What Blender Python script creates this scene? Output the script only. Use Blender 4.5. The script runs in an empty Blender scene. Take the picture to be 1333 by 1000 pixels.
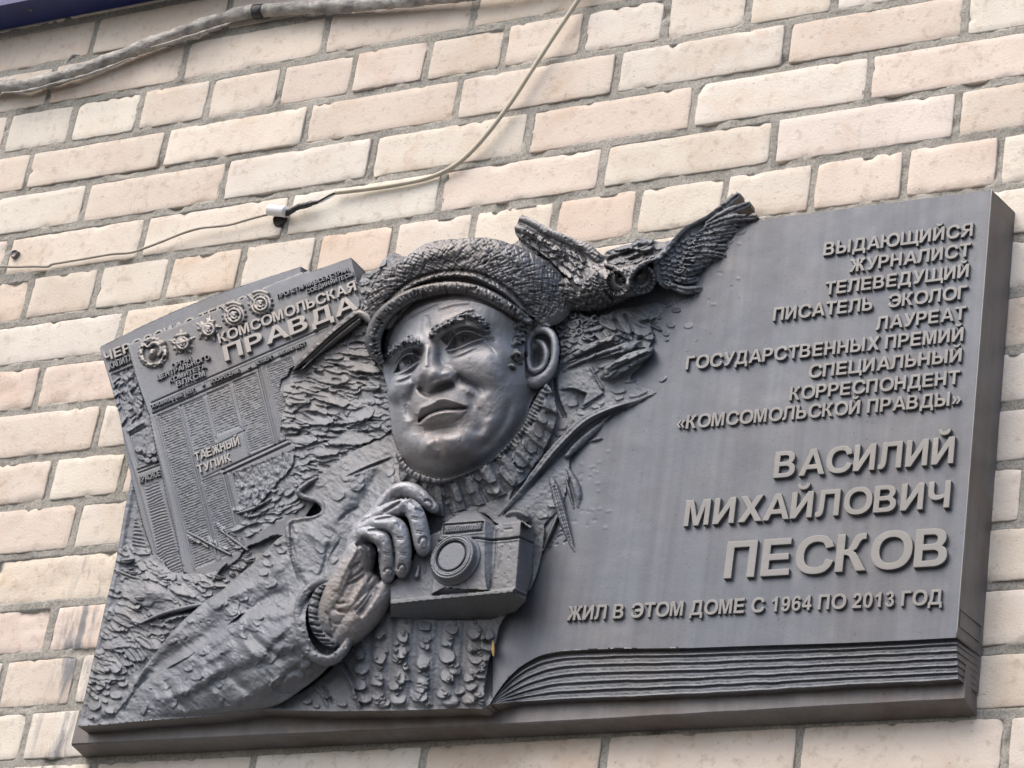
import bpy, math, random
import numpy as np
from mathutils import Matrix, Vector

# ------------------------------------------------------------------ camera, sky, sun, exposure
scene = bpy.context.scene
COL = scene.collection
FPX = 3865.589                       # focal length in pixels of the 1333 x 1000 photograph
ROT = np.array([[0.87955494, 0.45372297, 0.14324307],
                [-0.10112075, 0.47243963, -0.87554291],
                [-0.46492763, 0.75560324, 0.46141742]])   # rows: image right, image down, forward
CAM = np.array([2.75883739, -3.04316381, -2.5580677])
cam_data = bpy.data.cameras.new('camera')
cam_data.sensor_width = 36.0
cam_data.lens = 36.0 * FPX / 1333.0
cam_data.clip_start = 0.05
cam_data.clip_end = 500.0
cam = bpy.data.objects.new('camera', cam_data)
COL.objects.link(cam)
m = Matrix.Identity(4)
for i in range(3):
    m[i][0] = ROT[0][i]; m[i][1] = -ROT[1][i]; m[i][2] = -ROT[2][i]; m[i][3] = CAM[i]
cam.matrix_world = m
scene.camera = cam

SUN_EL, SUN_ROT = math.radians(55), math.radians(212)
world = bpy.data.worlds.new('World')
scene.world = world
world.use_nodes = True
wn = world.node_tree
bg = wn.nodes['Background']
sky = wn.nodes.new('ShaderNodeTexSky')
sky.sky_type = 'NISHITA'
sky.sun_disc = False
sky.sun_elevation = SUN_EL
sky.sun_rotation = SUN_ROT
sky.air_density = 1.0
sky.dust_density = 6.0
sky.ozone_density = 1.5
wn.links.new(sky.outputs[0], bg.inputs[0])
bg.inputs[1].default_value = 0.14
sun_data = bpy.data.lights.new('sun', 'SUN')
sun_data.energy = 0.5
sun_data.angle = math.radians(60)
sun_data.color = (1.0, 0.96, 0.9)
sun = bpy.data.objects.new('sun', sun_data)
COL.objects.link(sun)
# direction towards the sun (sky rotation is measured from +Y clockwise seen from above)
sd = Vector((math.sin(SUN_ROT) * math.cos(SUN_EL), math.cos(SUN_ROT) * math.cos(SUN_EL), math.sin(SUN_EL)))
sun.rotation_euler = sd.to_track_quat('Z', 'Y').to_euler()
sun.location = (0, -4, 4)
scene.view_settings.view_transform = 'Standard'
scene.view_settings.look = 'None'
scene.view_settings.exposure = 0.84
scene.view_settings.gamma = 1.0

# ------------------------------------------------------------------ helpers
random.seed(7)
rng = np.random.RandomState(11)


def unproj(u, v, h=0.0):
    """photo position (u, v) -> world point on the plane h metres proud of the brick face"""
    u = np.asarray(u, float); v = np.asarray(v, float); h = np.asarray(h, float)
    a = (u - 666.5) / FPX; b = (v - 500.0) / FPX
    dx = a * ROT[0, 0] + b * ROT[1, 0] + ROT[2, 0]
    dy = a * ROT[0, 1] + b * ROT[1, 1] + ROT[2, 1]
    dz = a * ROT[0, 2] + b * ROT[1, 2] + ROT[2, 2]
    s = (-h - CAM[1]) / dy
    return np.stack(np.broadcast_arrays(CAM[0] + s * dx, -h, CAM[2] + s * dz), -1)


def proj(P):
    P = np.asarray(P, float) - CAM
    c = P @ ROT.T
    return 666.5 + FPX * c[..., 0] / c[..., 2], 500 + FPX * c[..., 1] / c[..., 2]


def mesh_obj(name, verts, faces, mat=None, parent=None, smooth=False, loc=None):
    """faces: list of tuples, or an (n,4)/(n,3) array"""
    me = bpy.data.meshes.new(name)
    verts = np.asarray(verts, np.float64)
    base = np.zeros(3) if loc is None else np.asarray(loc, float)
    verts = verts - base
    if isinstance(faces, np.ndarray):
        n, k = faces.shape
        me.vertices.add(len(verts))
        me.vertices.foreach_set('co', verts.astype(np.float32).ravel())
        me.loops.add(n * k)
        me.loops.foreach_set('vertex_index', faces.astype(np.int32).ravel())
        me.polygons.add(n)
        me.polygons.foreach_set('loop_start', np.arange(0, n * k, k, dtype=np.int32))
        me.polygons.foreach_set('loop_total', np.full(n, k, np.int32))
        me.update(calc_edges=True)
    else:
        me.from_pydata([tuple(v) for v in verts], [], faces)
        me.update()
    if smooth:
        me.polygons.foreach_set('use_smooth', np.ones(len(me.polygons), bool))
    if mat is not None:
        me.materials.append(mat)
    o = bpy.data.objects.new(name, me)
    COL.objects.link(o)
    if parent is not None:
        o.parent = parent
        o.location = base - PBASE.get(parent.name, np.zeros(3))
    else:
        o.location = base
    return o


PBASE = {}                            # world position of every parent


def empty(name, loc, label=None, category=None, group=None, parent=None):
    o = bpy.data.objects.new(name, None)
    COL.objects.link(o)
    o.empty_display_size = 0.05
    loc = np.asarray(loc, float)
    PBASE[o.name] = loc
    if parent is not None:
        o.parent = parent
        o.location = loc - PBASE[parent.name]
    else:
        o.location = loc
    if label: o['label'] = label
    if category: o['category'] = category
    if group: o['group'] = group
    return o


def tag(o, label=None, category=None, group=None, kind=None):
    if label: o['label'] = label
    if category: o['category'] = category
    if group: o['group'] = group
    if kind: o['kind'] = kind
    return o


# value noise on arrays
_tab = rng.rand(256, 256).astype(np.float32)


def vnoise(x, y, seed=0):
    x = np.asarray(x, np.float32) + seed * 17.31; y = np.asarray(y, np.float32) + seed * 5.77
    xi = np.floor(x).astype(np.int32); yi = np.floor(y).astype(np.int32)
    fx = x - xi; fy = y - yi
    fx = fx * fx * (3 - 2 * fx); fy = fy * fy * (3 - 2 * fy)
    x0 = xi & 255; x1 = (xi + 1) & 255; y0 = yi & 255; y1 = (yi + 1) & 255
    return ((_tab[y0, x0] * (1 - fx) + _tab[y0, x1] * fx) * (1 - fy)
            + (_tab[y1, x0] * (1 - fx) + _tab[y1, x1] * fx) * fy) * 2 - 1


def fbm(x, y, oct=4, seed=0, gain=0.5):
    s = 0; a = 1.0; t = 0
    for k in range(oct):
        s = s + a * vnoise(x * 2 ** k, y * 2 ** k, seed + k * 3); t += a; a *= gain
    return s / t


# ------------------------------------------------------------------ materials
def new_mat(name):
    mt = bpy.data.materials.new(name)
    mt.use_nodes = True
    nt = mt.node_tree
    return mt, nt, nt.nodes['Principled BSDF'], nt.nodes, nt.links


def N(nodes, typ, **kw):
    n = nodes.new(typ)
    for k, v in kw.items():
        setattr(n, k, v)
    return n


def ramp(nodes, stops, interp='LINEAR'):
    r = nodes.new('ShaderNodeValToRGB')
    r.color_ramp.interpolation = interp
    e = r.color_ramp.elements
    e[0].position, e[0].color = stops[0]
    e[1].position, e[1].color = stops[-1]
    for p, c in stops[1:-1]:
        x = e.new(p); x.color = c
    return r


def noise(nodes, links, vec, scale, detail=4, rough=0.55, dist=0.0):
    n = nodes.new('ShaderNodeTexNoise')
    n.inputs['Scale'].default_value = scale
    n.inputs['Detail'].default_value = detail
    n.inputs['Roughness'].default_value = rough
    n.inputs['Distortion'].default_value = dist
    links.new(vec, n.inputs['Vector'])
    return n


def bronze(name, base, warm, pale, rough=0.46, metal=0.55, bump=0.35, warm_amt=0.5, streak=0.0):
    mt, nt, bs, nd, lk = new_mat(name)
    geo = N(nd, 'ShaderNodeNewGeometry')
    pos = geo.outputs['Position']
    n1 = noise(nd, lk, pos, 5.0, 5, 0.6, 0.3)
    n2 = noise(nd, lk, pos, 34.0, 5, 0.65)
    n3 = noise(nd, lk, pos, 260.0, 3, 0.6)
    r1 = ramp(nd, [(0.45, (0, 0, 0, 1)), (0.62, (1, 1, 1, 1))]); lk.new(n1.outputs[0], r1.inputs[0])
    mulw = N(nd, 'ShaderNodeMath', operation='MULTIPLY'); lk.new(r1.outputs[0], mulw.inputs[0]); mulw.inputs[1].default_value = warm_amt
    mx = N(nd, 'ShaderNodeMix', data_type='RGBA'); lk.new(mulw.outputs[0], mx.inputs[0])
    mx.inputs[6].default_value = (*base, 1); mx.inputs[7].default_value = (*warm, 1)
    r2 = ramp(nd, [(0.5, (0, 0, 0, 1)), (0.78, (1, 1, 1, 1))]); lk.new(n2.outputs[0], r2.inputs[0])
    mulp = N(nd, 'ShaderNodeMath', operation='MULTIPLY'); lk.new(r2.outputs[0], mulp.inputs[0]); mulp.inputs[1].default_value = 0.55
    mx2 = N(nd, 'ShaderNodeMix', data_type='RGBA'); lk.new(mulp.outputs[0], mx2.inputs[0])
    lk.new(mx.outputs[2], mx2.inputs[6]); mx2.inputs[7].default_value = (*pale, 1)
    out = mx2.outputs[2]
    # fine dark specks and pits of dirt
    r3 = ramp(nd, [(0.27, (0.45, 0.42, 0.4, 1)), (0.36, (1, 1, 1, 1))]); lk.new(n3.outputs[0], r3.inputs[0])
    mx3 = N(nd, 'ShaderNodeMix', data_type='RGBA', blend_type='MULTIPLY'); mx3.inputs[0].default_value = 0.8
    lk.new(out, mx3.inputs[6]); lk.new(r3.outputs[0], mx3.inputs[7])
    out = mx3.outputs[2]
    if streak:
        mp = N(nd, 'ShaderNodeMapping'); mp.inputs['Scale'].default_value = (60, 60, 2.2)
        lk.new(pos, mp.inputs['Vector'])
        ns = noise(nd, lk, mp.outputs[0], 1.0, 3, 0.6)
        rs = ramp(nd, [(0.35, (1 - streak, 1 - streak, 1 - streak * 0.9, 1)), (0.62, (1 + streak * .3,) * 3 + (1,))]); lk.new(ns.outputs[0], rs.inputs[0])
        mx4 = N(nd, 'ShaderNodeMix', data_type='RGBA', blend_type='MULTIPLY'); mx4.inputs[0].default_value = 1.0
        lk.new(out, mx4.inputs[6]); lk.new(rs.outputs[0], mx4.inputs[7])
        out = mx4.outputs[2]
    lk.new(out, bs.inputs['Base Color'])
    bs.inputs['Metallic'].default_value = metal
    mr = N(nd, 'ShaderNodeMapRange'); lk.new(n2.outputs[0], mr.inputs[0])
    mr.inputs[1].default_value = 0.3; mr.inputs[2].default_value = 0.7
    mr.inputs[3].default_value = rough - 0.07; mr.inputs[4].default_value = rough + 0.1
    lk.new(mr.outputs[0], bs.inputs['Roughness'])
    b = N(nd, 'ShaderNodeBump'); b.inputs['Strength'].default_value = bump; b.inputs['Distance'].default_value = 0.0012
    n4 = noise(nd, lk, pos, 420.0, 4, 0.65)
    ad = N(nd, 'ShaderNodeMath', operation='ADD'); lk.new(n4.outputs[0], ad.inputs[0])
    n5 = noise(nd, lk, pos, 90.0, 4, 0.6); lk.new(n5.outputs[0], ad.inputs[1])
    lk.new(ad.outputs[0], b.inputs['Height'])
    lk.new(b.outputs[0], bs.inputs['Normal'])
    return mt


M_BRZ = bronze('bronze_patina', (0.160, 0.176, 0.200), (0.160, 0.148, 0.137), (0.24, 0.255, 0.28), rough=0.56, metal=0.35)
M_PAGE = bronze('bronze_page', (0.100, 0.114, 0.136), (0.11, 0.112, 0.12), (0.125, 0.138, 0.16), rough=0.42, metal=0.35, bump=0.14, warm_amt=0.7, streak=0.16)
M_SIDE = bronze('bronze_side', (0.17, 0.165, 0.165), (0.12, 0.095, 0.075), (0.18, 0.175, 0.175), rough=0.5, metal=0.3, bump=0.25, warm_amt=0.8, streak=0.12)
M_SKIN = bronze('bronze_skin', (0.31, 0.33, 0.365), (0.25, 0.21, 0.18), (0.43, 0.45, 0.49), rough=0.53, metal=0.48, bump=0.35, warm_amt=0.7)
M_DARK = bronze('bronze_dark', (0.14, 0.143, 0.152), (0.13, 0.115, 0.102), (0.21, 0.213, 0.22), rough=0.42, metal=0.55, bump=0.3)
M_LETTER = bronze('bronze_letter', (0.195, 0.196, 0.196), (0.175, 0.168, 0.158), (0.25, 0.252, 0.254), rough=0.5, metal=0.4, bump=0.15, warm_amt=0.5)
M_LETTER2 = bronze('bronze_letter_small', (0.26, 0.255, 0.25), (0.23, 0.215, 0.2), (0.33, 0.325, 0.32), rough=0.5, metal=0.5, bump=0.2)


def brick_mat():
    mt, nt, bs, nd, lk = new_mat('cream_brick')
    geo = N(nd, 'ShaderNodeNewGeometry'); pos = geo.outputs['Position']
    oi = N(nd, 'ShaderNodeObjectInfo')
    off = N(nd, 'ShaderNodeVectorMath', operation='MULTIPLY_ADD')
    cx = N(nd, 'ShaderNodeCombineXYZ')
    for i in range(3): lk.new(oi.outputs['Random'], cx.inputs[i])
    lk.new(cx.outputs[0], off.inputs[0]); off.inputs[1].default_value = (31, 17, 53); lk.new(pos, off.inputs[2])
    v = off.outputs[0]
    n1 = noise(nd, lk, v, 9.0, 4, 0.6, 0.5)
    mx = N(nd, 'ShaderNodeMix', data_type='RGBA', blend_type='MULTIPLY'); mx.inputs[0].default_value = 1
    lk.new(oi.outputs['Color'], mx.inputs[6])
    r1 = ramp(nd, [(0.3, (0.93, 0.86, 0.80, 1)), (0.5, (1, 0.985, 0.97, 1)), (0.72, (1.06, 1.05, 1.04, 1))]); lk.new(n1.outputs[0], r1.inputs[0])
    lk.new(r1.outputs[0], mx.inputs[7])
    n2 = noise(nd, lk, v, 60.0, 5, 0.7)
    r2 = ramp(nd, [(0.32, (0.74, 0.70, 0.66, 1)), (0.46, (1, 1, 1, 1))]); lk.new(n2.outputs[0], r2.inputs[0])
    mx2 = N(nd, 'ShaderNodeMix', data_type='RGBA', blend_type='MULTIPLY'); mx2.inputs[0].default_value = 0.75
    lk.new(mx.outputs[2], mx2.inputs[6]); lk.new(r2.outputs[0], mx2.inputs[7])
    # sparse dark pits
    vo = N(nd, 'ShaderNodeTexVoronoi'); vo.inputs['Scale'].default_value = 95; lk.new(v, vo.inputs['Vector'])
    r3 = ramp(nd, [(0.05, (0, 0, 0, 1)), (0.11, (1, 1, 1, 1))]); lk.new(vo.outputs['Distance'], r3.inputs[0])
    gate = N(nd, 'ShaderNodeMath', operation='GREATER_THAN'); gate.inputs[1].default_value = 0.72
    sep = N(nd, 'ShaderNodeSeparateColor'); lk.new(vo.outputs['Color'], sep.inputs[0]); lk.new(sep.outputs[0], gate.inputs[0])
    inv = N(nd, 'ShaderNodeMath', operation='SUBTRACT'); inv.inputs[0].default_value = 1; lk.new(r3.outputs[0], inv.inputs[1])
    pit = N(nd, 'ShaderNodeMath', operation='MULTIPLY'); lk.new(inv.outputs[0], pit.inputs[0]); lk.new(gate.outputs[0], pit.inputs[1])
    pit2 = N(nd, 'ShaderNodeMath', operation='MULTIPLY'); lk.new(pit.outputs[0], pit2.inputs[0]); pit2.inputs[1].default_value = 0.6
    mx3 = N(nd, 'ShaderNodeMix', data_type='RGBA'); lk.new(pit2.outputs[0], mx3.inputs[0])
    lk.new(mx2.outputs[2], mx3.inputs[6]); mx3.inputs[7].default_value = (0.22, 0.17, 0.14, 1)
    # warm firing blotches
    n4 = noise(nd, lk, v, 16.0, 2, 0.5, 1.0)
    r4 = ramp(nd, [(0.66, (0, 0, 0, 1)), (0.8, (0.5, 0.5, 0.5, 1))]); lk.new(n4.outputs[0], r4.inputs[0])
    mx4 = N(nd, 'ShaderNodeMix', data_type='RGBA'); lk.new(r4.outputs[0], mx4.inputs[0])
    lk.new(mx3.outputs[2], mx4.inputs[6]); mx4.inputs[7].default_value = (0.66, 0.48, 0.37, 1)
    # thin smears of mortar and soot
    n7 = noise(nd, lk, v, 26.0, 6, 0.75, 0.8)
    r7 = ramp(nd, [(0.60, (0, 0, 0, 1)), (0.70, (0.55, 0.55, 0.55, 1))]); lk.new(n7.outputs[0], r7.inputs[0])
    mx7 = N(nd, 'ShaderNodeMix', data_type='RGBA'); lk.new(r7.outputs[0], mx7.inputs[0])
    lk.new(mx4.outputs[2], mx7.inputs[6]); mx7.inputs[7].default_value = (0.52, 0.49, 0.45, 1); mx4 = mx7
    # grey smears running down the wall left of the plaque
    sx = N(nd, 'ShaderNodeSeparateXYZ'); lk.new(pos, sx.inputs[0])
    mr = N(nd, 'ShaderNodeMapRange', interpolation_type='SMOOTHSTEP'); lk.new(sx.outputs[0], mr.inputs[0])
    mr.inputs[1].default_value = 0.2; mr.inputs[2].default_value = 0.235; mr.inputs[3].default_value = 0; mr.inputs[4].default_value = 1
    mrb = N(nd, 'ShaderNodeMapRange', interpolation_type='SMOOTHSTEP'); lk.new(sx.outputs[0], mrb.inputs[0])
    mrb.inputs[1].default_value = 0.30; mrb.inputs[2].default_value = 0.255; mrb.inputs[3].default_value = 0; mrb.inputs[4].default_value = 1
    mz = N(nd, 'ShaderNodeMapRange', interpolation_type='SMOOTHSTEP'); lk.new(sx.outputs[2], mz.inputs[0])
    mz.inputs[1].default_value = -0.88; mz.inputs[2].default_value = -0.93; mz.inputs[3].default_value = 0; mz.inputs[4].default_value = 1
    mpg = N(nd, 'ShaderNodeMapping'); mpg.inputs['Scale'].default_value = (55, 55, 9); lk.new(pos, mpg.inputs['Vector'])
    n5 = noise(nd, lk, mpg.outputs[0], 1.0, 4, 0.6)
    r5 = ramp(nd, [(0.46, (0, 0, 0, 1)), (0.6, (1, 1, 1, 1))]); lk.new(n5.outputs[0], r5.inputs[0])
    cur = mr.outputs[0]
    for o in (mrb.outputs[0], mz.outputs[0], r5.outputs[0]):
        mm = N(nd, 'ShaderNodeMath', operation='MULTIPLY'); lk.new(cur, mm.inputs[0]); lk.new(o, mm.inputs[1]); cur = mm.outputs[0]
    mx5 = N(nd, 'ShaderNodeMix', data_type='RGBA'); lk.new(cur, mx5.inputs[0])
    lk.new(mx4.outputs[2], mx5.inputs[6]); mx5.inputs[7].default_value = (0.26, 0.26, 0.27, 1)
    lk.new(mx5.outputs[2], bs.inputs['Base Color'])
    bs.inputs['Roughness'].default_value = 0.85
    bs.inputs['Specular IOR Level'].default_value = 0.25
    b = N(nd, 'ShaderNodeBump'); b.inputs['Strength'].default_value = 0.7; b.inputs['Distance'].default_value = 0.0018
    n6 = noise(nd, lk, v, 260.0, 6, 0.75); sb = N(nd, 'ShaderNodeMath', operation='SUBTRACT')
    lk.new(n6.outputs[0], sb.inputs[0]); lk.new(pit.outputs[0], sb.inputs[1]); lk.new(sb.outputs[0], b.inputs['Height'])
    lk.new(b.outputs[0], bs.inputs['Normal'])
    return mt


def mortar_mat():
    mt, nt, bs, nd, lk = new_mat('grey_mortar')
    geo = N(nd, 'ShaderNodeNewGeometry'); pos = geo.outputs['Position']
    n1 = noise(nd, lk, pos, 14.0, 6, 0.7, 0.4)
    r1 = ramp(nd, [(0.3, (0.27, 0.265, 0.24, 1)), (0.5, (0.37, 0.36, 0.325, 1)), (0.72, (0.47, 0.455, 0.415, 1))]); lk.new(n1.outputs[0], r1.inputs[0])
    n2 = noise(nd, lk, pos, 330.0, 3, 0.7)
    r2 = ramp(nd, [(0.33, (0.45, 0.44, 0.42, 1)), (0.52, (1, 1, 1, 1)), (0.75, (1.2, 1.2, 1.18, 1))]); lk.new(n2.outputs[0], r2.inputs[0])
    mx = N(nd, 'ShaderNodeMix', data_type='RGBA', blend_type='MULTIPLY'); mx.inputs[0].default_value = 0.8
    lk.new(r1.outputs[0], mx.inputs[6]); lk.new(r2.outputs[0], mx.inputs[7])
    lk.new(mx.outputs[2], bs.inputs['Base Color'])
    bs.inputs['Roughness'].default_value = 0.95
    b = N(nd, 'ShaderNodeBump'); b.inputs['Strength'].default_value = 0.8; b.inputs['Distance'].default_value = 0.002
    n6 = noise(nd, lk, pos, 240.0, 5, 0.75); lk.new(n6.outputs[0], b.inputs['Height'])
    lk.new(b.outputs[0], bs.inputs['Normal'])
    return mt


def simple_mat(name, c1, c2, scale=40, rough=0.5, metal=0.0, bump=0.2, bscale=200, dist=0.001, stops=(0.35, 0.65)):
    mt, nt, bs, nd, lk = new_mat(name)
    geo = N(nd, 'ShaderNodeNewGeometry'); pos = geo.outputs['Position']
    n1 = noise(nd, lk, pos, scale, 5, 0.65, 0.3)
    r1 = ramp(nd, [(stops[0], (*c1, 1)), (stops[1], (*c2, 1))]); lk.new(n1.outputs[0], r1.inputs[0])
    lk.new(r1.outputs[0], bs.inputs['Base Color'])
    bs.inputs['Roughness'].default_value = rough; bs.inputs['Metallic'].default_value = metal
    b = N(nd, 'ShaderNodeBump'); b.inputs['Strength'].default_value = bump; b.inputs['Distance'].default_value = dist
    n2 = noise(nd, lk, pos, bscale, 4, 0.65); lk.new(n2.outputs[0], b.inputs['Height']); lk.new(b.outputs[0], bs.inputs['Normal'])
    return mt


M_BRICK = brick_mat()
M_MORTAR = mortar_mat()

# ------------------------------------------------------------------ the brick wall
PITCH = 0.08133
HP = 0.13
wall = empty('brick_wall', (0.7, 0.1, -1.55), 'cream brick wall with grey mortar joints behind the bronze plaque', 'wall')

XR, ZR = (-0.52, 1.92), (0.33, -1.52)
TYPE = {}
for k in range(-4, 20):
    r = (k - 2) % 4
    if r == 0: TYPE[k] = 'header'
    elif r in (1, 3): TYPE[k] = 1.5
    else: TYPE[k] = 0.5
TYPE[0] = 0.0
# bed joint positions read along the wall, mean height error of each course (m)
BED = {k: -k * PITCH for k in range(-6, 22)}
for k, d in {1: -.002, 2: -.003, 3: -.001, 5: .001, 6: -.002, 9: -.001, 10: .001, 12: -.001, 13: .001}.items():
    BED[k] += d

brick_colors = [(0.71, 0.65, 0.575), (0.715, 0.675, 0.605), (0.70, 0.625, 0.55), (0.735, 0.71, 0.65), (0.69, 0.605, 0.53), (0.71, 0.67, 0.595)]
special = [((460, 110), (0.70, 0.585, 0.52)), ((460, 320), (0.70, 0.50, 0.37)), ((770, 290), (0.70, 0.50, 0.38)), ((230, 400), (0.69, 0.56, 0.43)),
           ((270, 370), (0.70, 0.55, 0.42)), ((100, 500), (0.68, 0.53, 0.44)), ((20, 500), (0.70, 0.56, 0.47)), ((18, 400), (0.60, 0.43, 0.32)), ((1110, 240), (0.70, 0.61, 0.50)),
           ((1230, 215), (0.71, 0.57, 0.48)), ((1230, 80), (0.73, 0.61, 0.54)), ((1010, 130), (0.77, 0.74, 0.68)), ((1120, 180), (0.76, 0.70, 0.66)),
           ((660, 240), (0.75, 0.65, 0.59)), ((110, 830), (0.68, 0.54, 0.46)), ((20, 830), (0.66, 0.52, 0.46)), ((60, 740), (0.69, 0.59, 0.47)), ((20, 740), (0.69, 0.59, 0.47)),
           ((60, 560), (0.73, 0.66, 0.56)), ((330, 970), (0.62, 0.50, 0.40)), ((650, 980), (0.64, 0.52, 0.42)), ((900, 980), (0.64, 0.54, 0.44)), ((1180, 970), (0.66, 0.58, 0.49)),
           ((80, 30), (0.66, 0.57, 0.46)), ((200, 40), (0.68, 0.58, 0.48)), ((700, 10), (0.62, 0.54, 0.42)), ((30, 200), (0.74, 0.66, 0.60)), ((350, 970), (0.62, 0.50, 0.40)), ((880, 290), (0.74, 0.69, 0.58)), ((990, 270), (0.75, 0.70, 0.59))]
rough_pts = [(100, 500), (20, 500), (110, 830), (20, 830), (130, 740), (20, 400)]


def make_brick(x0, x1, z0, z1):
    w = x1 - x0; hgt = z1 - z0
    cx, cz = (x0 + x1) / 2, (z0 + z1) / 2
    uu, vv = proj(np.array([cx, 0, cz]))

    def inside(p):
        P = unproj(p[0], p[1]); return x0 <= P[0] <= x1 and z0 <= P[2] <= z1
    rough = any(inside(p) for p in rough_pts)
    nx = 30 if w > 0.2 else 15
    nz = 9
    s = random.uniform(0, 100)
    # uneven parameter lines: dense near the edges so that the arris can be rounded and chipped
    def lines(n, L):
        t = np.linspace(0, 1, n); e = 0.0016 / L
        return np.concatenate([[0, e * 0.4, e], e * 2.2 + (1 - e * 4.4) * t[1:-1] if n > 2 else [], [1 - e, 1 - e * 0.4, 1]])
    tx = lines(nx, w); tz = lines(nz, hgt)
    X, Z = np.meshgrid(x0 + tx * w, z0 + tz * hgt)
    nn = fbm(X * 45 + s, Z * 45, 3, 1)
    Y = (0.0009 * fbm(X * 16 + s, Z * 16 - s, 2, 4)) + 0.0003 * nn
    tilt = random.uniform(-1, 1) * 0.0016
    Y += tilt * (Z - cz) / hgt + random.uniform(-1, 1) * 0.0012 * (X - cx) / w + random.uniform(-0.0015, 0.0015)
    if rough:
        Y += 0.004 * np.abs(fbm(X * 60 + s, Z * 60, 4, 6, 0.65)) + 0.003 * np.clip(fbm(X * 12 + s, Z * 20, 2, 9) + 0.1, 0, 1)
    # distance to the outline
    dE = np.minimum(np.minimum(X - x0, x1 - X), np.minimum(Z - z0, z1 - Z))
    cornerd = np.hypot(np.minimum(X - x0, x1 - X), np.minimum(Z - z0, z1 - Z))
    Y += np.clip(1 - dE / 0.0012, 0, 1) ** 1.2 * 0.0010
    # chips knocked out of the arris
    for c in range(random.randint(2, 7)):
        side = random.random()
        px = random.uniform(x0, x1); pz = z1 if side < 0.5 else z0
        if side > 0.85: px = random.choice((x0, x1)); pz = random.uniform(z0, z1)
        rr = random.uniform(0.0015, 0.005) * (2.2 if rough else 1) * (2.2 if random.random() < 0.08 else 1)
        dd = np.hypot((X - px) / random.uniform(1, 2.6), Z - pz) + 0.0015 * nn
        Y += np.clip(1 - dd / rr, 0, 1) ** 0.7 * 0.0045
    # ragged outline
    Xo, Zo = X.copy(), Z.copy()
    wob = 0.0011 * fbm(X * 70 + s, Z * 70 + s, 3, 12, 0.65)
    wob2 = 0.0011 * fbm(X * 70 - s, Z * 70 + s, 3, 15, 0.65)
    edge = np.clip(1 - dE / 0.005, 0, 1)
    Zo += wob * edge; Xo += wob2 * edge
    rc = np.clip(1 - cornerd / random.uniform(0.0025, 0.005), 0, 1) ** 1.5 * 0.0013
    Xo += np.sign(cx - X) * rc; Zo += np.sign(cz - Z) * rc
    Y += 0.0005 * np.abs(fbm(X * 130 + s, Z * 130, 3, 18))
    ny_, nx_ = X.shape
    V = np.stack([Xo, Y, Zo], -1).reshape(-1, 3)
    idx = np.arange(ny_ * nx_).reshape(ny_, nx_)
    F = np.stack([idx[:-1, :-1], idx[:-1, 1:], idx[1:, 1:], idx[1:, :-1]], -1).reshape(-1, 4)
    ring = np.concatenate([idx[0, :], idx[1:, -1], idx[-1, -2::-1], idx[-2:0:-1, 0]])
    frontr = V[ring].copy(); back = frontr.copy(); back[:, 1] = 0.03
    b0 = len(V); b1 = b0 + len(ring)
    V = np.concatenate([V, frontr, back])
    j = np.arange(len(ring)); j2 = (j + 1) % len(ring)
    F2 = np.stack([b0 + j2, b0 + j, b1 + j, b1 + j2], -1)
    o = mesh_obj('brick', V, np.concatenate([F, F2]), M_BRICK, wall, True, (cx, 0, cz))
    col = random.choice(brick_colors)
    for p, c in special:
        if inside(p): col = tuple(0.5 * q + 0.5 * r for q, r in zip(c, (0.73, 0.68, 0.62)))
    k_ = random.uniform(0.95, 1.04); col = tuple(0.72 * q + 0.28 * r for q, r in zip(col, (0.715, 0.665, 0.59)))
    o.color = (*[min(0.9, x * k_ * random.uniform(0.99, 1.01)) for x in col], 1)
    return o


nb = 0
RECTS = []
for k in range(-3, 18):
    zt = BED[k - 1] - 0.0062; zb = BED[k] + 0.0066
    if zb > ZR[0] or zt < ZR[1]: continue
    if TYPE[k] == 'header': xs = [i * HP for i in range(-5, 16)]
    else: xs = [(TYPE[k] + 2 * i) * HP for i in range(-3, 9)]
    for a, b in zip(xs[:-1], xs[1:]):
        if b < XR[0] or a > XR[1]: continue
        j0, j1 = random.uniform(-.0012, .0012), random.uniform(-.0012, .0012)
        RECTS.append((a + 0.0056, b - 0.0056, zb, zt))
        make_brick(a + 0.0056 + j0, b - 0.0056 + j1, zb + random.uniform(-.001, .001), zt + random.uniform(-.001, .001)); nb += 1
print('bricks', nb)

# mortar bed behind the bricks, rough and unevenly raked
st = 0.0036
gx = np.arange(XR[0] - 0.15, XR[1] + 0.15, st); gz = np.arange(ZR[1] - 0.05, ZR[0] + 0.08, st)
GX, GZ = np.meshgrid(gx, gz)
n_ = fbm(GX * 30, GZ * 30, 3, 20); n2_ = fbm(GX * 120, GZ * 120, 3, 23, 0.7)
MY = 0.0020 + 0.0020 * n_ + 0.0016 * n2_
MY += 0.006 * np.clip(vnoise(GX * 26, GZ * 34, 31) - 0.62, 0, 1) * 3
MY = np.clip(MY, 0.0002, 0.02)
for (xa, xb_, za, zb_) in RECTS:
    i0, i1 = np.searchsorted(gx, (xa + 0.003, xb_ - 0.003)); j0, j1 = np.searchsorted(gz, (za + 0.003, zb_ - 0.003))
    MY[j0:j1, i0:i1] = 0.014
idx = np.arange(GX.size).reshape(GX.shape)
F = np.stack([idx[:-1, :-1], idx[:-1, 1:], idx[1:, 1:], idx[1:, :-1]], -1).reshape(-1, 4)
mesh_obj('mortar', np.stack([GX, MY, GZ], -1).reshape(-1, 3), F, M_MORTAR, wall, True)
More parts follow.
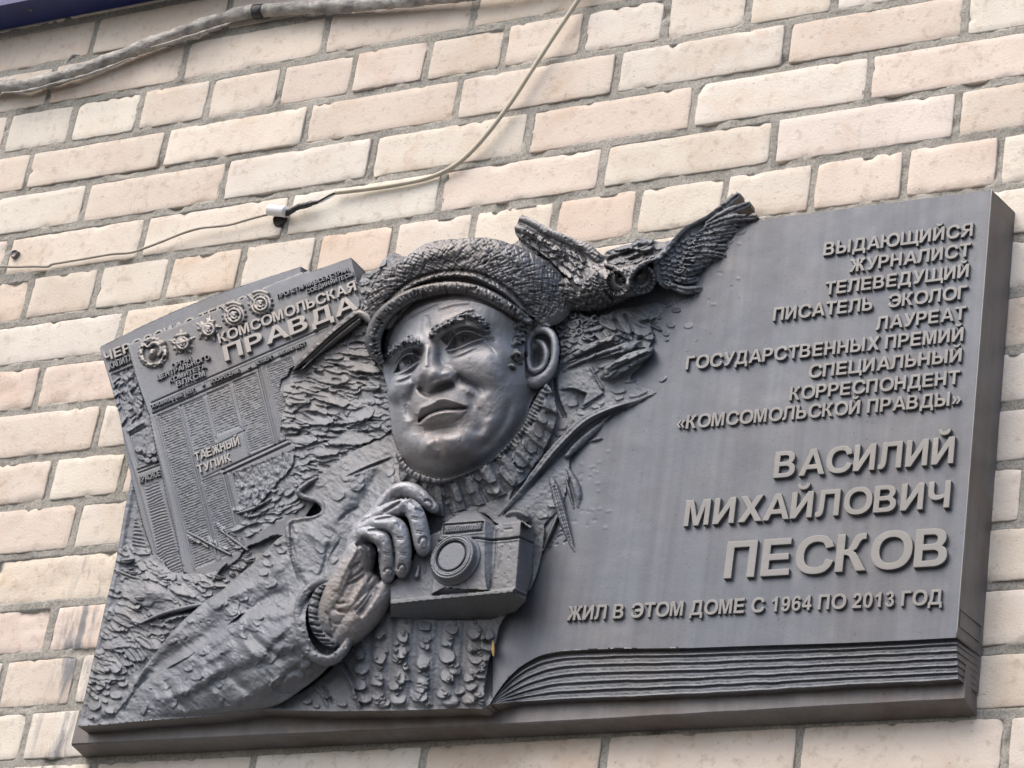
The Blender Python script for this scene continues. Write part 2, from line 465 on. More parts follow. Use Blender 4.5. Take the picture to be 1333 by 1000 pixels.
# masonry core behind (the wall has thickness)
def box(x0, x1, y0, y1, z0, z1):
    V = [(x, y, z) for x in (x0, x1) for y in (y0, y1) for z in (z0, z1)]
    F = [(0, 1, 3, 2), (4, 6, 7, 5), (0, 4, 5, 1), (2, 3, 7, 6), (0, 2, 6, 4), (1, 5, 7, 3)]
    return V, F
V, F = box(XR[0] - 0.14, XR[1] + 0.14, 0.026, 0.2, -4.3, ZR[0] + 0.07)
mesh_obj('masonry_core', V, F, M_MORTAR, wall)

# pavement far below the frame, where the photographer stands
mt, nt, bs, nd, lk = new_mat('pavement')
geo = N(nd, 'ShaderNodeNewGeometry'); n1 = noise(nd, lk, geo.outputs['Position'], 3.0, 5, 0.6)
r1 = ramp(nd, [(0.35, (0.06, 0.058, 0.055, 1)), (0.65, (0.10, 0.096, 0.09, 1))]); lk.new(n1.outputs[0], r1.inputs[0]); lk.new(r1.outputs[0], bs.inputs['Base Color'])
bs.inputs['Roughness'].default_value = 0.9
g = mesh_obj('ground', [(-60, -60, -4.3), (60, -60, -4.3), (60, 60, -4.3), (-60, 60, -4.3)], [(0, 1, 2, 3)], mt)
tag(g, kind='structure')

# ------------------------------------------------------------------ cables, clamp, plugs, signboard
def tube(path, rad, nseg=12, sub=6, noise_amp=0.0, nscale=60, twist=0.0, cap=True, lobes=0):
    """path: world points; smooth tube as verts, faces"""
    P = np.asarray(path, float)
    n = len(P); rad = np.broadcast_to(np.asarray(rad, float), (n,))
    T = np.arange((n - 1) * sub + 1) / sub
    i = np.clip(T.astype(int), 0, n - 2); f = (T - i)[:, None]
    g = lambda k: P[np.clip(i + k, 0, n - 1)]
    C = 0.5 * ((2 * g(0)) + (-g(-1) + g(1)) * f + (2 * g(-1) - 5 * g(0) + 4 * g(1) - g(2)) * f ** 2 + (-g(-1) + 3 * g(0) - 3 * g(1) + g(2)) * f ** 3)
    R = rad[i] * (1 - f[:, 0]) + rad[np.clip(i + 1, 0, n - 1)] * f[:, 0]
    t = np.gradient(C, axis=0); t /= np.linalg.norm(t, axis=1)[:, None]
    up = np.array([0, -1.0, 0])
    s = np.cross(t, up); s /= np.linalg.norm(s, axis=1)[:, None]
    w = np.cross(s, t)
    a = np.linspace(0, 2 * np.pi, nseg, endpoint=False)
    L = np.concatenate([[0], np.cumsum(np.linalg.norm(np.diff(C, axis=0), axis=1))])
    A = a[None, :]
    RR = R[:, None] * np.ones_like(A)
    if noise_amp:
        RR = RR * (1 + noise_amp * fbm((L * nscale)[:, None] + A * 0.6 + twist * L[:, None], A * 2.2 + 0 * L[:, None] + twist * L[:, None] * 3, 3, 41))
    if lobes:
        RR = RR * (1 + 0.25 * np.cos(lobes * A + L[:, None] * 900))
    V = C[:, None, :] + RR[..., None] * (np.cos(A)[..., None] * s[:, None, :] + np.sin(A)[..., None] * w[:, None, :])
    m_ = len(C)
    idx = np.arange(m_ * nseg).reshape(m_, nseg)
    nx = np.roll(idx, -1, axis=1)
    F = np.stack([idx[:-1], nx[:-1], nx[1:], idx[1:]], -1).reshape(-1, 4)
    F = [tuple(int(q) for q in r) for r in F]
    if cap: F += [tuple(int(q) for q in idx[0][::-1]), tuple(int(q) for q in idx[-1])]
    return V.reshape(-1, 3), F


def px_path(pts, h):
    return np.array([unproj(p[0], p[1], p[2] if len(p) > 2 else h) for p in pts])


M_WRAP = simple_mat('wrapped_cable_cloth', (0.24, 0.235, 0.225), (0.55, 0.535, 0.50), 38, 0.8, 0, 0.9, 230, 0.003, (0.36, 0.62))
M_BEIGE = simple_mat('beige_pvc', (0.46, 0.42, 0.33), (0.56, 0.52, 0.42), 30, 0.45, 0, 0.1)
M_THIN = simple_mat('grey_pvc', (0.30, 0.27, 0.22), (0.38, 0.35, 0.30), 30, 0.5, 0, 0.1)
M_TAPE = simple_mat('black_tape', (0.012, 0.012, 0.013), (0.05, 0.055, 0.065), 90, 0.35, 0, 0.6, 300, 0.002)
M_WHITE = simple_mat('white_plastic', (0.72, 0.73, 0.74), (0.80, 0.80, 0.80), 60, 0.35, 0, 0.05)
M_BLACK = simple_mat('hole_black', (0.02, 0.02, 0.02), (0.05, 0.045, 0.04), 200, 0.8, 0, 0.6)  # black put in for the shade inside the drilled hole
M_BLUE = simple_mat('blue_paint', (0.012, 0.022, 0.12), (0.022, 0.036, 0.17), 20, 0.4, 0, 0.15)
M_STEEL = simple_mat('dull_steel', (0.10, 0.10, 0.10), (0.22, 0.21, 0.20), 150, 0.5, 0.8, 0.4)

pts = [(-260, 140), (-130, 128), (-60, 122), (0, 113), (30, 112), (60, 105), (95, 96), (125, 84), (160, 71), (200, 56), (240, 42), (280, 27), (320, 16), (360, 12), (420, 9), (480, 6), (540, 1), (600, -5), (660, -12), (760, -28), (900, -60)]
rr = [0.0105, .0105, .0105, 0.0115, .0105, .0115, .0105, .010, .0098, .011, .0105, .0098, .0102, .0105, .0102, .0095, .009, .0085, .008, .008, .008]
V, F = tube(px_path(pts, 0.016), rr, 20, 14, 0.30, 55, 14)
grey_cable = mesh_obj('wrapped_cable', V, F, M_WRAP, None, True)
tag(grey_cable, 'thick grey cloth-wrapped cable sagging across the top left bricks', 'cable')
V, F = tube(px_path([(331, 16), (338, 14.5), (344, 14)], 0.016), 0.0116, 18, 4, 0.15, 60, 14)
mesh_obj('tape_band', V, F, M_TAPE, grey_cable, True)
# loose rag ends along the wrapping
for (a, b, c) in (((84, 85), (95, 73), (104, 72)), ((2, 121), (40, 118), (85, 104)), ((196, 62), (240, 50), (300, 30)), ((60, 112), (120, 96), (170, 76))):
    V, F = tube(px_path([a, b, c], 0.024), [0.001, 0.003, 0.0012], 8, 8, 0.4, 90)
    mesh_obj('cloth_strip', V, F, M_WRAP, grey_cable, True)

pts = [(800, -90), (776, -40), (755, -4), (738, 22), (716, 55), (692, 92), (668, 129), (641, 166), (615, 196), (590, 217), (560, 231), (520, 240), (480, 246), (437, 251)]
hs = [0.02, .018, .017, .016, .016, .016, .015, .014, .010, .008, .006, .006, .007, .010]
V, F = tube(px_path([(p[0], p[1], h) for p, h in zip(pts, hs)], 0), 0.0034, 14, 12)
beige = mesh_obj('beige_cable', V, F, M_BEIGE, None, True)
tag(beige, 'beige twin cable curving down the bricks to a black taped splice', 'cable')
for k, (dv, hh) in enumerate(((-1.2, 0.011), (1.4, 0.009))):
    V, F = tube(px_path([(438, 251 + dv * .4, hh), (430, 255 + dv, hh + .002), (421, 260 + dv, hh + .001), (412, 264 + dv * .5, hh + .002), (404, 266, hh)], 0), 0.0014, 8, 8)
    mesh_obj('core_wire', V, F, (M_TAPE, M_WHITE)[k], beige, True)
V, F = tube(px_path([(414, 263, .012), (402, 266, .013), (390, 269, .013), (380, 274, .012), (373, 278, .010), (368, 281, .006)], 0), [0.0022, 0.0042, .0046, .0040, .0048, .003], 12, 10, 0.35, 120, 60)
mesh_obj('splice_tape', V, F, M_TAPE, beige, True)
V, F = tube(px_path([(351, 273.5, .013), (352, 273.6, .013), (371, 275.5, .013), (372, 275.6, .013)], 0), [0.0082, .0088, .0088, 0.0082], 20, 4)
sleeve = mesh_obj('cable_sleeve', V, F, M_WHITE, None, True)
tag(sleeve, 'short white plastic sleeve beside the black taped splice above the hole', 'sleeve')
pts = [(368, 276, .012), (350, 279, .011), (330, 284, .010), (300, 292.5, .009), (281, 295, .009), (262, 297, .01), (240, 303, .011), (215, 313, .010), (190, 322.5, .008), (170, 329, .008), (145, 331, .008), (110, 337, .007), (80, 342, .006), (68, 344, .006), (62, 347, .006), (45, 347, .007), (20, 347.5, .006), (0, 347, .006), (-60, 346, .006), (-160, 350, .006)]
V, F = tube(px_path(pts, 0), 0.0019, 10, 8, 0.08, 60)
thin = mesh_obj('thin_wire', V, F, M_THIN, None, True)
tag(thin, 'thin grey-brown wire sagging left from the white sleeve across the bricks', 'wire')


def plug(name, u, v, r, depth, mat_ring, mat_in, label, cat):
    c = unproj(u, v, 0.0015)
    a = np.linspace(0, 2 * np.pi, 20, endpoint=False)
    prof = [(1.2, 0.006), (1.12, -0.0036), (0.95, -0.0048), (0.84, -0.0034), (0.7, -0.0028), (0.3, -0.0026)]
    V = []
    for q, (f, y) in enumerate(prof):
        for k, t in enumerate(a):
            w = 1 + 0.10 * math.sin(3 * t + u) + 0.07 * math.sin(5 * t + q)
            V.append((c[0] + r * f * w * math.cos(t), y, c[2] + r * f * w * math.sin(t)))
    F = []
    for q in range(len(prof) - 1):
        for k in range(20):
            k2 = (k + 1) % 20
            F.append((q * 20 + k, q * 20 + k2, (q + 1) * 20 + k2, (q + 1) * 20 + k))
    F.append(tuple(range((len(prof) - 1) * 20, len(prof) * 20)))
    o = mesh_obj(name, V, F, mat_ring, None, True, (c[0], 0, c[2]))
    tag(o, label, cat)
    return o


plug('drill_hole_disc', 364, 287, 0.0095, 0.004, M_BLACK, M_BLACK, 'round black disc standing for the dark inside of the drilled hole under the white sleeve', 'dark hole')  # no real hole: a raised black disc stands in for its shaded inside
plug('wall_plug', 19.5, 331, 0.0062, 0.004, M_STEEL, M_BLACK, 'small dark wall plug in the chipped brick at the left edge', 'wall plug')

# dark blue signboard whose lower edge enters at the top left
bx = unproj(-90, 52, 0.0)[0], unproj(232, 0, 0.0)[0]
zb = float(np.mean([unproj(0, 40, 0)[2], unproj(199, 5, 0)[2]]))
sb = empty('signboard', ((bx[0] - 0.9 + bx[1] + .35) / 2, -0.02, zb), 'dark blue painted signboard fixed above the bricks at the top left', 'signboard')
def prism_profile(prof, x0, x1):
    V = [(x0, y, z) for y, z in prof] + [(x1, y, z) for y, z in prof]
    n = len(prof)
    F = [tuple(range(n)), tuple(range(2 * n - 1, n - 1, -1))] + [(k, n + k, n + (k + 1) % n, (k + 1) % n) for k in range(n)]
    return V, F
V, F = prism_profile([(-0.004, zb), (-0.004, zb + 0.36), (-0.062, zb + 0.36), (-0.062, zb + 0.004), (-0.058, zb)], bx[0] - 0.6, bx[1] + 0.55)
mesh_obj('sign_panel', V, F, M_BLUE, sb)
V, F = prism_profile([(-0.0625, zb + 0.003), (-0.0625, zb + 0.018), (-0.066, zb + 0.018), (-0.066, zb - 0.002), (-0.040, zb - 0.002), (-0.040, zb - .0005), (-0.0625, zb - .0005)], bx[0] - 0.6, bx[1] + 0.55)
mesh_obj('sign_edge_strip', V, F, M_BLUE, sb)
c = unproj(40, 13, 0.041)
a = np.linspace(0, 2 * np.pi, 14, endpoint=False)
V = [(c[0] + 0.0038 * f * math.cos(t), c[1] + 0.0038 * f * math.sin(t), zb - z) for f, z in ((1, 0.0), (1, 0.002), (0.6, 0.0034)) for t in a]
F = [(q * 14 + k, q * 14 + (k + 1) % 14, (q + 1) * 14 + (k + 1) % 14, (q + 1) * 14 + k) for q in range(2) for k in range(14)] + [tuple(range(28, 42))]
mesh_obj('screw_head', V, F, M_STEEL, sb, True)

# ------------------------------------------------------------------ the bronze relief
# The relief is modelled as a height field over the photograph's own sampling grid (every sample is
# put at its real distance from the wall), then cut into its parts.
S = 1.0
U0, V0, U1, V1 = 84.0, 236.0, 1004.0, 962.0
us = np.arange(U0, U1, S); vs = np.arange(V0, V1, S)
NU, NV = len(us), len(vs)
U, V_ = np.meshgrid(us, vs)
U = U.astype(np.float32); V_ = V_.astype(np.float32)
KMM = 0.7556 * 1.06                  # mm of height per pixel of depth along the view
ZW = 0.60 * (U - 600) + 0.625 * (V_ - 600)   # wall plane, as depth along the view in pixels
def zw(u, v): return 0.60 * (u - 600) + 0.625 * (v - 600)

LAB = {}
NAMES = []
def lab(name, mat, label=None):
    LAB[len(NAMES)] = (name, mat, label); NAMES.append(name); return len(NAMES) - 1


def win(u0, u1, v0, v1, pad=2):
    i0 = max(0, int((u0 - pad - U0) / S)); i1 = min(NU, int((u1 + pad - U0) / S) + 2)
    j0 = max(0, int((v0 - pad - V0) / S)); j1 = min(NV, int((v1 + pad - V0) / S) + 2)
    return (slice(j0, max(j0, j1)), slice(i0, max(i0, i1)))


def spl(pts, sub=8, closed=False):
    P = np.asarray(pts, float)
    n = len(P)
    if n < 3: return P
    if closed:
        T = np.arange(n * sub) / sub; i = T.astype(int) % n; f = (T - T.astype(int))[:, None]
        g = lambda k: P[(i + k) % n]
    else:
        T = np.arange((n - 1) * sub + 1) / sub; i = np.clip(T.astype(int), 0, n - 2); f = (T - i)[:, None]
        g = lambda k: P[np.clip(i + k, 0, n - 1)]
    return 0.5 * ((2 * g(0)) + (-g(-1) + g(1)) * f + (2 * g(-1) - 5 * g(0) + 4 * g(1) - g(2)) * f ** 2 + (-g(-1) + 3 * g(0) - 3 * g(1) + g(2)) * f ** 3)


def seg_d(A, B, pts, closed=False):
    """distance, parameter along (0..1), nearest index values"""
    P = np.asarray(pts, float)
    if closed: P = np.vstack([P, P[:1]])
    best = np.full(A.shape, 1e9, np.float32); T = np.zeros(A.shape, np.float32)
    n = len(P) - 1
    for k in range(n):
        x0, y0 = P[k][:2]; x1, y1 = P[k + 1][:2]
        dx, dy = x1 - x0, y1 - y0; L = dx * dx + dy * dy + 1e-9
        t = np.clip(((A - x0) * dx + (B - y0) * dy) / L, 0, 1)
        d = (A - x0 - t * dx) ** 2 + (B - y0 - t * dy) ** 2
        mm = d < best
        best = np.where(mm, d, best); T = np.where(mm, (k + t) / n, T)
    return np.sqrt(best), T


def inpoly(A, B, poly):
    P = np.asarray(poly, float); r = np.zeros(A.shape, bool); n = len(P); j = n - 1
    for i in range(n):
        xi, yi = P[i][:2]; xj, yj = P[j][:2]
        if yi != yj:
            c = ((yi > B) != (yj > B)) & (A < (xj - xi) * (B - yi) / (yj - yi) + xi)
            r ^= c
        j = i
    return r


def sdf(A, B, poly):
    d, _ = seg_d(A, B, poly, True)
    return np.where(inpoly(A, B, poly), -d, d)


def bbox(pts, pad=0):
    P = np.asarray(pts, float); return P[:, 0].min() - pad, P[:, 0].max() + pad, P[:, 1].min() - pad, P[:, 1].max() + pad


def sstep(x, a, b):
    t = np.clip((x - a) / (b - a), 0, 1); return t * t * (3 - 2 * t)


def tps(pts, A, B, lam=1e-3):
    P = np.asarray(pts, float); n = len(P)
    X = P[:, :2] / 100.0
    def ker(r2): return np.where(r2 > 1e-12, 0.5 * r2 * np.log(np.maximum(r2, 1e-12)), 0)
    D = ((X[:, None] - X[None]) ** 2).sum(-1)
    M = np.zeros((n + 3, n + 3)); M[:n, :n] = ker(D) + lam * np.eye(n); M[:n, n] = 1; M[:n, n + 1:] = X; M[n:, :n] = M[:n, n:].T
    w = np.linalg.solve(M, np.concatenate([P[:, 2], [0, 0, 0]]))
    a = A / 100.0; b = B / 100.0
    out = w[n] + w[n + 1] * a + w[n + 2] * b
    for k in range(n):
        out = out + w[k] * ker((a - X[k, 0]) ** 2 + (b - X[k, 1]) ** 2)
    return out.astype(np.float32)


def smax(a, b, k):
    h = np.clip(0.5 + 0.5 * (b - a) / k, 0, 1)
    return a * (1 - h) + b * h + k * h * (1 - h)


class Field:
    """height (mm) + label"""
    def __init__(s):
        s.H = np.full(U.shape, -50.0, np.float32); s.L = np.full(U.shape, -1, np.int16)
    def put(s, w, h, mask, lb, k=0.0, force=False):
        H = s.H[w]; L = s.L[w]
        h = h.astype(np.float32)
        if force:
            s.H[w] = np.where(mask, h, H); s.L[w] = np.where(mask, lb, L); return
        up = mask & (h > H)
        if k > 0: newh = np.where(mask, smax(H, h, k), H)
        else: newh = np.where(up, h, H)
        s.H[w] = newh; s.L[w] = np.where(up, lb, L)
    def sweep(s, pts, lb, k=0.0, zs=1.0, sub=6, smooth=True, fn=None):
        """pts (u, v, h_surface_mm, r_px): round bar with its crest at that height"""
        P = spl(pts, sub) if smooth and len(pts) > 2 else np.asarray(pts, float)
        rm = P[:, 3].max()
        w = win(*bbox(P, rm + 1)); A = U[w]; B = V_[w]; zwl = ZW[w]
        best = np.full(A.shape, -1e9, np.float32)
        for i in range(len(P) - 1):
            x0, y0, h0, r0 = P[i][:4]; x1, y1, h1, r1 = P[i + 1][:4]
            dx, dy = x1 - x0, y1 - y0; L = dx * dx + dy * dy + 1e-9
            t = np.clip(((A - x0) * dx + (B - y0) * dy) / L, 0, 1)
            d2 = (A - x0 - t * dx) ** 2 + (B - y0 - t * dy) ** 2
            r = r0 + (r1 - r0) * t
            zc0 = h0 / KMM + zw(x0, y0) - r0 * zs; zc1 = h1 / KMM + zw(x1, y1) - r1 * zs
            z = zc0 + (zc1 - zc0) * t + zs * np.sqrt(np.maximum(r * r - d2, 0))
            z = np.where(d2 < r * r, z, -1e9)
            best = np.maximum(best, z)
        m = best > -1e8
        h = KMM * (best - zwl)
        if fn is not None: h = fn(A, B, h)
        s.put(w, h, m, lb, k)
        return w, m
    def add(s, pts, width, amp, taper=0.0, only=None, smooth=True, prof='g', sub=5):
        P = spl(pts, sub) if smooth and len(pts) > 2 else np.asarray(pts, float)
        w = win(*bbox(P, width * 2.5)); A = U[w]; B = V_[w]
        if A.size == 0: return
        d, t = seg_d(A, B, P)
        f = np.exp(-(d / width) ** 2) if prof == 'g' else np.clip(1 - d / width, 0, 1)
        if taper: f = f * np.clip(np.minimum(t, 1 - t) / taper, 0, 1) ** 0.6
        g = amp * f
        if only is not None:
            g = np.where(np.isin(s.L[w], only), g, 0)
        s.H[w] += g.astype(np.float32)
    def blob(s, u, v, ru, rv, ang, amp, only=None, power=2.0, flat=False):
        R_ = max(ru, rv) * (1.05 if flat else 2.2)
        w = win(u - R_, u + R_, v - R_, v + R_); A = U[w] - u; B = V_[w] - v
        if A.size == 0: return
        c, q = math.cos(ang), math.sin(ang)
        a = (A * c + B * q) / ru; b = (-A * q + B * c) / rv
        r2 = a * a + b * b
        if flat: f = sstep(1 - r2, 0.0, 0.35)
        else: f = np.exp(-r2 ** (power / 2))
        g = amp * f
        if only is not None: g = np.where(np.isin(s.L[w], only), g, 0)
        s.H[w] += g.astype(np.float32)


def gblur(X, sg):
    r = int(3 * sg + 1); k = np.exp(-0.5 * (np.arange(-r, r + 1) / sg) ** 2); k /= k.sum()
    P = np.pad(X, ((r, r), (0, 0)), mode='edge'); X = sum(k[i] * P[i:i + X.shape[0]] for i in range(2 * r + 1))
    P = np.pad(X, ((0, 0), (r, r)), mode='edge'); return sum(k[i] * P[:, i:i + X.shape[1]] for i in range(2 * r + 1))


F_ = Field()
rnd = random.Random(5)


def flake(F, u, v, la, lb_, ang, thick, tilt, only, seed, edge=0.25, base=None, curl=0.0):
    """a dab of clay pressed on the surface: one long side proud and ragged, the other merging in"""
    R_ = max(la, lb_) * 1.25
    w = win(u - R_, u + R_, v - R_, v + R_); A = U[w]; B = V_[w]
    if A.size == 0: return
    H = F.H[w]
    if GROUND in (only or ()): thick = thick * 0.62
    jc = min(max(int((v - V0) / S), 0), NV - 1); ic = min(max(int((u - U0) / S), 0), NU - 1)
    if only is not None and F.L[jc, ic] not in only: return
    du = A - u; dv = B - v; c, q = math.cos(ang), math.sin(ang)
    a = (du * c + dv * q) / la; b = (-du * q + dv * c) / lb_
    n = fbm(A * 0.13 + seed * 7.7, B * 0.13 + seed * 3.1, 3, 2)
    r = np.abs(a) ** 2.4 + np.abs(b) ** 2.4 + 0.55 * n
    al = sstep(1 - r, 0.0, edge)
    # along b: -1 (upper side, merges) .. +1 (lower side, proud)
    ram = np.clip((b + 1.0) / 1.7, 0, 1) ** 1.1
    g = al * (thick * ram + tilt * a * thick * 0.5 + curl * thick * b * b)
    if base is not None:
        g0 = base[w] + g
        out = np.where(al > 0.02, H * (1 - al) + np.maximum(g0, H * 0.35 + g0 * 0.65) * al, H)
    else:
        out = H + g
    if only is not None: out = np.where(np.isin(F.L[w], only), out, H)
    F.H[w] = out.astype(np.float32)


# labels
GROUND = lab('foliage_relief', M_BRZ, 'rough clay-like foliage and ground relief at the left')
REAR = lab('rear_newspaper', M_BRZ)
FRONT = lab('front_newspaper', M_BRZ)
PAGE = lab('book_page_relief', M_PAGE)
COAT = lab('coat', M_BRZ)
SWEATER = lab('sweater', M_BRZ)
COLLAR = lab('turtleneck_collar', M_BRZ)
FACE = lab('face', M_SKIN)
EAR = lab('ear', M_SKIN)
HAIR = lab('sideburn', M_BRZ)
BROW = lab('eyebrow', M_BRZ)
CAP = lab('cap_crown', M_DARK)
VISOR = lab('cap_visor', M_DARK)
HAND = lab('hand', M_SKIN)
CUFF = lab('sleeve_cuff', M_BRZ)
SLEEVE = lab('sleeve', M_BRZ)
CAMB = lab('camera_body', M_BRZ)
LENS = lab('camera_lens', M_BRZ)
OWLB = lab('owl_body', M_DARK)
OWLH = lab('owl_head', M_DARK)
WINGL = lab('owl_wing', M_DARK)
WINGR = lab('owl_wing', M_BRZ)
ROCK = lab('foliage_clump', M_BRZ)
LOG = lab('roof_beam', M_DARK)
CLUMP = lab('foliage_clump', M_BRZ)
TWIG = lab('twig', M_DARK)
MEADOW = lab('meadow_relief', M_BRZ, 'rough trampled grass and earth below the newspapers')
PLANK = lab('carved_plank', M_BRZ)
STALK = lab('reed_stalk', M_BRZ)
MEDALS = [lab('medal', M_LETTER2) for _ in range(5)]
SPRIG = lab('leaf_sprig', M_BRZ)

PAGE_H = 60.0
# ---- outline of the whole relief field (front edge)
page_edge = [(1262, 828.6), (1245, 830), (1180, 833.5), (1100, 837), (1000, 840), (900, 843.5), (850, 844), (800, 844.5), (760, 846), (730, 848), (705, 853), (690, 860), (676, 869), (662, 882), (648, 900), (637, 917)]
body_bot = [(627, 923), (600, 922), (560, 923.5), (520, 925), (480, 925.5), (430, 926), (380, 925), (340, 923), (320, 926), (290, 930), (260, 933), (220, 936), (180, 939), (140, 943), (101, 945.5)]
left_side = [(113, 895), (124.5, 845), (136, 793), (150, 735), (163, 660), (171, 622)]
rear_left = [(163, 584), (156, 543), (144, 500), (130, 454), (132, 450.5)]
rear_top = [(158, 438), (184.6, 424.5), (222.6, 407), (264.4, 390), (310, 373.5), (348, 361), (391.5, 347.2), (397, 350.2), (403.5, 354)]
front_top = [(457, 335.5), (466, 344), (475, 353)]
clump_l = [(479, 357), (489, 349.5), (494, 348), (498, 339), (503, 335), (507, 330), (513, 329), (520.5, 331.5), (527.5, 335)]
cap_top = [(541, 324.5), (555.5, 316.5), (574, 312.5), (594, 311), (615, 309.5), (636, 309.5), (652, 313), (667, 318.5)]
wing_l = [(676, 312), (671, 305), (669.5, 296), (673.5, 291), (676, 283.5), (680, 280), (689, 283), (704, 291), (722, 300), (739, 307), (763, 315.5), (775, 324), (785, 333)]
clump_r = [(790, 327), (800, 323.5), (812, 319), (822, 317.5), (828, 311.5), (840, 310), (850, 312.5), (862, 315.5)]
wing_r = [(874, 313), (884, 303), (893, 294), (900, 291), (920, 280.5), (941, 264.5), (949, 255.5), (956, 250), (962, 248.5), (967, 251), (969, 258), (974, 259.5), (977, 264), (978, 274), (984, 278), (987.6, 284)]
seam = [(996, 285.6), (996, 356), (930, 420), (884, 470), (884, 843.7)]
outline = np.array([page_edge[6]] + page_edge[6:] + body_bot + left_side + rear_left + rear_top + front_top + clump_l + cap_top + wing_l + clump_r + wing_r + seam, float)

# ---- ground sheet
w = win(84, 1004, 236, 962)
base = 50 + 5 * fbm(U / 90, V_ / 90, 3, 50)
# lower left edge stands 60 mm off the wall
dl, _ = seg_d(U, V_, [(101, 945), (124, 845), (150, 735), (171, 622)])
base = base + (58 - base) * np.exp(-(dl / 22) ** 2)
db, _ = seg_d(U, V_, [(101, 945), (320, 926), (640, 920)])
base = base + (60 - base) * np.exp(-(db / 16) ** 2)
F_.put(w, base, U < 700, GROUND, force=True)
# page surface
pgh = PAGE_H - 5.5 * np.exp(-((U - 668 + 0.0 * V_) / 42) ** 2) * sstep(V_, 560, 700) + 0.0 * U
und = 0.55 * fbm(U / 60, V_ / 45, 3, 61) * sstep(996 - U, 0, 30) * sstep(884 + np.clip(470 - V_, 0, 120) - U, 4, 60)
pgh = pgh + und
F_.put(w, pgh, (U > 640), PAGE, force=True)

# ---- rear newspaper
dA = np.array([(131, 450), (158, 438), (184.6, 424.5), (222.6, 407), (264.4, 390), (310, 373.5), (348, 361), (391.5, 347.2), (400, 354), (410, 372), (300, 430), (230, 470), (225, 560), (236, 660), (243, 760), (214, 772), (204, 748), (197, 717), (186.5, 685), (177.5, 649), (171, 622), (163, 584), (156, 543), (144, 500), (130, 454)])
mA = inpoly(U, V_, dA + 0.0)
hA = 66 - 10 * sstep(V_, 520, 760) + 0.6 * fbm(U / 50, V_ / 50, 2, 70) + 2.0 * sstep(470 - V_ - 0.0 * U, 0, 110)
F_.put(w, hA, mA, REAR, force=True)
sideA = [(391.5, 347.2), (403.5, 354), (405, 362), (392, 358)]
mS = inpoly(U, V_, sideA)
F_.H = np.where(mS, 66 - (U - 391.5) * 2.4 + 2, F_.H)
# ---- front newspaper: local axes a (along the head line) and b (down)
OB = np.array([166.0, 451.0]); EA = np.array([0.93, -0.369]); EB = np.array([0.24, 0.97]); DET = EA[0] * EB[1] - EA[1] * EB[0]
def ab(u, v):
    du = u - OB[0]; dv = v - OB[1]
    return (EB[1] * du - EB[0] * dv) / DET, (EA[0] * dv - EA[1] * du) / DET
def uv_(a, b): return OB[0] + a * EA[0] + b * EB[0], OB[1] + a * EA[1] + b * EB[1]
AA, BB = ab(U, V_)
dBp = np.array([(165.6, 449.5), (192.5, 440), (231.6, 424), (269, 408.5), (300, 397), (361, 367.5), (403.5, 352), (457, 335.5), (478, 380), (480, 430), (500, 560), (420, 640), (380, 700), (330, 760), (246, 775), (239, 746), (233, 716), (226, 685), (217, 649), (212, 622), (203, 584), (194.4, 541), (177.6, 493)])
mB = inpoly(U, V_, dBp)
hB = 75 - 12 * sstep(V_, 560, 770) - 0.000 * AA + 0.7 * fbm(U / 60, V_ / 60, 2, 72)
F_.put(w, hB, mB, FRONT, force=True)
# thickness of its right end
sideB = inpoly(U, V_, [(457, 335.5), (475, 353), (480, 360), (476, 400), (468, 380), (461, 350)])
F_.H = np.where(sideB, 75 - (U - 457) * 2.2 + 0.3 * (V_ - 336), F_.H); F_.L = np.where(sideB, FRONT, F_.L)

# engraved rules and columns on the front newspaper
def eng(a0, b0, a1, b1, wd=0.9, amp=-1.6, only=(FRONT,)):
    F_.add([uv_(a0, b0), uv_(a1, b1)], wd, amp, only=only, smooth=False)
eng(13, 81, 262, 73, 0.9, -2.2)
eng(13, 83, 262, 75, 0.9, 0.9)
eng(12, 95, 160, 89.5, 1.3, -3.0); eng(166, 88, 215, 86, 1.1, -2.4)
eng(12, 97.5, 160, 92, 0.9, 1.0)
def column(a0, a1, b0, b1, only=(FRONT,), per=3.3, amp=0.5, slant=0.0, AA=AA, BB=BB):
    m = (AA > a0) & (AA < a1) & (BB > b0 + slant * AA) & (BB < b1 + slant * AA) & np.isin(F_.L, only)
    ed = np.minimum(np.minimum(AA - a0, a1 - AA), np.minimum(BB - b0, b1 - BB))
    wav = np.sin(2 * np.pi * (BB + 0.6 * fbm(AA / 9, BB / 14, 2, 77)) / per) + 0.5 * vnoise(AA * 0.55, BB * 1.1, 78)
    wav = wav * (0.45 + 0.55 * sstep(vnoise(AA * 0.32, np.floor(BB / per) * 7.7, 79), -0.45, -0.2))
    F_.H += np.where(m, 1.25 * amp * wav * np.clip(ed / 1.5, 0, 1) - 0.9, 0).astype(np.float32)
    for (p, q, r_, t_) in ((a0 - 2, b0 + 4, a0 - 2, b1), (a1 + 2.2, b0 + 2, a1 + 2.2, b1)):
        F_.add([uv_(p, q), uv_(r_, t_)], 0.8, 1.3, only=only, smooth=False)
column(17, 45, 99, 305); column(52, 80, 98, 166); column(86, 117, 96, 153); column(123, 155, 94, 190, per=3.0)
column(171, 205, 92, 185, per=2.9); column(53, 79, 200, 305, per=3.1); column(17, 19, 99, 100)
for x in (48.5, 49.6, 82.5, 119.5): eng(x, 98, x + 0.5, 300 if x < 60 else 158, 0.8, -1.2)
eng(160, 90, 160, 190, 0.9, -2); eng(164, 90, 164, 188, 0.9, 1.8); eng(168, 90, 168, 186, 0.9, -1.6)
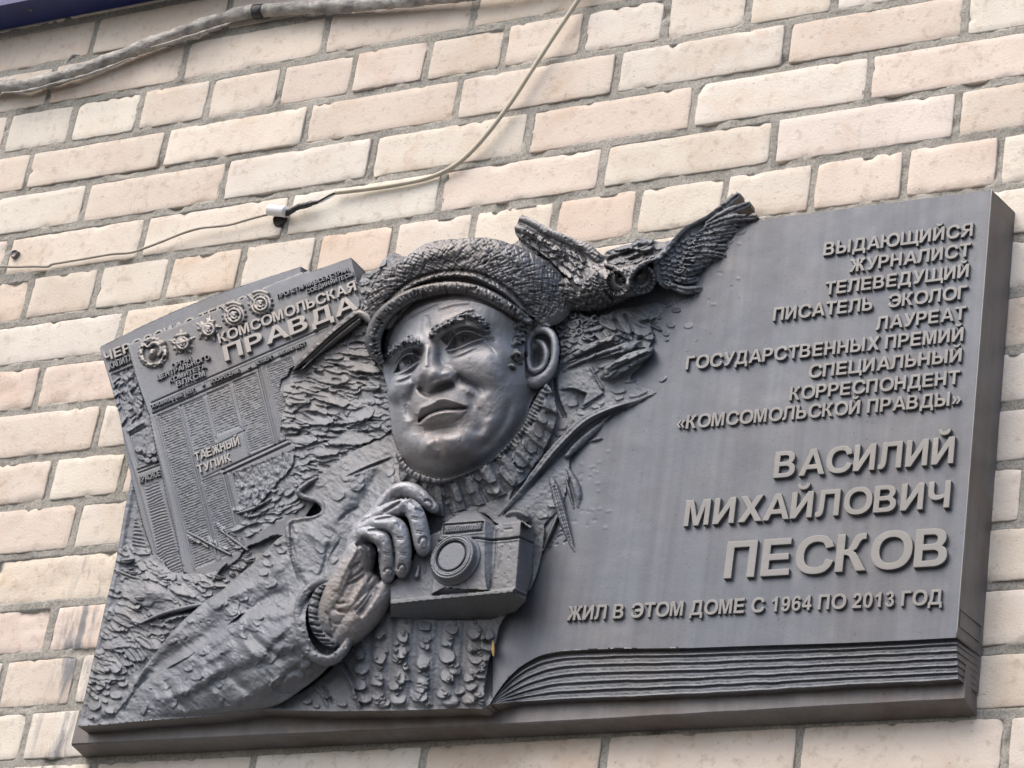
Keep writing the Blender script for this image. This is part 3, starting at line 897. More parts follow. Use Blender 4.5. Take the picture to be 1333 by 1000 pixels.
# boxed headline
for (p, q) in (((53, 167), (122, 160)), ((122, 160), (122, 196)), ((53, 167), (55, 198)), ((55, 198), (82, 196)),):
    eng(*p, *q, 0.8, -1.4)
eng(82, 197, 245, 188, 1.0, -2.6); eng(82, 200.5, 245, 191, 1.0, 1.4); eng(82, 203, 245, 195, 1.0, -2.0)
eng(84, 198, 85, 300, 0.9, -2.0); eng(88, 203, 89, 290, 0.9, 1.6); eng(92, 205, 93, 270, 0.8, -1.4)
# engraving of people inside the picture box
mp = (AA > 94) & (BB > 207) & (BB < 275) & (AA < 260) & (F_.L == FRONT)
F_.H += np.where(mp, 2.4 * np.abs(fbm(AA / 7, BB / 13, 4, 81, 0.6)) - 1.2 + 1.2 * fbm(AA / 3, BB / 3, 3, 82), 0).astype(np.float32)
for k in range(11):
    a = 101 + k * 12 + rnd.uniform(-2, 2); b = 240 + rnd.uniform(-5, 5)
    F_.blob(*uv_(a, b - 15), 3.2, 3.6, 0, 3.2, only=[FRONT]); F_.blob(*uv_(a + 0.5, b), 4.2, 10, 0.1, 3.0, only=[FRONT])
    F_.add([uv_(a - 2, b + 8), uv_(a - 3, b + 22)], 1.6, 2.4, only=[FRONT]); F_.add([uv_(a + 2, b + 8), uv_(a + 4, b + 21)], 1.6, 2.4, only=[FRONT])
    F_.add([uv_(a - 3, b - 6), uv_(a - 8, b + 2)], 1.2, 2.2, only=[FRONT])
for k in range(46):
    a = 96 + k * 3.1; F_.add([uv_(a, 207 + rnd.uniform(-1, 1)), uv_(a + rnd.uniform(-1, 2), 218 + rnd.uniform(-3, 3))], 0.8, rnd.uniform(-2, 1.5), only=[FRONT])

# rear newspaper: picture box, rules, hatching
def engr(p, q, wd=0.9, amp=-1.8): F_.add([p, q], wd, amp, only=[REAR], smooth=False)
engr((143, 484.5), (176, 470), 1.0, -2.4); engr((145, 486.5), (178, 472), 0.9, 1.0)
engr((146, 486), (182, 608), 1.0, -2.2); engr((180, 612), (206, 602), 1.1, -2.6); engr((181, 616), (208, 606), 1.0, -2.2)
mp = inpoly(U, V_, [(148, 487), (180, 474), (212, 602), (183, 607)]) & (F_.L == REAR)
F_.H += np.where(mp, 2.6 * fbm(U / 5, V_ / 5, 3, 91) * sstep(560 - V_, 0, 60) + 1.2 * fbm(U / 2.4, V_ / 4, 2, 92) - 1.5, 0).astype(np.float32)
for k in range(42):
    x = rnd.uniform(150, 186); y = rnd.uniform(488, 556)
    an = rnd.choice((0.9, 2.2)) + rnd.uniform(-.3, .3); L = rnd.uniform(3, 6)
    F_.add([(x - L * math.cos(an), y - L * math.sin(an)), (x + L * math.cos(an), y + L * math.sin(an))], 1.2, rnd.choice((-3, 2.6)), only=[REAR])
for p in ((186, 588), (194, 592), (200, 588), (192, 600), (201, 599), (180, 586), (184, 596)): F_.blob(*p, 5, 4, 0.5, 3.2, only=[REAR], flat=True)
F_.add([(168, 561), (186, 550)], 2.2, 3.5, only=[REAR]); F_.add([(170, 567), (190, 556)], 1.0, -2.5, only=[REAR])
mh = inpoly(U, V_, [(188, 634), (206, 626), (238, 745), (210, 745), (200, 690)]) & (F_.L == REAR)
F_.H += np.where(mh, 0.7 * np.sin(2 * np.pi * (V_ + 0.38 * U + 2.0 * fbm(U / 12, V_ / 12, 2, 93)) / 4.0), 0).astype(np.float32)
mh = inpoly(U, V_, [(176, 675), (184, 690), (197, 740), (168, 745)]) & (F_.L == GROUND)
F_.H += np.where(mh, 0.8 * np.sin(2 * np.pi * (V_ - 0.1 * U + 2.0 * fbm(U / 12, V_ / 12, 2, 95)) / 4.6), 0).astype(np.float32)
F_.add([(133, 458), (150, 514), (166, 580), (184, 640), (205, 720)], 1.4, 1.2, only=[REAR])
F_.add([(168, 454), (182, 505), (204, 580), (222, 650), (238, 735)], 1.4, 1.2, only=[FRONT])

# medals on the masthead
def medal(lb, u, v, r, kind):
    sq = 0.93
    if kind == 'wreath':
        for k in range(22):
            t = k / 22 * 2 * math.pi
            F_.sweep([(u + r * .86 * math.cos(t), v + r * .9 * math.sin(t), 80, 3.6), (u + r * .80 * math.cos(t + .2), v + r * .84 * math.sin(t + .2), 80, 2.8)], lb, smooth=False)
        for k in range(40):
            t = rnd.uniform(0, 6.3); F_.blob(u + r * .85 * math.cos(t), v + r * .88 * math.sin(t), 1.5, 1.5, 0, rnd.choice((1.8, -2.2)), only=[lb])
        F_.sweep([(u + 2 + 8 * math.cos(t), v - 3 + 9 * math.sin(t), 81, 2.4) for t in np.linspace(-2.6, 0.9, 8)], lb, 1)
        F_.sweep([(u + 8, v - 9, 82, 3), (u + 13, v - 12, 82, 4)], lb, 1)
        F_.sweep([(u - 1, v + 4, 82, 5.5), (u, v, 83, 5)], lb, 1, 0.7, smooth=False); F_.blob(u - 2, v + 1, 2, 2, 0, 2, only=[lb])
        F_.sweep([(u - 14, v - 13, 80, 1.4), (u - 8, v - 7, 80, 1.4)], lb, smooth=False)
    else:
        for k in range(5):
            t = -math.pi / 2 - 0.12 + k * 2 * math.pi / 5 + (0.25 if kind == 'order' else 0)
            F_.sweep([(u, v, 82, r * .40), (u + r * math.cos(t), v + r * math.sin(t), 76.5, 0.9)], lb, smooth=False, zs=0.6)
        for k in range(9):
            t = k / 9 * 6.28 + 0.4
            F_.sweep([(u + r * .3 * math.cos(t), v + r * .3 * math.sin(t), 79, 3), (u + r * .72 * math.cos(t), v + r * .72 * math.sin(t), 77.5, 2.6)], lb, smooth=False)
        for k in range(26):
            t = rnd.uniform(0, 6.3); q = rnd.uniform(.4, .8) * r
            F_.blob(u + q * math.cos(t), v + q * math.sin(t), 1.6, 1.2, t, rnd.choice((-2.2, 1.8)), only=[lb])
        rr_ = r * (.42 if kind != 'gear' else .55)
        F_.sweep([(u + rr_ * math.cos(t), v + rr_ * math.sin(t), 83.5, 1.9) for t in np.linspace(0, 6.28, 14)], lb, 0.6)
        F_.sweep([(u + rr_ * .5 * math.cos(t), v + rr_ * .5 * math.sin(t), 83.5, 1.4) for t in np.linspace(0.6, 5.4, 9)], lb, 0.6)
        F_.blob(u, v, 2, 2, 0, 2.0, only=[lb])
        if kind == 'gear':
            for k in range(16):
                t = k / 16 * 6.28
                F_.sweep([(u + r * .85 * math.cos(t), v + r * .85 * math.sin(t), 79, 2.0), (u + r * 1.02 * math.cos(t), v + r * 1.02 * math.sin(t), 78, 1.6)], lb, smooth=False)
            F_.sweep([(u + r * .82 * math.cos(t), v + r * .82 * math.sin(t), 80, 2.0) for t in np.linspace(0, 6.28, 16)], lb, 0.6)
            F_.sweep([(u - r * 1.1, v - r * .75, 82, 1.3), (u + r * .2, v + r * .45, 83, 1.3)], lb, smooth=False)
            F_.sweep([(u - r * .6, v - r * .95, 81, 2.4), (u, v - r * 1.08, 81, 2.6), (u + r * .6, v - r * .9, 81, 2.4)], lb)
        if kind == 'banner':
            F_.sweep([(u - 7, v - 9, 84, 3.2), (u + 5, v - 11, 84, 3.2)], lb, smooth=False); F_.sweep([(u - 5, v + 1, 84, 2.4), (u + 8, v - 3, 84, 2.2)], lb, smooth=False)
medal(MEDALS[0], 199.5, 459, 19, 'wreath')
medal(MEDALS[1], 237.5, 447, 17, 'banner')
medal(MEDALS[2], 271.5, 429, 17, 'order')
medal(MEDALS[3], 305, 411, 15, 'gear')
medal(MEDALS[4], 339.5, 396, 15, 'gear')

# ---- foliage between the newspapers and the head
forest = spl([(376, 486), (384, 478), (420, 448), (462, 408), (470, 392), (462, 380), (468, 365), (478, 352), (500, 333), (522, 330), (545, 335), (560, 420), (530, 640), (450, 640), (405, 640), (395, 660), (372, 672), (340, 690), (318, 700), (300, 690), (330, 668), (352, 640), (378, 610), (385, 585), (366, 560), (372, 530), (364, 505)], 6, True)
wobu = 4 * fbm(U / 12, V_ / 12, 3, 101); wobv = 4 * fbm(U / 12, V_ / 12, 3, 103)
mF = inpoly(U + wobu, V_ + wobv, forest)
hF = 72 + 5 * fbm(U / 40, V_ / 26, 3, 105) - 6 * sstep(V_, 560, 700)
F_.put(w, hF, mF, GROUND, force=True)
low = spl([(90, 960), (96, 930), (124, 845), (150, 735), (158, 700), (176, 712), (200, 722), (222, 742), (240, 744), (262, 748), (300, 735), (335, 706), (380, 700), (380, 760), (240, 900), (180, 945)], 6, True)
mLo = inpoly(U + wobu, V_ + wobv, low)
hLo = F_.H * 0 + 56 + 5 * fbm(U / 34, V_ / 26, 3, 107) + 10 * np.exp(-(((U - 235) / 60) ** 2 + ((V_ - 770) / 30) ** 2)) + 4 * sstep(V_, 700, 780)
dl, _ = seg_d(U, V_, [(101, 945), (124, 845), (150, 735), (171, 622)])
hLo = 58 + (hLo - 58) * sstep(dl, 4, 26)
F_.put(w, hLo, mLo & (U < 640), GROUND, force=True)
lip, _ = seg_d(U, V_, [(90, 962), (101, 945), (124, 845), (150, 735), (163, 660), (171, 622), (175, 600)])
F_.H += np.where((F_.L == GROUND) & (U < 260), 2.0 * np.exp(-((lip - 3) / 3.5) ** 2) - 0.6 * np.exp(-((lip - 10) / 3) ** 2), 0).astype(np.float32)
base0 = F_.H.copy()

# long shingled dabs, leaning down to the right
def scatter(poly, n, la, lb_, ang, th, seed, only, area=None, edge=0.22, curl=0.0, pyr=True):
    P = np.asarray(poly); b = bbox(P); r = random.Random(seed); pts = []
    t = 0
    while len(pts) < n and t < n * 20:
        t += 1
        u = r.uniform(b[0], b[1]); v = r.uniform(b[2], b[3])
        if inpoly(np.array([u]), np.array([v]), P)[0]: pts.append((u, v))
    pts.sort(key=lambda p: -p[1])          # lower ones first so that the upper ones overlap them
    for k, (u, v) in enumerate(pts):
        flake(F_, u, v, r.uniform(*la), r.uniform(*lb_), ang + r.uniform(-.35, .35), r.uniform(*th), r.uniform(-1, 1), only, seed * 100 + k, edge, base0, curl)
scatter([(366, 500), (384, 480), (430, 446), (470, 412), (505, 430), (510, 560), (450, 600), (405, 632), (385, 612), (366, 560)], 190, (7, 17), (3.2, 6.5), 0.12, (4, 7.5), 11, (GROUND,))
scatter([(366, 500), (384, 480), (430, 446), (470, 412), (505, 430), (510, 560), (450, 600), (405, 632), (385, 612), (366, 560)], 150, (4, 10), (2.0, 4), -0.1, (2.5, 5.5), 12, (GROUND,))
for (u, v, la, lb_, an, th) in ((428, 517, 34, 8, 0.32, 9), (432, 493, 22, 8, 0.1, 8), (410, 545, 24, 8, 0.1, 8), (452, 570, 34, 10, -0.02, 10), (470, 540, 18, 9, -0.3, 8), (470, 478, 28, 7, 0.15, 9), (480, 460, 26, 6, 0.1, 9), (484, 441, 22, 5, 0.0, 8), (430, 608, 20, 8, -0.2, 8), (420, 588, 24, 7, -.1, 8), (396, 572, 18, 7, 0, 7), (404, 503, 16, 6, 0.2, 7)):
    flake(F_, u, v, la, lb_, an, th, 0.3, (GROUND,), u + v, 0.15, base0)
for k in range(60):
    u = rnd.uniform(380, 506); v = rnd.uniform(425, 610); an = rnd.uniform(-.2, .5); L = rnd.uniform(6, 16)
    F_.add([(u - L * math.cos(an), v - L * math.sin(an)), (u, v + rnd.uniform(-2, 2)), (u + L * math.cos(an), v + L * math.sin(an))], rnd.uniform(1.0, 2.0), -rnd.uniform(2, 5), 0.3, only=[GROUND])
# clump behind the cap at the top left and small crumbs
scatter([(470, 352), (500, 332), (530, 334), (520, 370), (490, 400), (470, 400)], 60, (4, 9), (3, 6), -0.8, (3, 7), 13, (GROUND,))
scatter([(355, 600), (400, 590), (420, 640), (392, 662), (330, 700), (300, 700)], 70, (5, 13), (2.5, 5), -0.45, (3, 6), 14, (GROUND,))
# lower left foliage
scatter([(160, 705), (222, 738), (262, 750), (330, 712), (300, 750), (240, 800), (150, 880), (130, 900), (118, 900), (140, 800)], 170, (6, 15), (3, 6.5), 0.25, (3.5, 7), 15, (GROUND,))
scatter([(160, 705), (222, 738), (262, 750), (330, 712), (300, 750), (240, 800), (150, 880), (110, 930), (118, 900), (140, 800)], 130, (3, 8), (2.5, 5), 0.7, (3, 6), 16, (GROUND,))
for (u, v, la, lb_, an, th) in ((255, 700, 13, 5, 0.5, 8), (272, 712, 12, 5, 0.4, 8), (300, 704, 13, 4, 0.6, 8), (312, 716, 12, 5, 0.3, 7), (288, 722, 14, 5, 0.2, 7), (330, 668, 14, 5, -0.3, 7), (346, 660, 14, 5, -0.4, 7), (185, 772, 36, 16, 0.25, 7), (168, 800, 22, 9, 0.45, 7), (215, 795, 22, 13, -0.1, 8), (160, 808, 14, 7, 0.5, 6), (148, 760, 10, 10, 0.2, 5), (240, 768, 18, 9, 0.3, 8), (176, 852, 16, 9, 0.2, 6), (150, 838, 16, 8, -.2, 6), (196, 838, 14, 8, 0.1, 6)):
    flake(F_, u, v, la, lb_, an, th, -0.3, (GROUND,), u + v, 0.2, base0)
for (u, v, r_) in ((119, 887, 4.5), (131, 893, 6), (124, 908, 3.5), (138, 902, 4), (123, 918, 7), (137, 912, 3.5), (126, 936, 6), (143, 925, 5), (118, 934, 3), (150, 905, 6), (146, 886, 5), (160, 890, 5), (152, 870, 6), (136, 872, 5)):
    flake(F_, u, v, r_ * 1.3, r_, rnd.uniform(-.6, .6), 5.5, 0, (GROUND,), u, 0.3)
# leaf sprigs
def leaf(u, v, L, wd, an, amp, lb):
    ex, ey = math.cos(an), math.sin(an)
    p0 = (u, v); p1 = (u + ex * L * .5 - ey * 1.5, v + ey * L * .5 + ex * 1.5); p2 = (u + ex * L, v + ey * L)
    j = min(max(int((v - V0) / S), 0), NV - 1); i = min(max(int((u - U0) / S), 0), NU - 1)
    h = float(F_.H[j, i])
    F_.sweep([(*p0, h + amp * .4, wd * .45), (*p1, h + amp, wd), (*p2, h + amp * .5, 0.6)], lb, 0, 0.5)
    F_.add([p0, p1, p2], 0.8, -1.3, only=[lb])
for (pts, n) in (([(246, 694), (262, 702), (280, 712), (300, 722)], 6), ([(286, 690), (300, 700), (322, 716)], 5), ([(232, 717), (256, 728), (280, 738)], 0), ([(150, 742), (176, 752), (200, 756)], 0), ([(204, 748), (222, 758), (242, 778)], 0), ([(278, 755), (286, 742), (294, 734)], 0), ([(310, 668), (330, 662), (352, 650)], 4)):
    P = spl(pts, 5)
    hh = float(F_.H[int((pts[0][1] - V0) / S), int((pts[0][0] - U0) / S)]) + 4
    F_.sweep([(p[0], p[1], hh - 1.5, 1.6) for p in pts], SPRIG, 0)
    for k in range(n):
        q = P[int((k + .5) / n * (len(P) - 1))]
        flake(F_, q[0] + rnd.uniform(-2, 2), q[1] + rnd.choice((-5, 5)), rnd.uniform(5, 8), rnd.uniform(2.5, 4), 0.5 + rnd.uniform(-.7, .7), 5, 0.3, (GROUND, FRONT), k + q[0], 0.25)
for k in range(26):
    u = rnd.uniform(150, 330); v = rnd.uniform(690, 800)
    if inpoly(np.array([u]), np.array([v]), low)[0]: leaf(u, v, rnd.uniform(8, 18), rnd.uniform(2, 3.6), rnd.uniform(-.2, .9), 4, SPRIG)
for k in range(8):
    an = math.radians(rnd.uniform(200, 250)); F_.add([(168 + k * 5, 880 - k * 4), (160 + k * 5, 866 - k * 4 + rnd.uniform(-3, 3)), (150 + k * 4, 848 - k * 3)], 1.6, 3, 0.3, only=[GROUND])
# dark long crack / twig in front of the arm
F_.sweep([(182, 812, 66, 1), (210, 800, 70, 2.6), (240, 792, 74, 3), (268, 786, 72, 1.5)], SPRIG, 0)
F_.add([(205, 806), (240, 796), (275, 786)], 2.6, -9, 0.2, only=[GROUND])
# hut roof beams
F_.sweep([(383, 481, 80, 1.5), (398, 466, 84, 4.6), (430, 437, 88, 6), (463, 411, 92, 6), (472, 408, 92, 4)], LOG, 0)
F_.sweep([(392, 482, 80, 1), (410, 464, 80, 3), (440, 440, 84, 4), (468, 418, 88, 4)], LOG, 0)
F_.sweep([(462, 409, 92, 5), (474, 411, 92, 6), (487, 420, 90, 6)], LOG, 1)
for k in range(5): F_.add([(390 + k, 474 + k * 1.5), (430 + k, 436 + k * 1.8), (464 + k, 409 + k * 1.6)], 0.9, -1.8 if k % 2 else 1.2, only=[LOG])

# ---- coat: shoulder, lapels, upper arm
coat = spl([(389, 639), (400, 630), (413, 622), (444, 598), (473, 581), (499, 569), (520, 556), (545, 600), (560, 640), (500, 700), (455, 760), (430, 790), (330, 905), (250, 936), (150, 944), (162, 915), (186, 872), (222, 826), (258, 790), (290, 768), (314, 747), (330, 734), (346, 717), (362, 702), (372, 694), (376, 680), (390, 677), (406, 676), (416, 673), (421, 666), (420, 658), (415, 652), (404, 649), (395, 647)], 5, True)
ctrl = [(389, 639, 84), (420, 618, 82), (470, 582, 76), (505, 567, 72), (540, 590, 74), (440, 640, 84), (480, 630, 82), (520, 640, 82), (430, 690, 90), (470, 680, 84), (400, 700, 92), (376, 690, 92), (385, 735, 92), (410, 750, 92), (450, 720, 84), (360, 715, 86), (340, 740, 84), (350, 780, 92), (310, 760, 78), (300, 800, 92), (260, 800, 72), (240, 830, 80), (200, 860, 66), (190, 890, 72), (165, 920, 62), (250, 880, 84), (300, 860, 96), (330, 905, 90), (230, 925, 66), (150, 940, 60), (180, 935, 61), (300, 925, 66), (400, 640, 80)]
mC = inpoly(U, V_, coat)
hC = tps(ctrl, U, V_, 0.02)
F_.put(w, hC, mC, COAT, force=True)
# rolled edges of collar and lapel, with the notch behind them
F_.sweep([(413, 622, 84, 2), (400, 630, 88, 3), (390, 639, 90, 3.6), (392, 645, 88, 3.6), (403, 649, 88, 3.4), (414, 652, 88, 3.4), (421, 660, 88, 3.6), (420, 669, 88, 3.6), (408, 675, 90, 3.6), (392, 677, 92, 3.4), (377, 681, 94, 3.6), (375, 694, 96, 3.4), (379, 715, 96, 3.0), (387, 740, 96, 2.6), (396, 765, 94, 1.5)], COAT, 2.0)
F_.add([(450, 622), (475, 610), (512, 596)], 1.6, -3.5, 0.2, only=[COAT])
F_.add([(454, 618), (480, 606), (510, 594)], 1.4, 1.6, 0.2, only=[COAT])
for pts, wd, am in (([(300, 778), (350, 750), (372, 722)], 9, 5), ([(470, 600), (450, 640), (430, 690)], 10, 4), ([(500, 600), (480, 640), (452, 680)], 8, -5), ([(515, 620), (500, 645)], 6, 4), ([(245, 815), (280, 790), (320, 770)], 7, 4), ([(378, 700), (384, 735), (396, 764)], 3, -6), ([(430, 700), (424, 730), (416, 752)], 3, -3), ([(440, 680), (452, 668), (468, 660)], 2, -3), ([(445, 700), (430, 725), (425, 745)], 1.4, -2.5), ([(400, 690), (420, 706), (440, 700)], 5, 2),
                    ([(300, 800), (262, 832), (215, 860), (178, 905)], 10, -10), ([(268, 786), (240, 812), (215, 836)], 6, 4), ([(330, 762), (300, 776), (272, 796)], 7, 4), ([(314, 800), (352, 778), (376, 772)], 8, -6), ([(386, 690), (384, 715), (392, 745)], 6, 3),
                    ([(196, 872), (180, 900), (160, 930)], 5, -5), ([(345, 720), (352, 742), (345, 758)], 4, -2.5)):
    F_.add(pts, wd, am, 0.25, only=[COAT])
F_.blob(430, 660, 10, 6, 0.3, 0)
# ---- sweater body with ribs of clay dabs
sw = spl([(452, 815), (470, 780), (500, 720), (560, 660), (650, 640), (700, 640), (708, 700), (694, 760), (668, 790), (652, 812), (645, 838), (636, 862), (630, 900), (627, 924), (560, 926), (480, 928), (430, 928), (380, 928), (372, 912), (400, 896), (436, 864)], 5, True)
mW = inpoly(U, V_, sw)
hW = tps([(452, 815, 70), (500, 800, 74), (560, 800, 76), (620, 800, 72), (660, 780, 66), (645, 838, 64), (628, 920, 62), (560, 922, 63), (480, 924, 62), (400, 922, 60), (436, 864, 64), (560, 860, 72), (500, 860, 70), (600, 860, 69), (560, 660, 80), (690, 650, 70), (700, 740, 62), (600, 640, 84), (470, 900, 64), (390, 912, 60)], U, V_, 0.01)
cols = [(468, 2), (495, 8), (522, 8), (553, 9), (586, 10), (620, 9)]
cc = np.zeros_like(U)
for c, _w in ((481, 0), (508, 0), (538, 0), (569, 0), (603, 0)):
    x = U - (c + (V_ - 860) * -0.055)
    cc += -3.2 * np.exp(-(x / 5.5) ** 2)
hW = hW + np.where(V_ > 790, cc, 0)
F_.put(w, hW, mW, SWEATER, force=True)
F_.add([(440, 862), (455, 885), (462, 905), (472, 928)], 2.2, 5, 0.1, only=[SWEATER]); F_.add([(446, 862), (459, 884), (468, 910), (474, 926)], 1.6, -3, only=[SWEATER])
F_.add([(408, 892), (420, 906), (428, 922)], 2, 3, 0.2, only=[SWEATER]); F_.add([(417, 890), (428, 904), (434, 918)], 1.6, -3, 0.2, only=[SWEATER])
base0 = F_.H.copy()
for (u, v, ru, rv, th) in ((553, 815, 9, 7, 6), (553, 838, 7, 9, 6), (551, 862, 9, 10, 6), (550, 890, 9, 9, 6), (545, 905, 12, 10, 5), (546, 896, 7, 7, 4),
                          (495, 823, 8, 10, 6), (494, 855, 9, 11, 6), (491, 885, 9, 10, 7), (495, 910, 9, 8, 5), (500, 916, 8, 6, 4),
                          (524, 828, 8, 9, 6), (522, 849, 7, 9, 6), (521, 883, 7, 8, 6), (513, 893, 7, 6, 5), (518, 910, 10, 8, 5), (528, 868, 4, 6, 5),
                          (588, 819, 9, 7, 6), (582, 834, 9, 10, 5), (582, 853, 11, 12, 6), (583, 880, 10, 9, 7), (592, 872, 9, 8, 5), (578, 903, 10, 7, 5), (588, 913, 12, 7, 5), (598, 899, 7, 6, 4),
                          (618, 822, 10, 10, 6), (634, 826, 9, 9, 6), (615, 843, 8, 8, 5), (634, 840, 9, 8, 6), (619, 858, 9, 7, 6), (634, 856, 6, 6, 6), (628, 866, 5, 5, 5), (625, 876, 11, 8, 5), (610, 883, 7, 6, 5), (614, 893, 8, 7, 5), (624, 902, 8, 7, 5), (610, 910, 9, 8, 5),
                          (468, 826, 8, 9, 5), (468, 850, 7, 9, 6), (470, 870, 10, 8, 5), (468, 890, 10, 9, 5), (474, 908, 10, 8, 5), (462, 905, 6, 6, 4), (425, 905, 6, 5, 4), (400, 912, 6, 5, 4), (445, 915, 7, 5, 4), (412, 918, 5, 4, 4)):
    flake(F_, u, v, ru, rv, rnd.uniform(-.25, .25), th, rnd.uniform(-.4, .4), (SWEATER,), u * 3 + v, 0.22, base0)
for k in range(120):
    u = rnd.choice((468, 495, 522, 553, 586, 620, 630)) + rnd.uniform(-9, 9); v = rnd.uniform(808, 920)
    flake(F_, u, v, rnd.uniform(2, 5), rnd.uniform(2, 4), rnd.uniform(-1, 1), rnd.uniform(2, 4), 0, (SWEATER,), k, 0.3)

# ---- sleeve
slv = spl([(430, 757), (415, 759), (402, 764), (385, 773), (370, 780), (340, 792), (314, 800), (292, 818), (266, 840), (244, 856), (222, 868), (200, 880), (186, 890), (172, 905), (160, 934), (162, 944), (220, 940), (262, 937), (300, 930), (330, 924), (352, 920), (372, 912), (394, 897), (414, 882), (434, 862), (458, 828), (455, 790)], 5, True)
mS2 = inpoly(U, V_, slv)
hS = tps([(430, 757, 96), (402, 764, 100), (370, 780, 96), (314, 800, 88), (266, 840, 80), (222, 868, 70), (186, 890, 64), (160, 934, 60), (162, 944, 60), (220, 936, 62), (262, 933, 66), (300, 925, 70), (352, 915, 74), (394, 893, 78), (434, 858, 84), (455, 815, 96), (400, 800, 122), (420, 800, 118), (370, 820, 118), (340, 840, 112), (300, 860, 100), (260, 890, 84), (220, 905, 72), (380, 860, 106), (340, 890, 92), (410, 850, 104), (300, 900, 82), (340, 812, 104), (240, 870, 78)], U, V_, 0.01)
F_.put(w, hS, mS2, SLEEVE, force=True)
for pts, wd, am in (([(232, 872), (280, 836), (330, 806), (384, 784)], 9, 6), ([(250, 905), (300, 880), (350, 862), (398, 846)], 9, -5), ([(200, 915), (250, 895), (290, 868)], 7, 4), ([(300, 915), (340, 895), (385, 878)], 8, 4), ([(318, 806), (330, 830), (352, 848), (372, 862)], 5, -6), ([(312, 806), (318, 836), (340, 862)], 5, 4), ([(372, 826), (356, 842), (350, 852)], 5, -4), ([(388, 806), (372, 816), (358, 836)], 5, 4),
                    ([(392, 866), (372, 880), (352, 905)], 4, -3), ([(290, 850), (300, 880), (330, 905)], 6, -4), ([(262, 862), (270, 890), (290, 915)], 6, 4), ([(345, 870), (360, 895)], 2, -2.5), ([(365, 880), (352, 893), (362, 908)], 1.4, 2.4),
                    ([(215, 885), (225, 905), (245, 925)], 5, -4), ([(404, 778), (380, 796), (350, 806)], 6, 4), ([(305, 835), (285, 852), (255, 866)], 6, 4)):
    F_.add(pts, wd, am, 0.25, only=[SLEEVE])
base0 = F_.H.copy()
# flat coin-like dabs all over coat and sleeve
for k in range(130):
    if k < 75: u = rnd.uniform(165, 440); v = rnd.uniform(770, 938)
    else: u = rnd.uniform(250, 520); v = rnd.uniform(580, 820)
    flake(F_, u, v, rnd.uniform(4, 11), rnd.uniform(3.5, 8), rnd.uniform(-1.5, 1.5), rnd.uniform(0.7, 1.9), rnd.uniform(-1, 1), (COAT, SLEEVE), k + 500, 0.3)
for (u, v, r_) in ((316, 778, 8), (300, 796, 9), (350, 732, 8), (366, 716, 7), (343, 745, 7), (352, 760, 8), (465, 632, 10), (440, 645, 10), (330, 816, 9), (256, 880, 9), (238, 900, 8), (245, 870, 7), (360, 706, 6), (346, 720, 6)):
    flake(F_, u, v, r_, r_ * .75, rnd.uniform(-.5, .3), 2.6, 0, (COAT, SLEEVE), u, 0.25)
for k in range(90):
    u = rnd.uniform(165, 440); v = rnd.uniform(760, 935); an = rnd.uniform(0, 3.1); L = rnd.uniform(2, 7)
    F_.add([(u, v), (u + L * math.cos(an), v + L * math.sin(an))], rnd.uniform(.8, 1.4), rnd.choice((-1.8, 1.4)), 0.3, only=[COAT, SLEEVE])
# loose modelling of cloth
mcl = np.isin(F_.L, [COAT, SLEEVE])
rg = fbm((U * .8 + V_ * .6) / 30, (V_ * .8 - U * .6) / 11, 3, 301)
F_.H += np.where(mcl, 1.1 * rg + 1.0 * (0.4 - np.abs(fbm((U + V_) / 22, (V_ - U) / 9, 3, 303))) , 0).astype(np.float32)
# small ear of the bottom edge: bottoms out on the base
F_.H -= np.where(np.isin(F_.L, [COAT, SLEEVE]) , 0, 0).astype(np.float32)

# ---- cuff
rim = [(431, 757, 104, 4), (418, 758, 112, 5), (406, 764, 118, 5.5), (394, 778, 124, 6), (389, 795, 126, 6), (390, 815, 124, 6), (395, 834, 120, 6.5), (403, 849, 116, 7), (416, 858, 112, 7), (430, 860, 108, 7), (442, 853, 104, 7), (451, 841, 100, 6.5), (458, 828, 96, 5)]
inner = spl([(431, 760), (412, 770), (402, 785), (398, 805), (402, 828), (412, 845), (426, 852), (440, 844), (456, 826), (470, 800), (450, 770)], 5, True)
mI = inpoly(U, V_, inner)
F_.put(w, np.full(U.shape, 84.0, np.float32) + 0.12 * (U - 400) * 0, mI, CUFF, force=True)
F_.sweep([(p[0], p[1], p[2] - 2 + 2 * math.sin(p[0] * .9), p[3]) for p in rim], SLEEVE, 3, 0.7)
F_.sweep([(430, 762, 106, 5), (416, 770, 112, 6), (409, 785, 116, 7), (408, 803, 116, 7), (412, 818, 112, 7.5), (422, 832, 106, 7), (434, 838, 100, 6)], CUFF, 1)
for k in range(12):
    t = k / 11; q = spl([(424, 764), (412, 776), (408, 795), (410, 812), (418, 828), (430, 837)], 6)[int(t * 29)]
    F_.add([(q[0] - 5, q[1] - 1 + t * 3), (q[0] + 6, q[1] + 3)], 1.4, -4, only=[CUFF], smooth=False)
for k in range(60):
    u = rnd.uniform(390, 455); v = rnd.uniform(760, 862); F_.blob(u, v, 1.6, 1.6, 0, rnd.choice((-1.6, 1.6)), only=[SLEEVE, CUFF])

# ---- turtleneck collar
cpoly = spl([(520, 596), (530, 612), (545, 622), (575, 627), (610, 613), (650, 588), (680, 558), (698, 528), (708, 500), (720, 510), (724, 545), (712, 580), (696, 606), (677, 630), (655, 645), (634, 655), (600, 664), (575, 672), (556, 668), (535, 650), (522, 625)], 5, True)
mCo = inpoly(U + 0.6 * wobu, V_ + 0.6 * wobv, cpoly)
dr, tr = seg_d(U, V_, spl([(515, 585), (530, 608), (550, 622), (575, 625), (610, 611), (650, 585), (680, 555), (700, 523), (712, 495)], 5))
hCo = 100 - 0.42 * dr - 12 * sstep(tr, 0.45, 1.0)
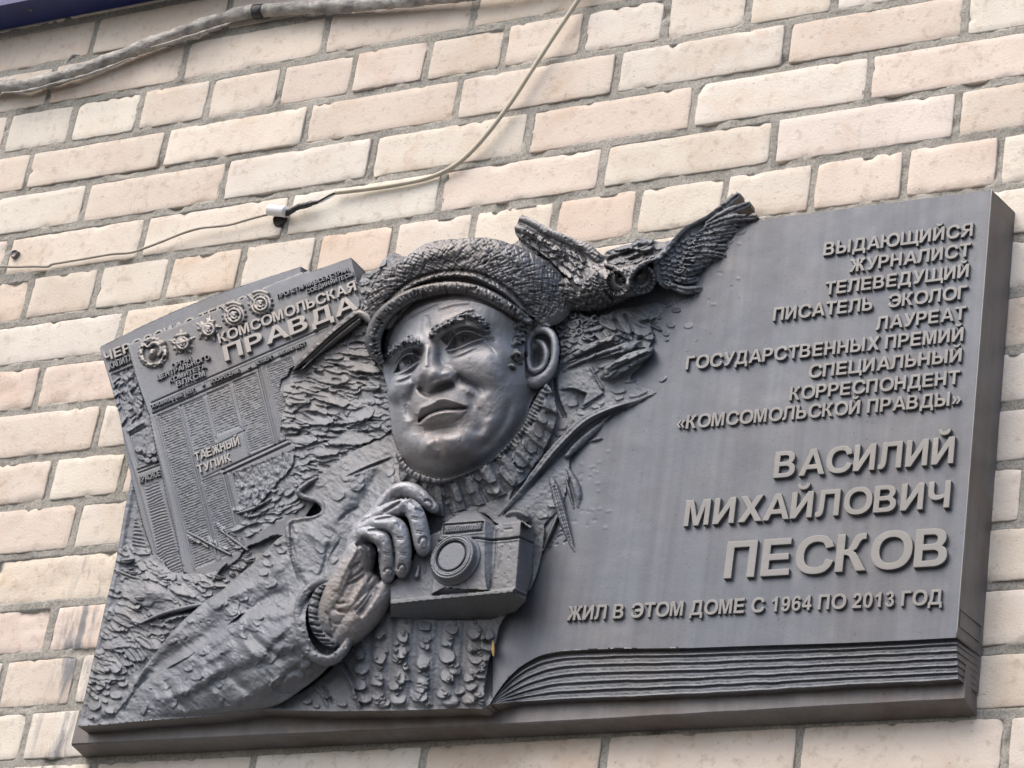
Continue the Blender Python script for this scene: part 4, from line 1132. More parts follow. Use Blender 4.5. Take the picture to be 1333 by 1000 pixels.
# ribs run across the fold
rib = np.sin(tr * 2 * np.pi * 15 + 0.6 * fbm(U / 20, V_ / 20, 2, 120))
hCo = hCo + np.where(dr > 5, 4.5 * np.clip(rib, -0.75, 0.55) * sstep(dr, 4, 10), 0)
F_.put(w, hCo, mCo, COLLAR, force=True)
ridge = spl([(519, 592, 102, 4), (530, 609, 106, 5), (548, 621, 108, 5), (575, 625, 108, 5), (596, 617, 107, 5.5), (614, 609, 106, 5.5), (632, 599, 103, 5.5), (650, 588, 100, 5.5), (666, 573, 96, 5.5), (680, 557, 93, 5.5), (691, 541, 89, 5.5), (700, 524, 86, 5), (710, 503, 80, 4)], 4)
F_.sweep([tuple(p) for p in ridge], COLLAR, 1.5, smooth=False)
for k in range(1, len(ridge) - 1, 1):
    p = ridge[k]; q = ridge[k + 1]; dx, dy = q[0] - p[0], q[1] - p[1]; L = math.hypot(dx, dy) + 1e-6
    if k % 2 == 0 or k > 26:
        am = -3.6 if k > 22 else -2.0
        F_.add([(p[0] + dy / L * 6, p[1] - dx / L * 6), (p[0] - dy / L * 7, p[1] + dx / L * 7)], 1.3, am, only=[COLLAR], smooth=False)
base0 = F_.H.copy()
for (u, v, la, lb_, an, th) in ((622, 598 + 22, 8, 6, 0.8, 4), (636, 620, 12, 9, 0.9, 6), (661, 619, 15, 7, 0.95, 7), (677, 598, 14, 9, 0.9, 7), (642, 638, 9, 6, 0.1, 6), (657, 650, 7, 5, 0, 5), (678, 612, 5, 4, 0, 5), (690, 580, 13, 7, 1.0, 6), (700, 560, 12, 6, 1.0, 6), (706, 545, 8, 6, 0.9, 5), (612, 635, 9, 6, 1.2, 5), (596, 645, 9, 5, 1.3, 5), (580, 640, 9, 5, 1.4, 4), (562, 640, 9, 4, 1.5, 4), (712, 528, 9, 5, 1.2, 5)):
    flake(F_, u, v, la, lb_, an, th, 0.2, (COLLAR,), u, 0.2, base0)
for k in range(50):
    u = rnd.uniform(530, 715); v = rnd.uniform(520, 668)
    flake(F_, u, v, rnd.uniform(2, 6), rnd.uniform(2, 4), rnd.uniform(.4, 1.4), rnd.uniform(1.5, 4), 0, (COLLAR, SWEATER), k + 70, 0.3)

# ---- carved foliage, planks and stalks right of the head (on the book page)
bg_ = spl([(700, 440), (730, 400), (770, 412), (810, 402), (850, 394), (866, 400), (858, 410), (846, 420), (852, 438), (846, 452), (838, 470), (820, 490), (835, 505), (852, 512), (820, 530), (790, 545), (770, 560), (752, 575), (742, 600), (738, 640), (730, 660), (712, 680), (700, 700), (676, 700), (655, 672), (690, 600), (715, 560), (712, 500)], 5, True)
mG = inpoly(U + 0.7 * wobu, V_ + 0.7 * wobv, bg_)
hG = tps([(700, 440, 70), (760, 420, 72), (820, 410, 64), (860, 405, 61), (850, 440, 62), (790, 460, 70), (740, 470, 72), (760, 500, 66), (820, 500, 62), (850, 512, 61), (780, 550, 62), (740, 580, 64), (720, 620, 66), (690, 660, 68), (736, 650, 61), (700, 698, 60), (660, 672, 70), (700, 600, 68)], U, V_, 0.01)
F_.put(w, hG, mG & ~np.isin(F_.L, [COLLAR]), PLANK, k=0, force=True)
base0 = F_.H.copy()
scatter([(735, 402), (860, 396), (850, 450), (780, 440), (735, 460)], 46, (6, 15), (4, 8), 0.55, (3, 7), 21, (PLANK,))
scatter([(705, 440), (740, 410), (770, 420), (750, 455), (715, 470)], 60, (3, 7), (2, 4), -0.4, (3, 6), 22, (PLANK,))
for k in range(16):
    u = rnd.uniform(720, 775); v = rnd.uniform(410, 452)
    F_.sweep([(u + 4 * math.cos(t), v + 4 * math.sin(t), 78, 1.5) for t in np.linspace(k, k + 4.2, 6)], PLANK, 0.5)
for pts, wd in (([(728, 476, 80, 4), (765, 454, 84, 5), (800, 441, 84, 5), (808, 436, 78, 3)], 1), ([(730, 485, 78, 3), (766, 468, 82, 4), (790, 460, 84, 5), (816, 452, 82, 6), (832, 447, 76, 4)], 1), ([(728, 462, 78, 2.5), (752, 448, 80, 3), (772, 430, 82, 4), (798, 424, 78, 3)], 1),
                ([(784, 491, 76, 3), (796, 485, 82, 9), (820, 470, 86, 10), (840, 461, 82, 7), (848, 455, 72, 3)], 1), ([(806, 486, 74, 2), (820, 480, 76, 4), (832, 474, 70, 2)], 1)):
    F_.sweep([(p[0], p[1], p[2] - 7, p[3]) for p in pts], PLANK, 3.0, 0.5)
for pts in ([(735, 474), (770, 456), (800, 444)], [(738, 482), (775, 466), (812, 454)], [(790, 486), (818, 472), (842, 460)], [(760, 466), (790, 452)], [(800, 436), (822, 445), (838, 440)], [(798, 413), (812, 432), (822, 446)], [(832, 418), (848, 424), (861, 431)], [(760, 436), (790, 428)]):
    F_.add(pts, 1.5, -4.5, 0.2, only=[PLANK])
F_.add([(812, 408), (822, 425), (826, 446)], 2.2, -5, 0.15, only=[PLANK])
F_.add([(830, 416), (846, 423), (862, 431)], 1.6, 4, 0.15, only=[PLANK, PAGE])
base0 = F_.H.copy()
scatter([(728, 470), (800, 430), (845, 436), (850, 462), (800, 490), (735, 492)], 40, (5, 12), (2.5, 5), -0.5, (2, 4.5), 23, (PLANK,))
scatter([(730, 505), (790, 512), (845, 515), (790, 545), (745, 565)], 26, (4, 11), (2.5, 5), -0.4, (1, 2.6), 24, (PLANK,))
# flat facets behind the neck
mP = inpoly(U, V_, [(726, 488), (770, 477), (778, 500), (786, 512), (760, 528), (738, 545), (722, 500)])
hP = 74 - 0.10 * (U - 726) - 0.05 * (V_ - 480) + 0.8 * fbm(U / 9, V_ / 9, 2, 130)
F_.put(w, hP, mP, PLANK, force=True)
mP = inpoly(U, V_, [(726, 508), (745, 505), (764, 512), (758, 530), (738, 545)])
F_.H += np.where(mP, -5 - 0.35 * (U - 740), 0).astype(np.float32)
F_.add([(769, 477), (776, 492), (785, 508)], 2, 4, 0.1, only=[PLANK])
F_.add([(722, 492), (726, 520), (736, 545)], 2.2, -7, 0.1, only=[PLANK])
# long reed stalk and leaves
F_.sweep([(854, 511, 61, 0.8), (826, 524, 64, 3), (800, 533, 67, 6.5), (786, 538, 69, 8), (760, 553, 72, 10), (738, 573, 74, 9), (722, 590, 75, 9), (700, 615, 75, 7), (680, 640, 75, 5), (664, 656, 75, 3.5), (650, 671, 76, 1.5)], STALK, 0, 0.42)
F_.add([(820, 530), (790, 542), (760, 560), (738, 582), (712, 610), (680, 645)], 3.2, -7, 0.15, only=[STALK])
F_.add([(826, 522), (790, 534), (762, 548), (738, 570), (716, 594), (690, 628)], 1.5, 2.5, 0.15, only=[STALK])
F_.sweep([(790, 546, 61, 1), (772, 562, 66, 4), (752, 580, 68, 5), (738, 594, 70, 3)], STALK, 0, 0.7)
F_.sweep([(766, 576, 60.5, 0.6), (777, 572, 63, 2.5), (785, 571, 60.8, 0.8)], STALK, 0, 0.6)
F_.sweep([(719, 626, 70, 4), (726, 648, 70, 6), (733, 675, 67, 5.5), (741, 700, 64, 3.5), (748, 718, 60.5, 0.8)], STALK, 0, 0.6)
F_.add([(721, 632), (730, 665), (745, 712)], 1.3, -2.6, 0.1, only=[STALK]); F_.add([(724, 632), (733, 662), (747, 712)], 1.0, 1.6, 0.1, only=[STALK])
F_.sweep([(740, 612, 66, 2.5), (748, 628, 66, 4.5), (753, 645, 64, 4.5), (753, 660, 61, 2)], STALK, 0, 0.5)
F_.sweep([(736, 622, 66, 1), (741, 640, 66, 1.6), (747, 662, 61, 0.8)], STALK, 0)
F_.sweep([(725, 673, 66, 2.2), (719, 688, 66, 2.6), (713, 702, 65, 2.2), (707, 718, 61, 1)], TWIG, 0)
for k in range(14):
    u = 716 + rnd.uniform(-6, 26); v = 690 + rnd.uniform(-6, 28)
    F_.add([(u, v), (u + rnd.uniform(4, 9), v - rnd.uniform(2, 6))], 0.8, -1.0, 0.2, only=[PAGE])
for k in range(26):
    u = rnd.uniform(742, 790); v = rnd.uniform(575, 690); F_.add([(u, v), (u + rnd.uniform(3, 9), v - rnd.uniform(1, 4))], 1.8, rnd.choice((-.3, .3)), 0.3, only=[PAGE])
for (u, v, r_, q) in ((869, 396, 8, 4), (857, 412, 5, 4), (852, 418, 4, 3), (873, 423, 6, 4), (867, 434, 4.5, 4), (868, 442, 3, 2.2), (819, 494, 11, 4), (805, 507, 9, 6), (806, 518, 6, 3), (838, 510, 5, 2.5), (835, 520, 4, 2), (863, 494, 6, 2.5), (720, 655, 9, 6), (706, 670, 8, 6), (745, 525, 8, 5), (752, 545, 7, 4), (732, 555, 7, 5), (727, 565, 5, 4), (896, 424, 6, 4), (880, 404, 6, 3), (962, 300, 9, 6), (945, 312, 10, 7), (930, 330, 8, 5), (890, 390, 10, 4)):
    flake(F_, u, v, r_, q, -0.3 + rnd.uniform(-.3, .3), 1.7 if u < 885 else 0.7, 0.3, (PAGE, PLANK), u, 0.3)
for k in range(26):
    u = rnd.uniform(840, 960); v = rnd.uniform(300, 400); F_.add([(u, v), (u + rnd.uniform(3, 12), v - rnd.uniform(-2, 5))], 1.6, rnd.choice((-.4, .4)), 0.3, only=[PAGE])

# ---- head: modelled as depth towards the viewer, then laid on the relief
hx, hy = 622.0, 500.0
FV = np.array([-0.42, -0.27, 0.87]); FV /= np.linalg.norm(FV)
HS = 0.95                             # pixels per millimetre of a life-size head (depth)
CMP = 0.80
HBASE = 74.0
def zf2z(u, v, zf): return (zf * HS - (u - hx) * FV[0] - (v - hy) * FV[1]) / FV[2]
HREF = zf2z(703, 465, 0) - (zw(703, 465) - zw(hx, hy))
def z2h(z, u, v): return HBASE + CMP * KMM * (z - (zw(u, v) - zw(hx, hy)) - HREF)
def hf(u, v, zf): return float(z2h(zf2z(u, v, zf), u, v))
FACE_PTS = [(535, 428, 86), (552, 412, 91), (572, 403, 93), (600, 396, 91), (630, 398, 84), (655, 408, 70), (675, 420, 50), (520, 440, 78),
    (563, 430, 97), (585, 424, 99), (606, 418, 96), (628, 422, 84), (646, 432, 66), (545, 442, 97), (528, 449, 92), (512, 461, 78), (503, 470, 60), (565, 416, 94),
    (558, 446, 93), (560, 470, 92), (572, 470, 92), (585, 478, 92), (545, 474, 84), (540, 486, 90), (590, 492, 92), (562, 500, 98), (566, 512, 103), (548, 505, 99),
    (581, 454, 80), (592, 446, 82), (606, 443, 82), (620, 440, 77), (632, 440, 70), (605, 455, 84), (596, 466, 86),
    (546, 468, 80), (530, 471, 80), (518, 478, 72), (532, 486, 84), (510, 486, 64),
    (612, 474, 90), (630, 468, 86), (650, 468, 72), (612, 490, 93), (634, 492, 85), (660, 495, 62), (600, 503, 90), (617, 515, 82), (630, 515, 84), (645, 512, 76),
    (525, 500, 90), (512, 505, 74), (535, 508, 88), (520, 522, 82), (532, 530, 88), (508, 520, 62),
    (558, 520, 108), (580, 514, 105), (598, 514, 100), (574, 522, 110), (590, 524, 106), (552, 534, 103), (614, 527, 88), (541, 552, 88), (606, 535, 96), (548, 546, 96),
    (576, 543, 108), (592, 540, 104), (560, 550, 103), (582, 557, 95), (566, 563, 94), (600, 553, 93), (552, 562, 90),
    (572, 578, 108), (588, 576, 107), (600, 576, 102), (560, 580, 100), (578, 594, 99), (570, 608, 74), (592, 604, 76), (552, 602, 74), (614, 594, 74),
    (622, 558, 84), (642, 548, 74), (660, 530, 60), (655, 510, 68), (676, 500, 44), (680, 480, 36), (676, 450, 34), (668, 430, 46), (632, 585, 64), (655, 562, 48), (676, 538, 30),
    (605, 606, 64), (640, 592, 40), (560, 617, 62), (580, 620, 60), (540, 612, 52), (690, 520, 8), (686, 545, 6), (666, 575, 16), (620, 612, 30),
    (522, 545, 82), (526, 572, 82), (537, 590, 82), (545, 606, 70), (515, 532, 70), (512, 555, 60), (517, 580, 54), (527, 602, 50), (501, 488, 46), (504, 510, 50), (700, 470, 6), (700, 440, 8), (690, 420, 20)]
fpoly = spl([(499, 462), (500, 486), (504, 507), (507, 535), (510, 560), (517, 582), (527, 602), (541, 614), (573, 624), (600, 618), (632, 604), (660, 580), (682, 552), (694, 520), (712, 498), (728, 470), (724, 430), (690, 405), (660, 390), (600, 375), (540, 390), (505, 430)], 6, True)
wf = win(490, 735, 370, 630); A = U[wf]; B = V_[wf]
zfF = tps(FACE_PTS, A, B, 0.03)
zF = (zfF * HS - (A - hx) * FV[0] - (B - hy) * FV[1]) / FV[2]
hFace = z2h(zF, A, B)
hFace += 0.45 * fbm(A / 13, B / 13, 2, 140) + 0.14 * fbm(A / 2.6, B / 2.6, 2, 141)
F_.put(wf, hFace, inpoly(A, B, fpoly), FACE, force=True)
def fs(pts, k=4, lb=FACE, zs=1.0):     # sweep in head units: (u, v, zf, r)
    F_.sweep([(p[0], p[1], hf(p[0], p[1], p[2]), p[3]) for p in spl(pts, 4)], lb, k, zs, smooth=False)
ad = lambda pts, wd, am, tp=0.2, **kw: F_.add(pts, wd, am, tp, only=[FACE, BROW], **kw)
# brow bones, nose
fs([(578, 427, 100, 11), (600, 421, 101, 11), (622, 424, 93, 10)], 9)
fs([(548, 446, 100, 9), (530, 451, 97, 9), (514, 461, 86, 8)], 8)
fs([(562, 440, 99, 11), (561, 456, 103, 11), (560, 470, 110, 11), (559, 482, 118, 13)], 7)
fs([(556, 450, 98, 7), (555, 464, 104, 7), (554, 476, 110, 8)], 5)
fs([(557, 486, 123, 14.5), (562, 489, 124, 15)], 5)
fs([(583, 488, 112, 9.5), (586, 490.5, 110, 9)], 5)
fs([(566, 490, 119, 12), (576, 490, 115, 11)], 6)
fs([(546, 491, 114, 7.5), (547, 493.5, 114, 7)], 5)
ad([(574, 482), (582, 477.5), (592, 481), (596, 490)], 3.0, -2.6)
ad([(538.5, 500), (537, 491), (541, 482)], 2.6, -2.6)
ad([(571, 502), (580, 500.5), (588, 497)], 2.8, -8)
ad([(548, 504), (554, 507)], 2.6, -7)
ad([(557, 511), (563, 506), (569, 502)], 2.6, 2.4)
ad([(565, 512), (562, 521)], 3.4, -1.6)
# chin with its cleft
fs([(562, 583, 107, 13), (566, 584, 107, 13)], 10); fs([(586, 580, 108, 16), (600, 577, 105, 16)], 12)
ad([(569, 568), (571, 580), (576, 592)], 4.5, -4.5, 0.4)
# cheeks and nasolabial folds
fs([(614, 476, 92, 28), (634, 478, 88, 30)], 16)
fs([(527, 502, 92, 18), (524, 510, 90, 18)], 12)
ad([(594, 488), (604, 495), (616, 500), (625, 505), (631, 514)], 4.6, -7.0); ad([(600, 503), (609, 509), (614, 517)], 5, 2.6)
ad([(538, 502), (534, 516), (532, 532), (535, 546)], 4.2, -4.6); ad([(527, 520), (525, 540), (530, 560)], 6, 2.2)
ad([(622, 530), (628, 548), (620, 566)], 7, -2.4); ad([(634, 545), (638, 558), (628, 574)], 8, 2.2)
ad([(664, 520), (658, 545), (640, 572), (622, 586)], 4.5, -3.2); ad([(672, 528), (665, 552), (650, 574)], 4, 2.2)
ad([(606, 572), (622, 582), (640, 578)], 8, -2.0); pass
ad([(648, 455), (650, 480), (644, 505)], 14, 2.4); ad([(640, 462), (646, 474), (652, 486)], 4, -1.6)
mk = (F_.L[wf] == FACE).astype(np.float32)
Hb = gblur(F_.H[wf] * mk, 2.3) / np.maximum(gblur(mk, 2.3), 1e-3)
F_.H[wf] = np.where(mk > 0, Hb, F_.H[wf]).astype(np.float32)
F_.H[wf] += np.where(mk > 0, 0.55 * fbm(A * 0 + U[wf] / 6, V_[wf] / 6, 3, 145) , 0).astype(np.float32) if False else 0
wfu, wfv = U[wf], V_[wf]
F_.H[wf] += np.where(mk > 0, 0.42 * fbm(wfu / 6.5, wfv / 6.5, 3, 145, 0.6), 0).astype(np.float32)
# crisp edges put back: nose underside and wings, cheek folds, lid creases
ad([(544, 504), (550, 510), (558, 513), (567, 509), (578, 505), (591, 500)], 3.2, -7.5, 0.12)
ad([(542, 494), (548, 500), (557, 504), (567, 499.5), (577, 497), (589, 493)], 3.0, 3.2, 0.15)
ad([(573, 484), (581, 479.5), (591, 482), (596, 490), (594, 497)], 2.0, -3.0)
ad([(596, 489), (606, 496), (616, 500.5), (624, 506)], 2.6, -4.5); ad([(539, 500), (536, 512), (533, 526)], 2.6, -3.0)
ad([(576, 443), (588, 432), (604, 427), (620, 429), (633, 436)], 2.6, -4.0); ad([(549, 457), (538, 455), (524, 459), (512, 469)], 2.6, -4.0)
ad([(560, 438), (566, 444), (573, 447)], 3, -3)
ad([(557, 450), (555, 464), (555, 478)], 3.0, 3.0, 0.3); ad([(549, 462), (547, 474), (544, 484)], 3.0, -2.6, 0.3); ad([(571, 460), (573, 472)], 4.0, -2.2, 0.3); ad([(528, 512), (529, 530), (531, 548)], 4.5, -2.4, 0.3)
# mouth: the upper lip turns under to the line of the mouth, the lower lip starts full and falls away
top_l = spl([(544, 541), (548, 532), (556, 529), (564, 525), (570, 520.5), (578, 519.5), (586, 521), (596, 524.5), (607, 528)], 6)
mid_l = spl([(545, 551), (550, 546), (558, 540), (568, 536), (580, 533.5), (594, 533), (608, 532.5)], 6)
bot_l = spl([(547, 555), (556, 556), (566, 555), (578, 553.5), (590, 551), (600, 545.5), (607, 537)], 6)
wm = win(536, 624, 510, 566); A = U[wm]; B = V_[wm]
d1, _ = seg_d(A, B, top_l); d2, _ = seg_d(A, B, mid_l); d3, _ = seg_d(A, B, bot_l)
iu = inpoly(A, B, np.vstack([top_l, mid_l[::-1]])); il = inpoly(A, B, np.vstack([mid_l, bot_l[::-1]]))
t1 = d1 / (d1 + d2 + 1e-3); t2 = d2 / (d2 + d3 + 1e-3)
F_.H[wm] += (np.where(iu, 3.4 - 13 * t1 ** 1.15, 3.4 * np.exp(-(d1 / 3.2) ** 2) * (~il) * (B < 540))).astype(np.float32)
F_.H[wm] += np.where(il, 1.9 * np.sin(np.clip(t2, 0, 1) * np.pi) ** 0.6 + 1.5 * (1 - t2) - 1.0, 0).astype(np.float32)
ad(mid_l[::4], 1.5, -4.5, 0.08, smooth=False)
ad([(p[0], p[1] + 3.5) for p in mid_l[6:-6:4]], 3.0, 1.4, 0.25, smooth=False)
ad([(608, 512), (614, 519), (617, 527), (615, 535)], 4.6, -2.0, 0.3); ad([(544, 540), (539, 552), (541, 566)], 6.5, -2.2, 0.4)
ad([(552, 563), (566, 561), (580, 559), (596, 558)], 6.0, -5.0, 0.4)
ad([(556, 582), (562, 574), (574, 570), (588, 570), (600, 571)], 6.5, 2.6, 0.4)
# eyes: sockets, balls, lids
ad([(578, 446), (584, 440), (592, 436)], 6, -9, 0.1); ad([(551, 462), (545, 460), (538, 460)], 5, -8, 0.1)
ad([(596, 436), (612, 432), (626, 435)], 4, -3.5); ad([(536, 464), (524, 468), (514, 478)], 4, -3.5)
for (u, v, zf, r_, ang) in ((606, 447, 87, 13.5, -0.32), (531, 477, 87, 11, -0.45)):
    fs([(u - 1, v, zf, r_), (u + 1, v - .5, zf, r_)], 3)
def eye(up, lo, iris, sc):
    up = [(p[0], p[1] - 2.2 * math.sin(math.pi * i / (len(up) - 1))) for i, p in enumerate(up)]; lo = [(p[0], p[1] + 2.0 * math.sin(math.pi * i / (len(lo) - 1))) for i, p in enumerate(lo)]
    P = np.vstack([spl(up, 6), spl(lo, 6)[::-1]])
    we = win(*bbox(P, 3)); A = U[we]; B = V_[we]
    s_ = sdf(A, B, P)
    F_.H[we] -= (8.5 * sstep(-s_, -0.3, 1.3)).astype(np.float32)
    # iris ring and pupil cut deep, a lit fleck left standing
    F_.blob(iris[0], iris[1], sc * 5.6, sc * 5.2, 0, -1.5, only=[FACE]); F_.blob(iris[0], iris[1], sc * 3.0, sc * 3.0, 0, -7, only=[FACE])
    ad([(iris[0] + sc * 5.4 * math.cos(t), iris[1] + sc * 5.2 * math.sin(t)) for t in np.linspace(0, 6.28, 12)], 0.9, -2.2, 0)
    F_.blob(iris[0] + sc * 1.6, iris[1] - sc * 1.2, 1.2, 2.2, 0, 11, only=[FACE])
    ad(up, 1.7, 7.0, 0.12); ad([(p[0], p[1] - 4.2) for p in up], 1.5, -2.4, 0.15); ad([(p[0], p[1] - 7.5) for p in up], 2.0, 2.2, 0.2)
    ad([(p[0], p[1] + 1.2) for p in lo], 1.6, 5.0, 0.12); ad([(p[0] + 1, p[1] + 5.4) for p in lo], 1.8, -1.8, 0.25); ad([(p[0] + 1, p[1] + 8.8) for p in lo], 2.6, 1.6, 0.3); ad([(p[0] + 2, p[1] + 12.5) for p in lo], 2.6, -1.4, 0.3)
eye([(581, 456), (586, 447), (593, 439), (602, 434.5), (612, 434), (622, 437), (630, 440)], [(581, 456), (590, 453), (600, 449), (612, 443.5), (622, 440.5), (630, 440)], (603.5, 441.5), 1.0)
eye([(513, 486), (517, 477), (523, 469), (531, 463.5), (540, 463), (547, 467)], [(513, 486), (521, 483), (530, 478.5), (539, 473), (547, 468)], (532, 471.5), 0.9)
ad([(630, 440), (637, 443), (645, 444)], 1.2, -2.2); ad([(630, 446), (638, 452), (646, 462)], 1.2, -1.2); ad([(634, 442), (644, 440)], 1, -1.6)
# forehead creases
ad([(528, 417), (548, 407), (572, 396)], 1.1, -1.8); ad([(546, 436), (547, 424), (551, 410)], 2.6, -0.9, 0.4); ad([(557, 438), (558, 424), (556, 410)], 2.6, -1.9, 0.4)
ad([(561, 440), (564, 434), (562, 428)], 2.0, -3.0); ad([(570, 402), (590, 396), (612, 394)], 2.2, 1.5); pass
# eyebrows
for P, n_, seed in (([(561, 433), (572, 425), (585, 418), (598, 413), (612, 411), (624, 417), (634, 428)], 130, 1), ([(549, 446), (540, 443), (530, 445), (520, 449), (510, 457), (503, 467)], 100, 2)):
    Q = spl(P, 8)
    F_.sweep([(p[0], p[1] + 2.5, float(F_.H[int((p[1] + 2.5 - V0) / S), int((p[0] - U0) / S)]) + 2.6, 5.0 if 3 < i < len(Q) - 6 else 3.0) for i, p in enumerate(Q[::3])], BROW, 1.0, 0.6, smooth=False)
    for k in range(n_):
        p = Q[rnd.randint(0, len(Q) - 1)]; an = (-0.5 if seed == 1 else -2.4) + rnd.uniform(-.5, .5); L = rnd.uniform(3, 7)
        u, v = p[0] + rnd.uniform(-2, 2), p[1] + rnd.uniform(-2, 6)
        ad([(u, v), (u + L * .5 * math.cos(an), v + L * .5 * math.sin(an)), (u + L * math.cos(an + .4), v + L * math.sin(an + .4))], rnd.uniform(.8, 1.3), rnd.choice((3.4, 2.6, -3.0)), 0.3)
ad([(596, 410), (606, 405), (617, 403)], 1.1, 3.0)
# stubble-like modelling marks
for k in range(120):
    u = rnd.uniform(515, 680); v = rnd.uniform(480, 610); an = rnd.uniform(-.9, -.2); L = rnd.uniform(2, 6)
    ad([(u, v), (u + L * math.cos(an), v + L * math.sin(an))], 0.9, rnd.choice((-.35, .3)), 0.3)

# ---- ear, sideburn
epoly = spl([(686, 438), (695, 428), (706, 426), (718, 431), (725, 442), (726, 460), (723, 478), (716, 492), (706, 503), (695, 505), (687, 500), (684, 485), (683, 460)], 5, True)
we = win(675, 735, 420, 512); A = U[we]; B = V_[we]
F_.put(we, 82 - 0.16 * (A - 690) - 0.1 * (B - 440) * 0.4 + 0 * A, inpoly(A, B, epoly), EAR, force=True)
F_.sweep([(690, 462, 92, 4), (687, 450, 93, 4.5), (690, 438, 95, 4.8), (698, 431, 97, 5), (708, 429.5, 98, 5), (717, 434, 98, 5), (722, 444, 97, 5), (723, 458, 95, 5.2), (721, 472, 93, 5.6), (716, 484, 91, 6.5), (708, 493, 90, 8), (699, 498, 89, 8.5), (692, 497, 87, 7)], EAR, 1.5)
F_.sweep([(700, 444, 90, 3), (707, 449, 93, 4), (711, 459, 93, 4.2), (710, 470, 91, 4), (704, 479, 90, 4), (696, 483, 90, 4), (690, 480, 90, 4)], EAR, 1.5)
F_.sweep([(689, 468, 92, 4.5), (690, 476, 91, 4)], EAR, 1.5)
F_.blob(699, 463, 6, 9, 0.2, -14, only=[EAR]); F_.blob(700, 472, 6, 5, 0, -6, only=[EAR])
F_.H[we] += np.where(F_.L[we] == EAR, 0.5 * fbm(A / 5, B / 5, 3, 147), 0).astype(np.float32)
F_.add([(697, 440), (706, 438), (714, 444), (717, 458), (714, 474)], 1.6, -5, 0.1, only=[EAR])
for k in range(34):
    t = rnd.random(); u = 679 - 8 * t + rnd.uniform(-5, 6); v = 408 + t * 72; a0 = rnd.uniform(2.6, 3.8); L = rnd.uniform(3, 5.5)
    hh = float(F_.H[int((min(v, 486) - V0) / S), int((u - U0) / S)]) + rnd.uniform(1, 5)
    F_.sweep([(u + L * math.cos(a0 + q * .75), v + L * .8 * math.sin(a0 + q * .75), hh + 2 * math.sin(q), 1.3 + .9 * math.sin(q * .8 + .4)) for q in range(5)], HAIR, 0.4, 0.9)
for k in range(8):
    u = 686 + k * 3; v = 409 + k * 2 + rnd.uniform(-2, 2)
    F_.sweep([(u - 5, v + 6, 98, 1.8), (u, v, 101, 3), (u + 8, v + 2, 99, 2)], HAIR, 0.5)

# ---- cap
band = spl([(494, 408), (506, 392), (520, 377), (540, 362), (565, 353), (592, 349), (618, 352), (642, 362), (664, 376), (684, 396), (700, 416), (690, 425), (672, 412), (650, 394), (620, 379), (590, 372), (560, 374), (530, 386), (508, 402)], 5, True)
crown = [(496, 412, 96, 22), (503, 398, 100, 28), (517, 384, 101, 36), (540, 369, 99, 43), (566, 360, 95, 46), (594, 357, 90, 47), (620, 358, 84, 50), (648, 366, 75, 56), (674, 380, 62, 60), (694, 396, 46, 56), (706, 408, 34, 48)]
wc = win(470, 760, 300, 450)
before = F_.H.copy(); 
F_.sweep([(p[0], p[1], hf(p[0], p[1], p[2]), p[3]) for p in spl(crown, 5)], CAP, 0, 0.68, smooth=False)
F_.H[wc] = np.where(F_.L[wc] == CAP, gblur(np.where(F_.L[wc] == CAP, F_.H[wc], 0), 2.5) / np.maximum(gblur((F_.L[wc] == CAP).astype(np.float32), 2.5), 1e-3), F_.H[wc]).astype(np.float32)
# keep the crown inside its own outline
cap_out = spl([(479, 398), (482, 384), (487, 370), (496, 358), (508, 347), (520, 340), (531, 332), (541, 324.5), (555.5, 316.5), (574, 312.5), (594, 311), (615, 309.5), (636, 309.5), (652, 313), (667, 318.5), (684, 325), (700, 333), (716, 344), (730, 357), (740, 372), (745, 390), (742, 408), (730, 420), (712, 426), (698, 418), (684, 410), (600, 400), (500, 430)], 5, True)
mo = (F_.L == CAP) & ~inpoly(U, V_, cap_out)
F_.H = np.where(mo, before, F_.H); F_.L = np.where(mo, GROUND, F_.L)
# sewn band above the visor
F_.add([(498, 400), (512, 383), (534, 366), (562, 356), (592, 352), (620, 355), (646, 366), (668, 382), (692, 408)], 1.6, -3.5, 0.05, only=[CAP])
F_.add([(500, 406), (514, 389), (536, 372), (563, 362), (592, 358), (618, 361), (643, 372), (664, 387), (686, 410)], 3.4, 4.5, 0.05, only=[CAP])
F_.add([(506, 402), (520, 388), (542, 374), (566, 366), (592, 363.5), (616, 367), (640, 378), (660, 392)], 1.6, -4.0, 0.05, only=[CAP])
for pts in ([(560, 345), (610, 338), (660, 352)], [(520, 350), (556, 332), (600, 326)], [(650, 328), (690, 350), (718, 385)], [(600, 320), (640, 330), (690, 360)]):
    F_.add(pts, 9, rnd.choice((2.0, -1.6)), 0.2, only=[CAP])
# woven crosshatch following the fold of the cloth
arc = spl([(488, 405), (497, 375), (520, 350), (560, 332), (600, 328), (645, 334), (685, 352), (715, 380), (728, 405)], 12)
ta = np.gradient(arc, axis=0)
for k in range(2100):
    i = rnd.randint(1, len(arc) - 2); o = rnd.uniform(-26, 36)
    tx, ty = ta[i]; L = math.hypot(tx, ty); tx /= L; ty /= L
    u = arc[i][0] - ty * o; v = arc[i][1] + tx * o
    sgn = rnd.choice((-1, 1)) * (0.75 + rnd.uniform(-.2, .2)); an = math.atan2(ty, tx) + sgn; l = rnd.uniform(3, 7.5)
    F_.add([(u - l * math.cos(an), v - l * math.sin(an)), (u + l * math.cos(an), v + l * math.sin(an))], 0.75, -0.9 if rnd.random() < .85 else 0.5, 0.3, only=[CAP], smooth=False)
F_.H += np.where(F_.L == CAP, 0.3 * fbm(U / 3, V_ / 3, 2, 150), 0).astype(np.float32)
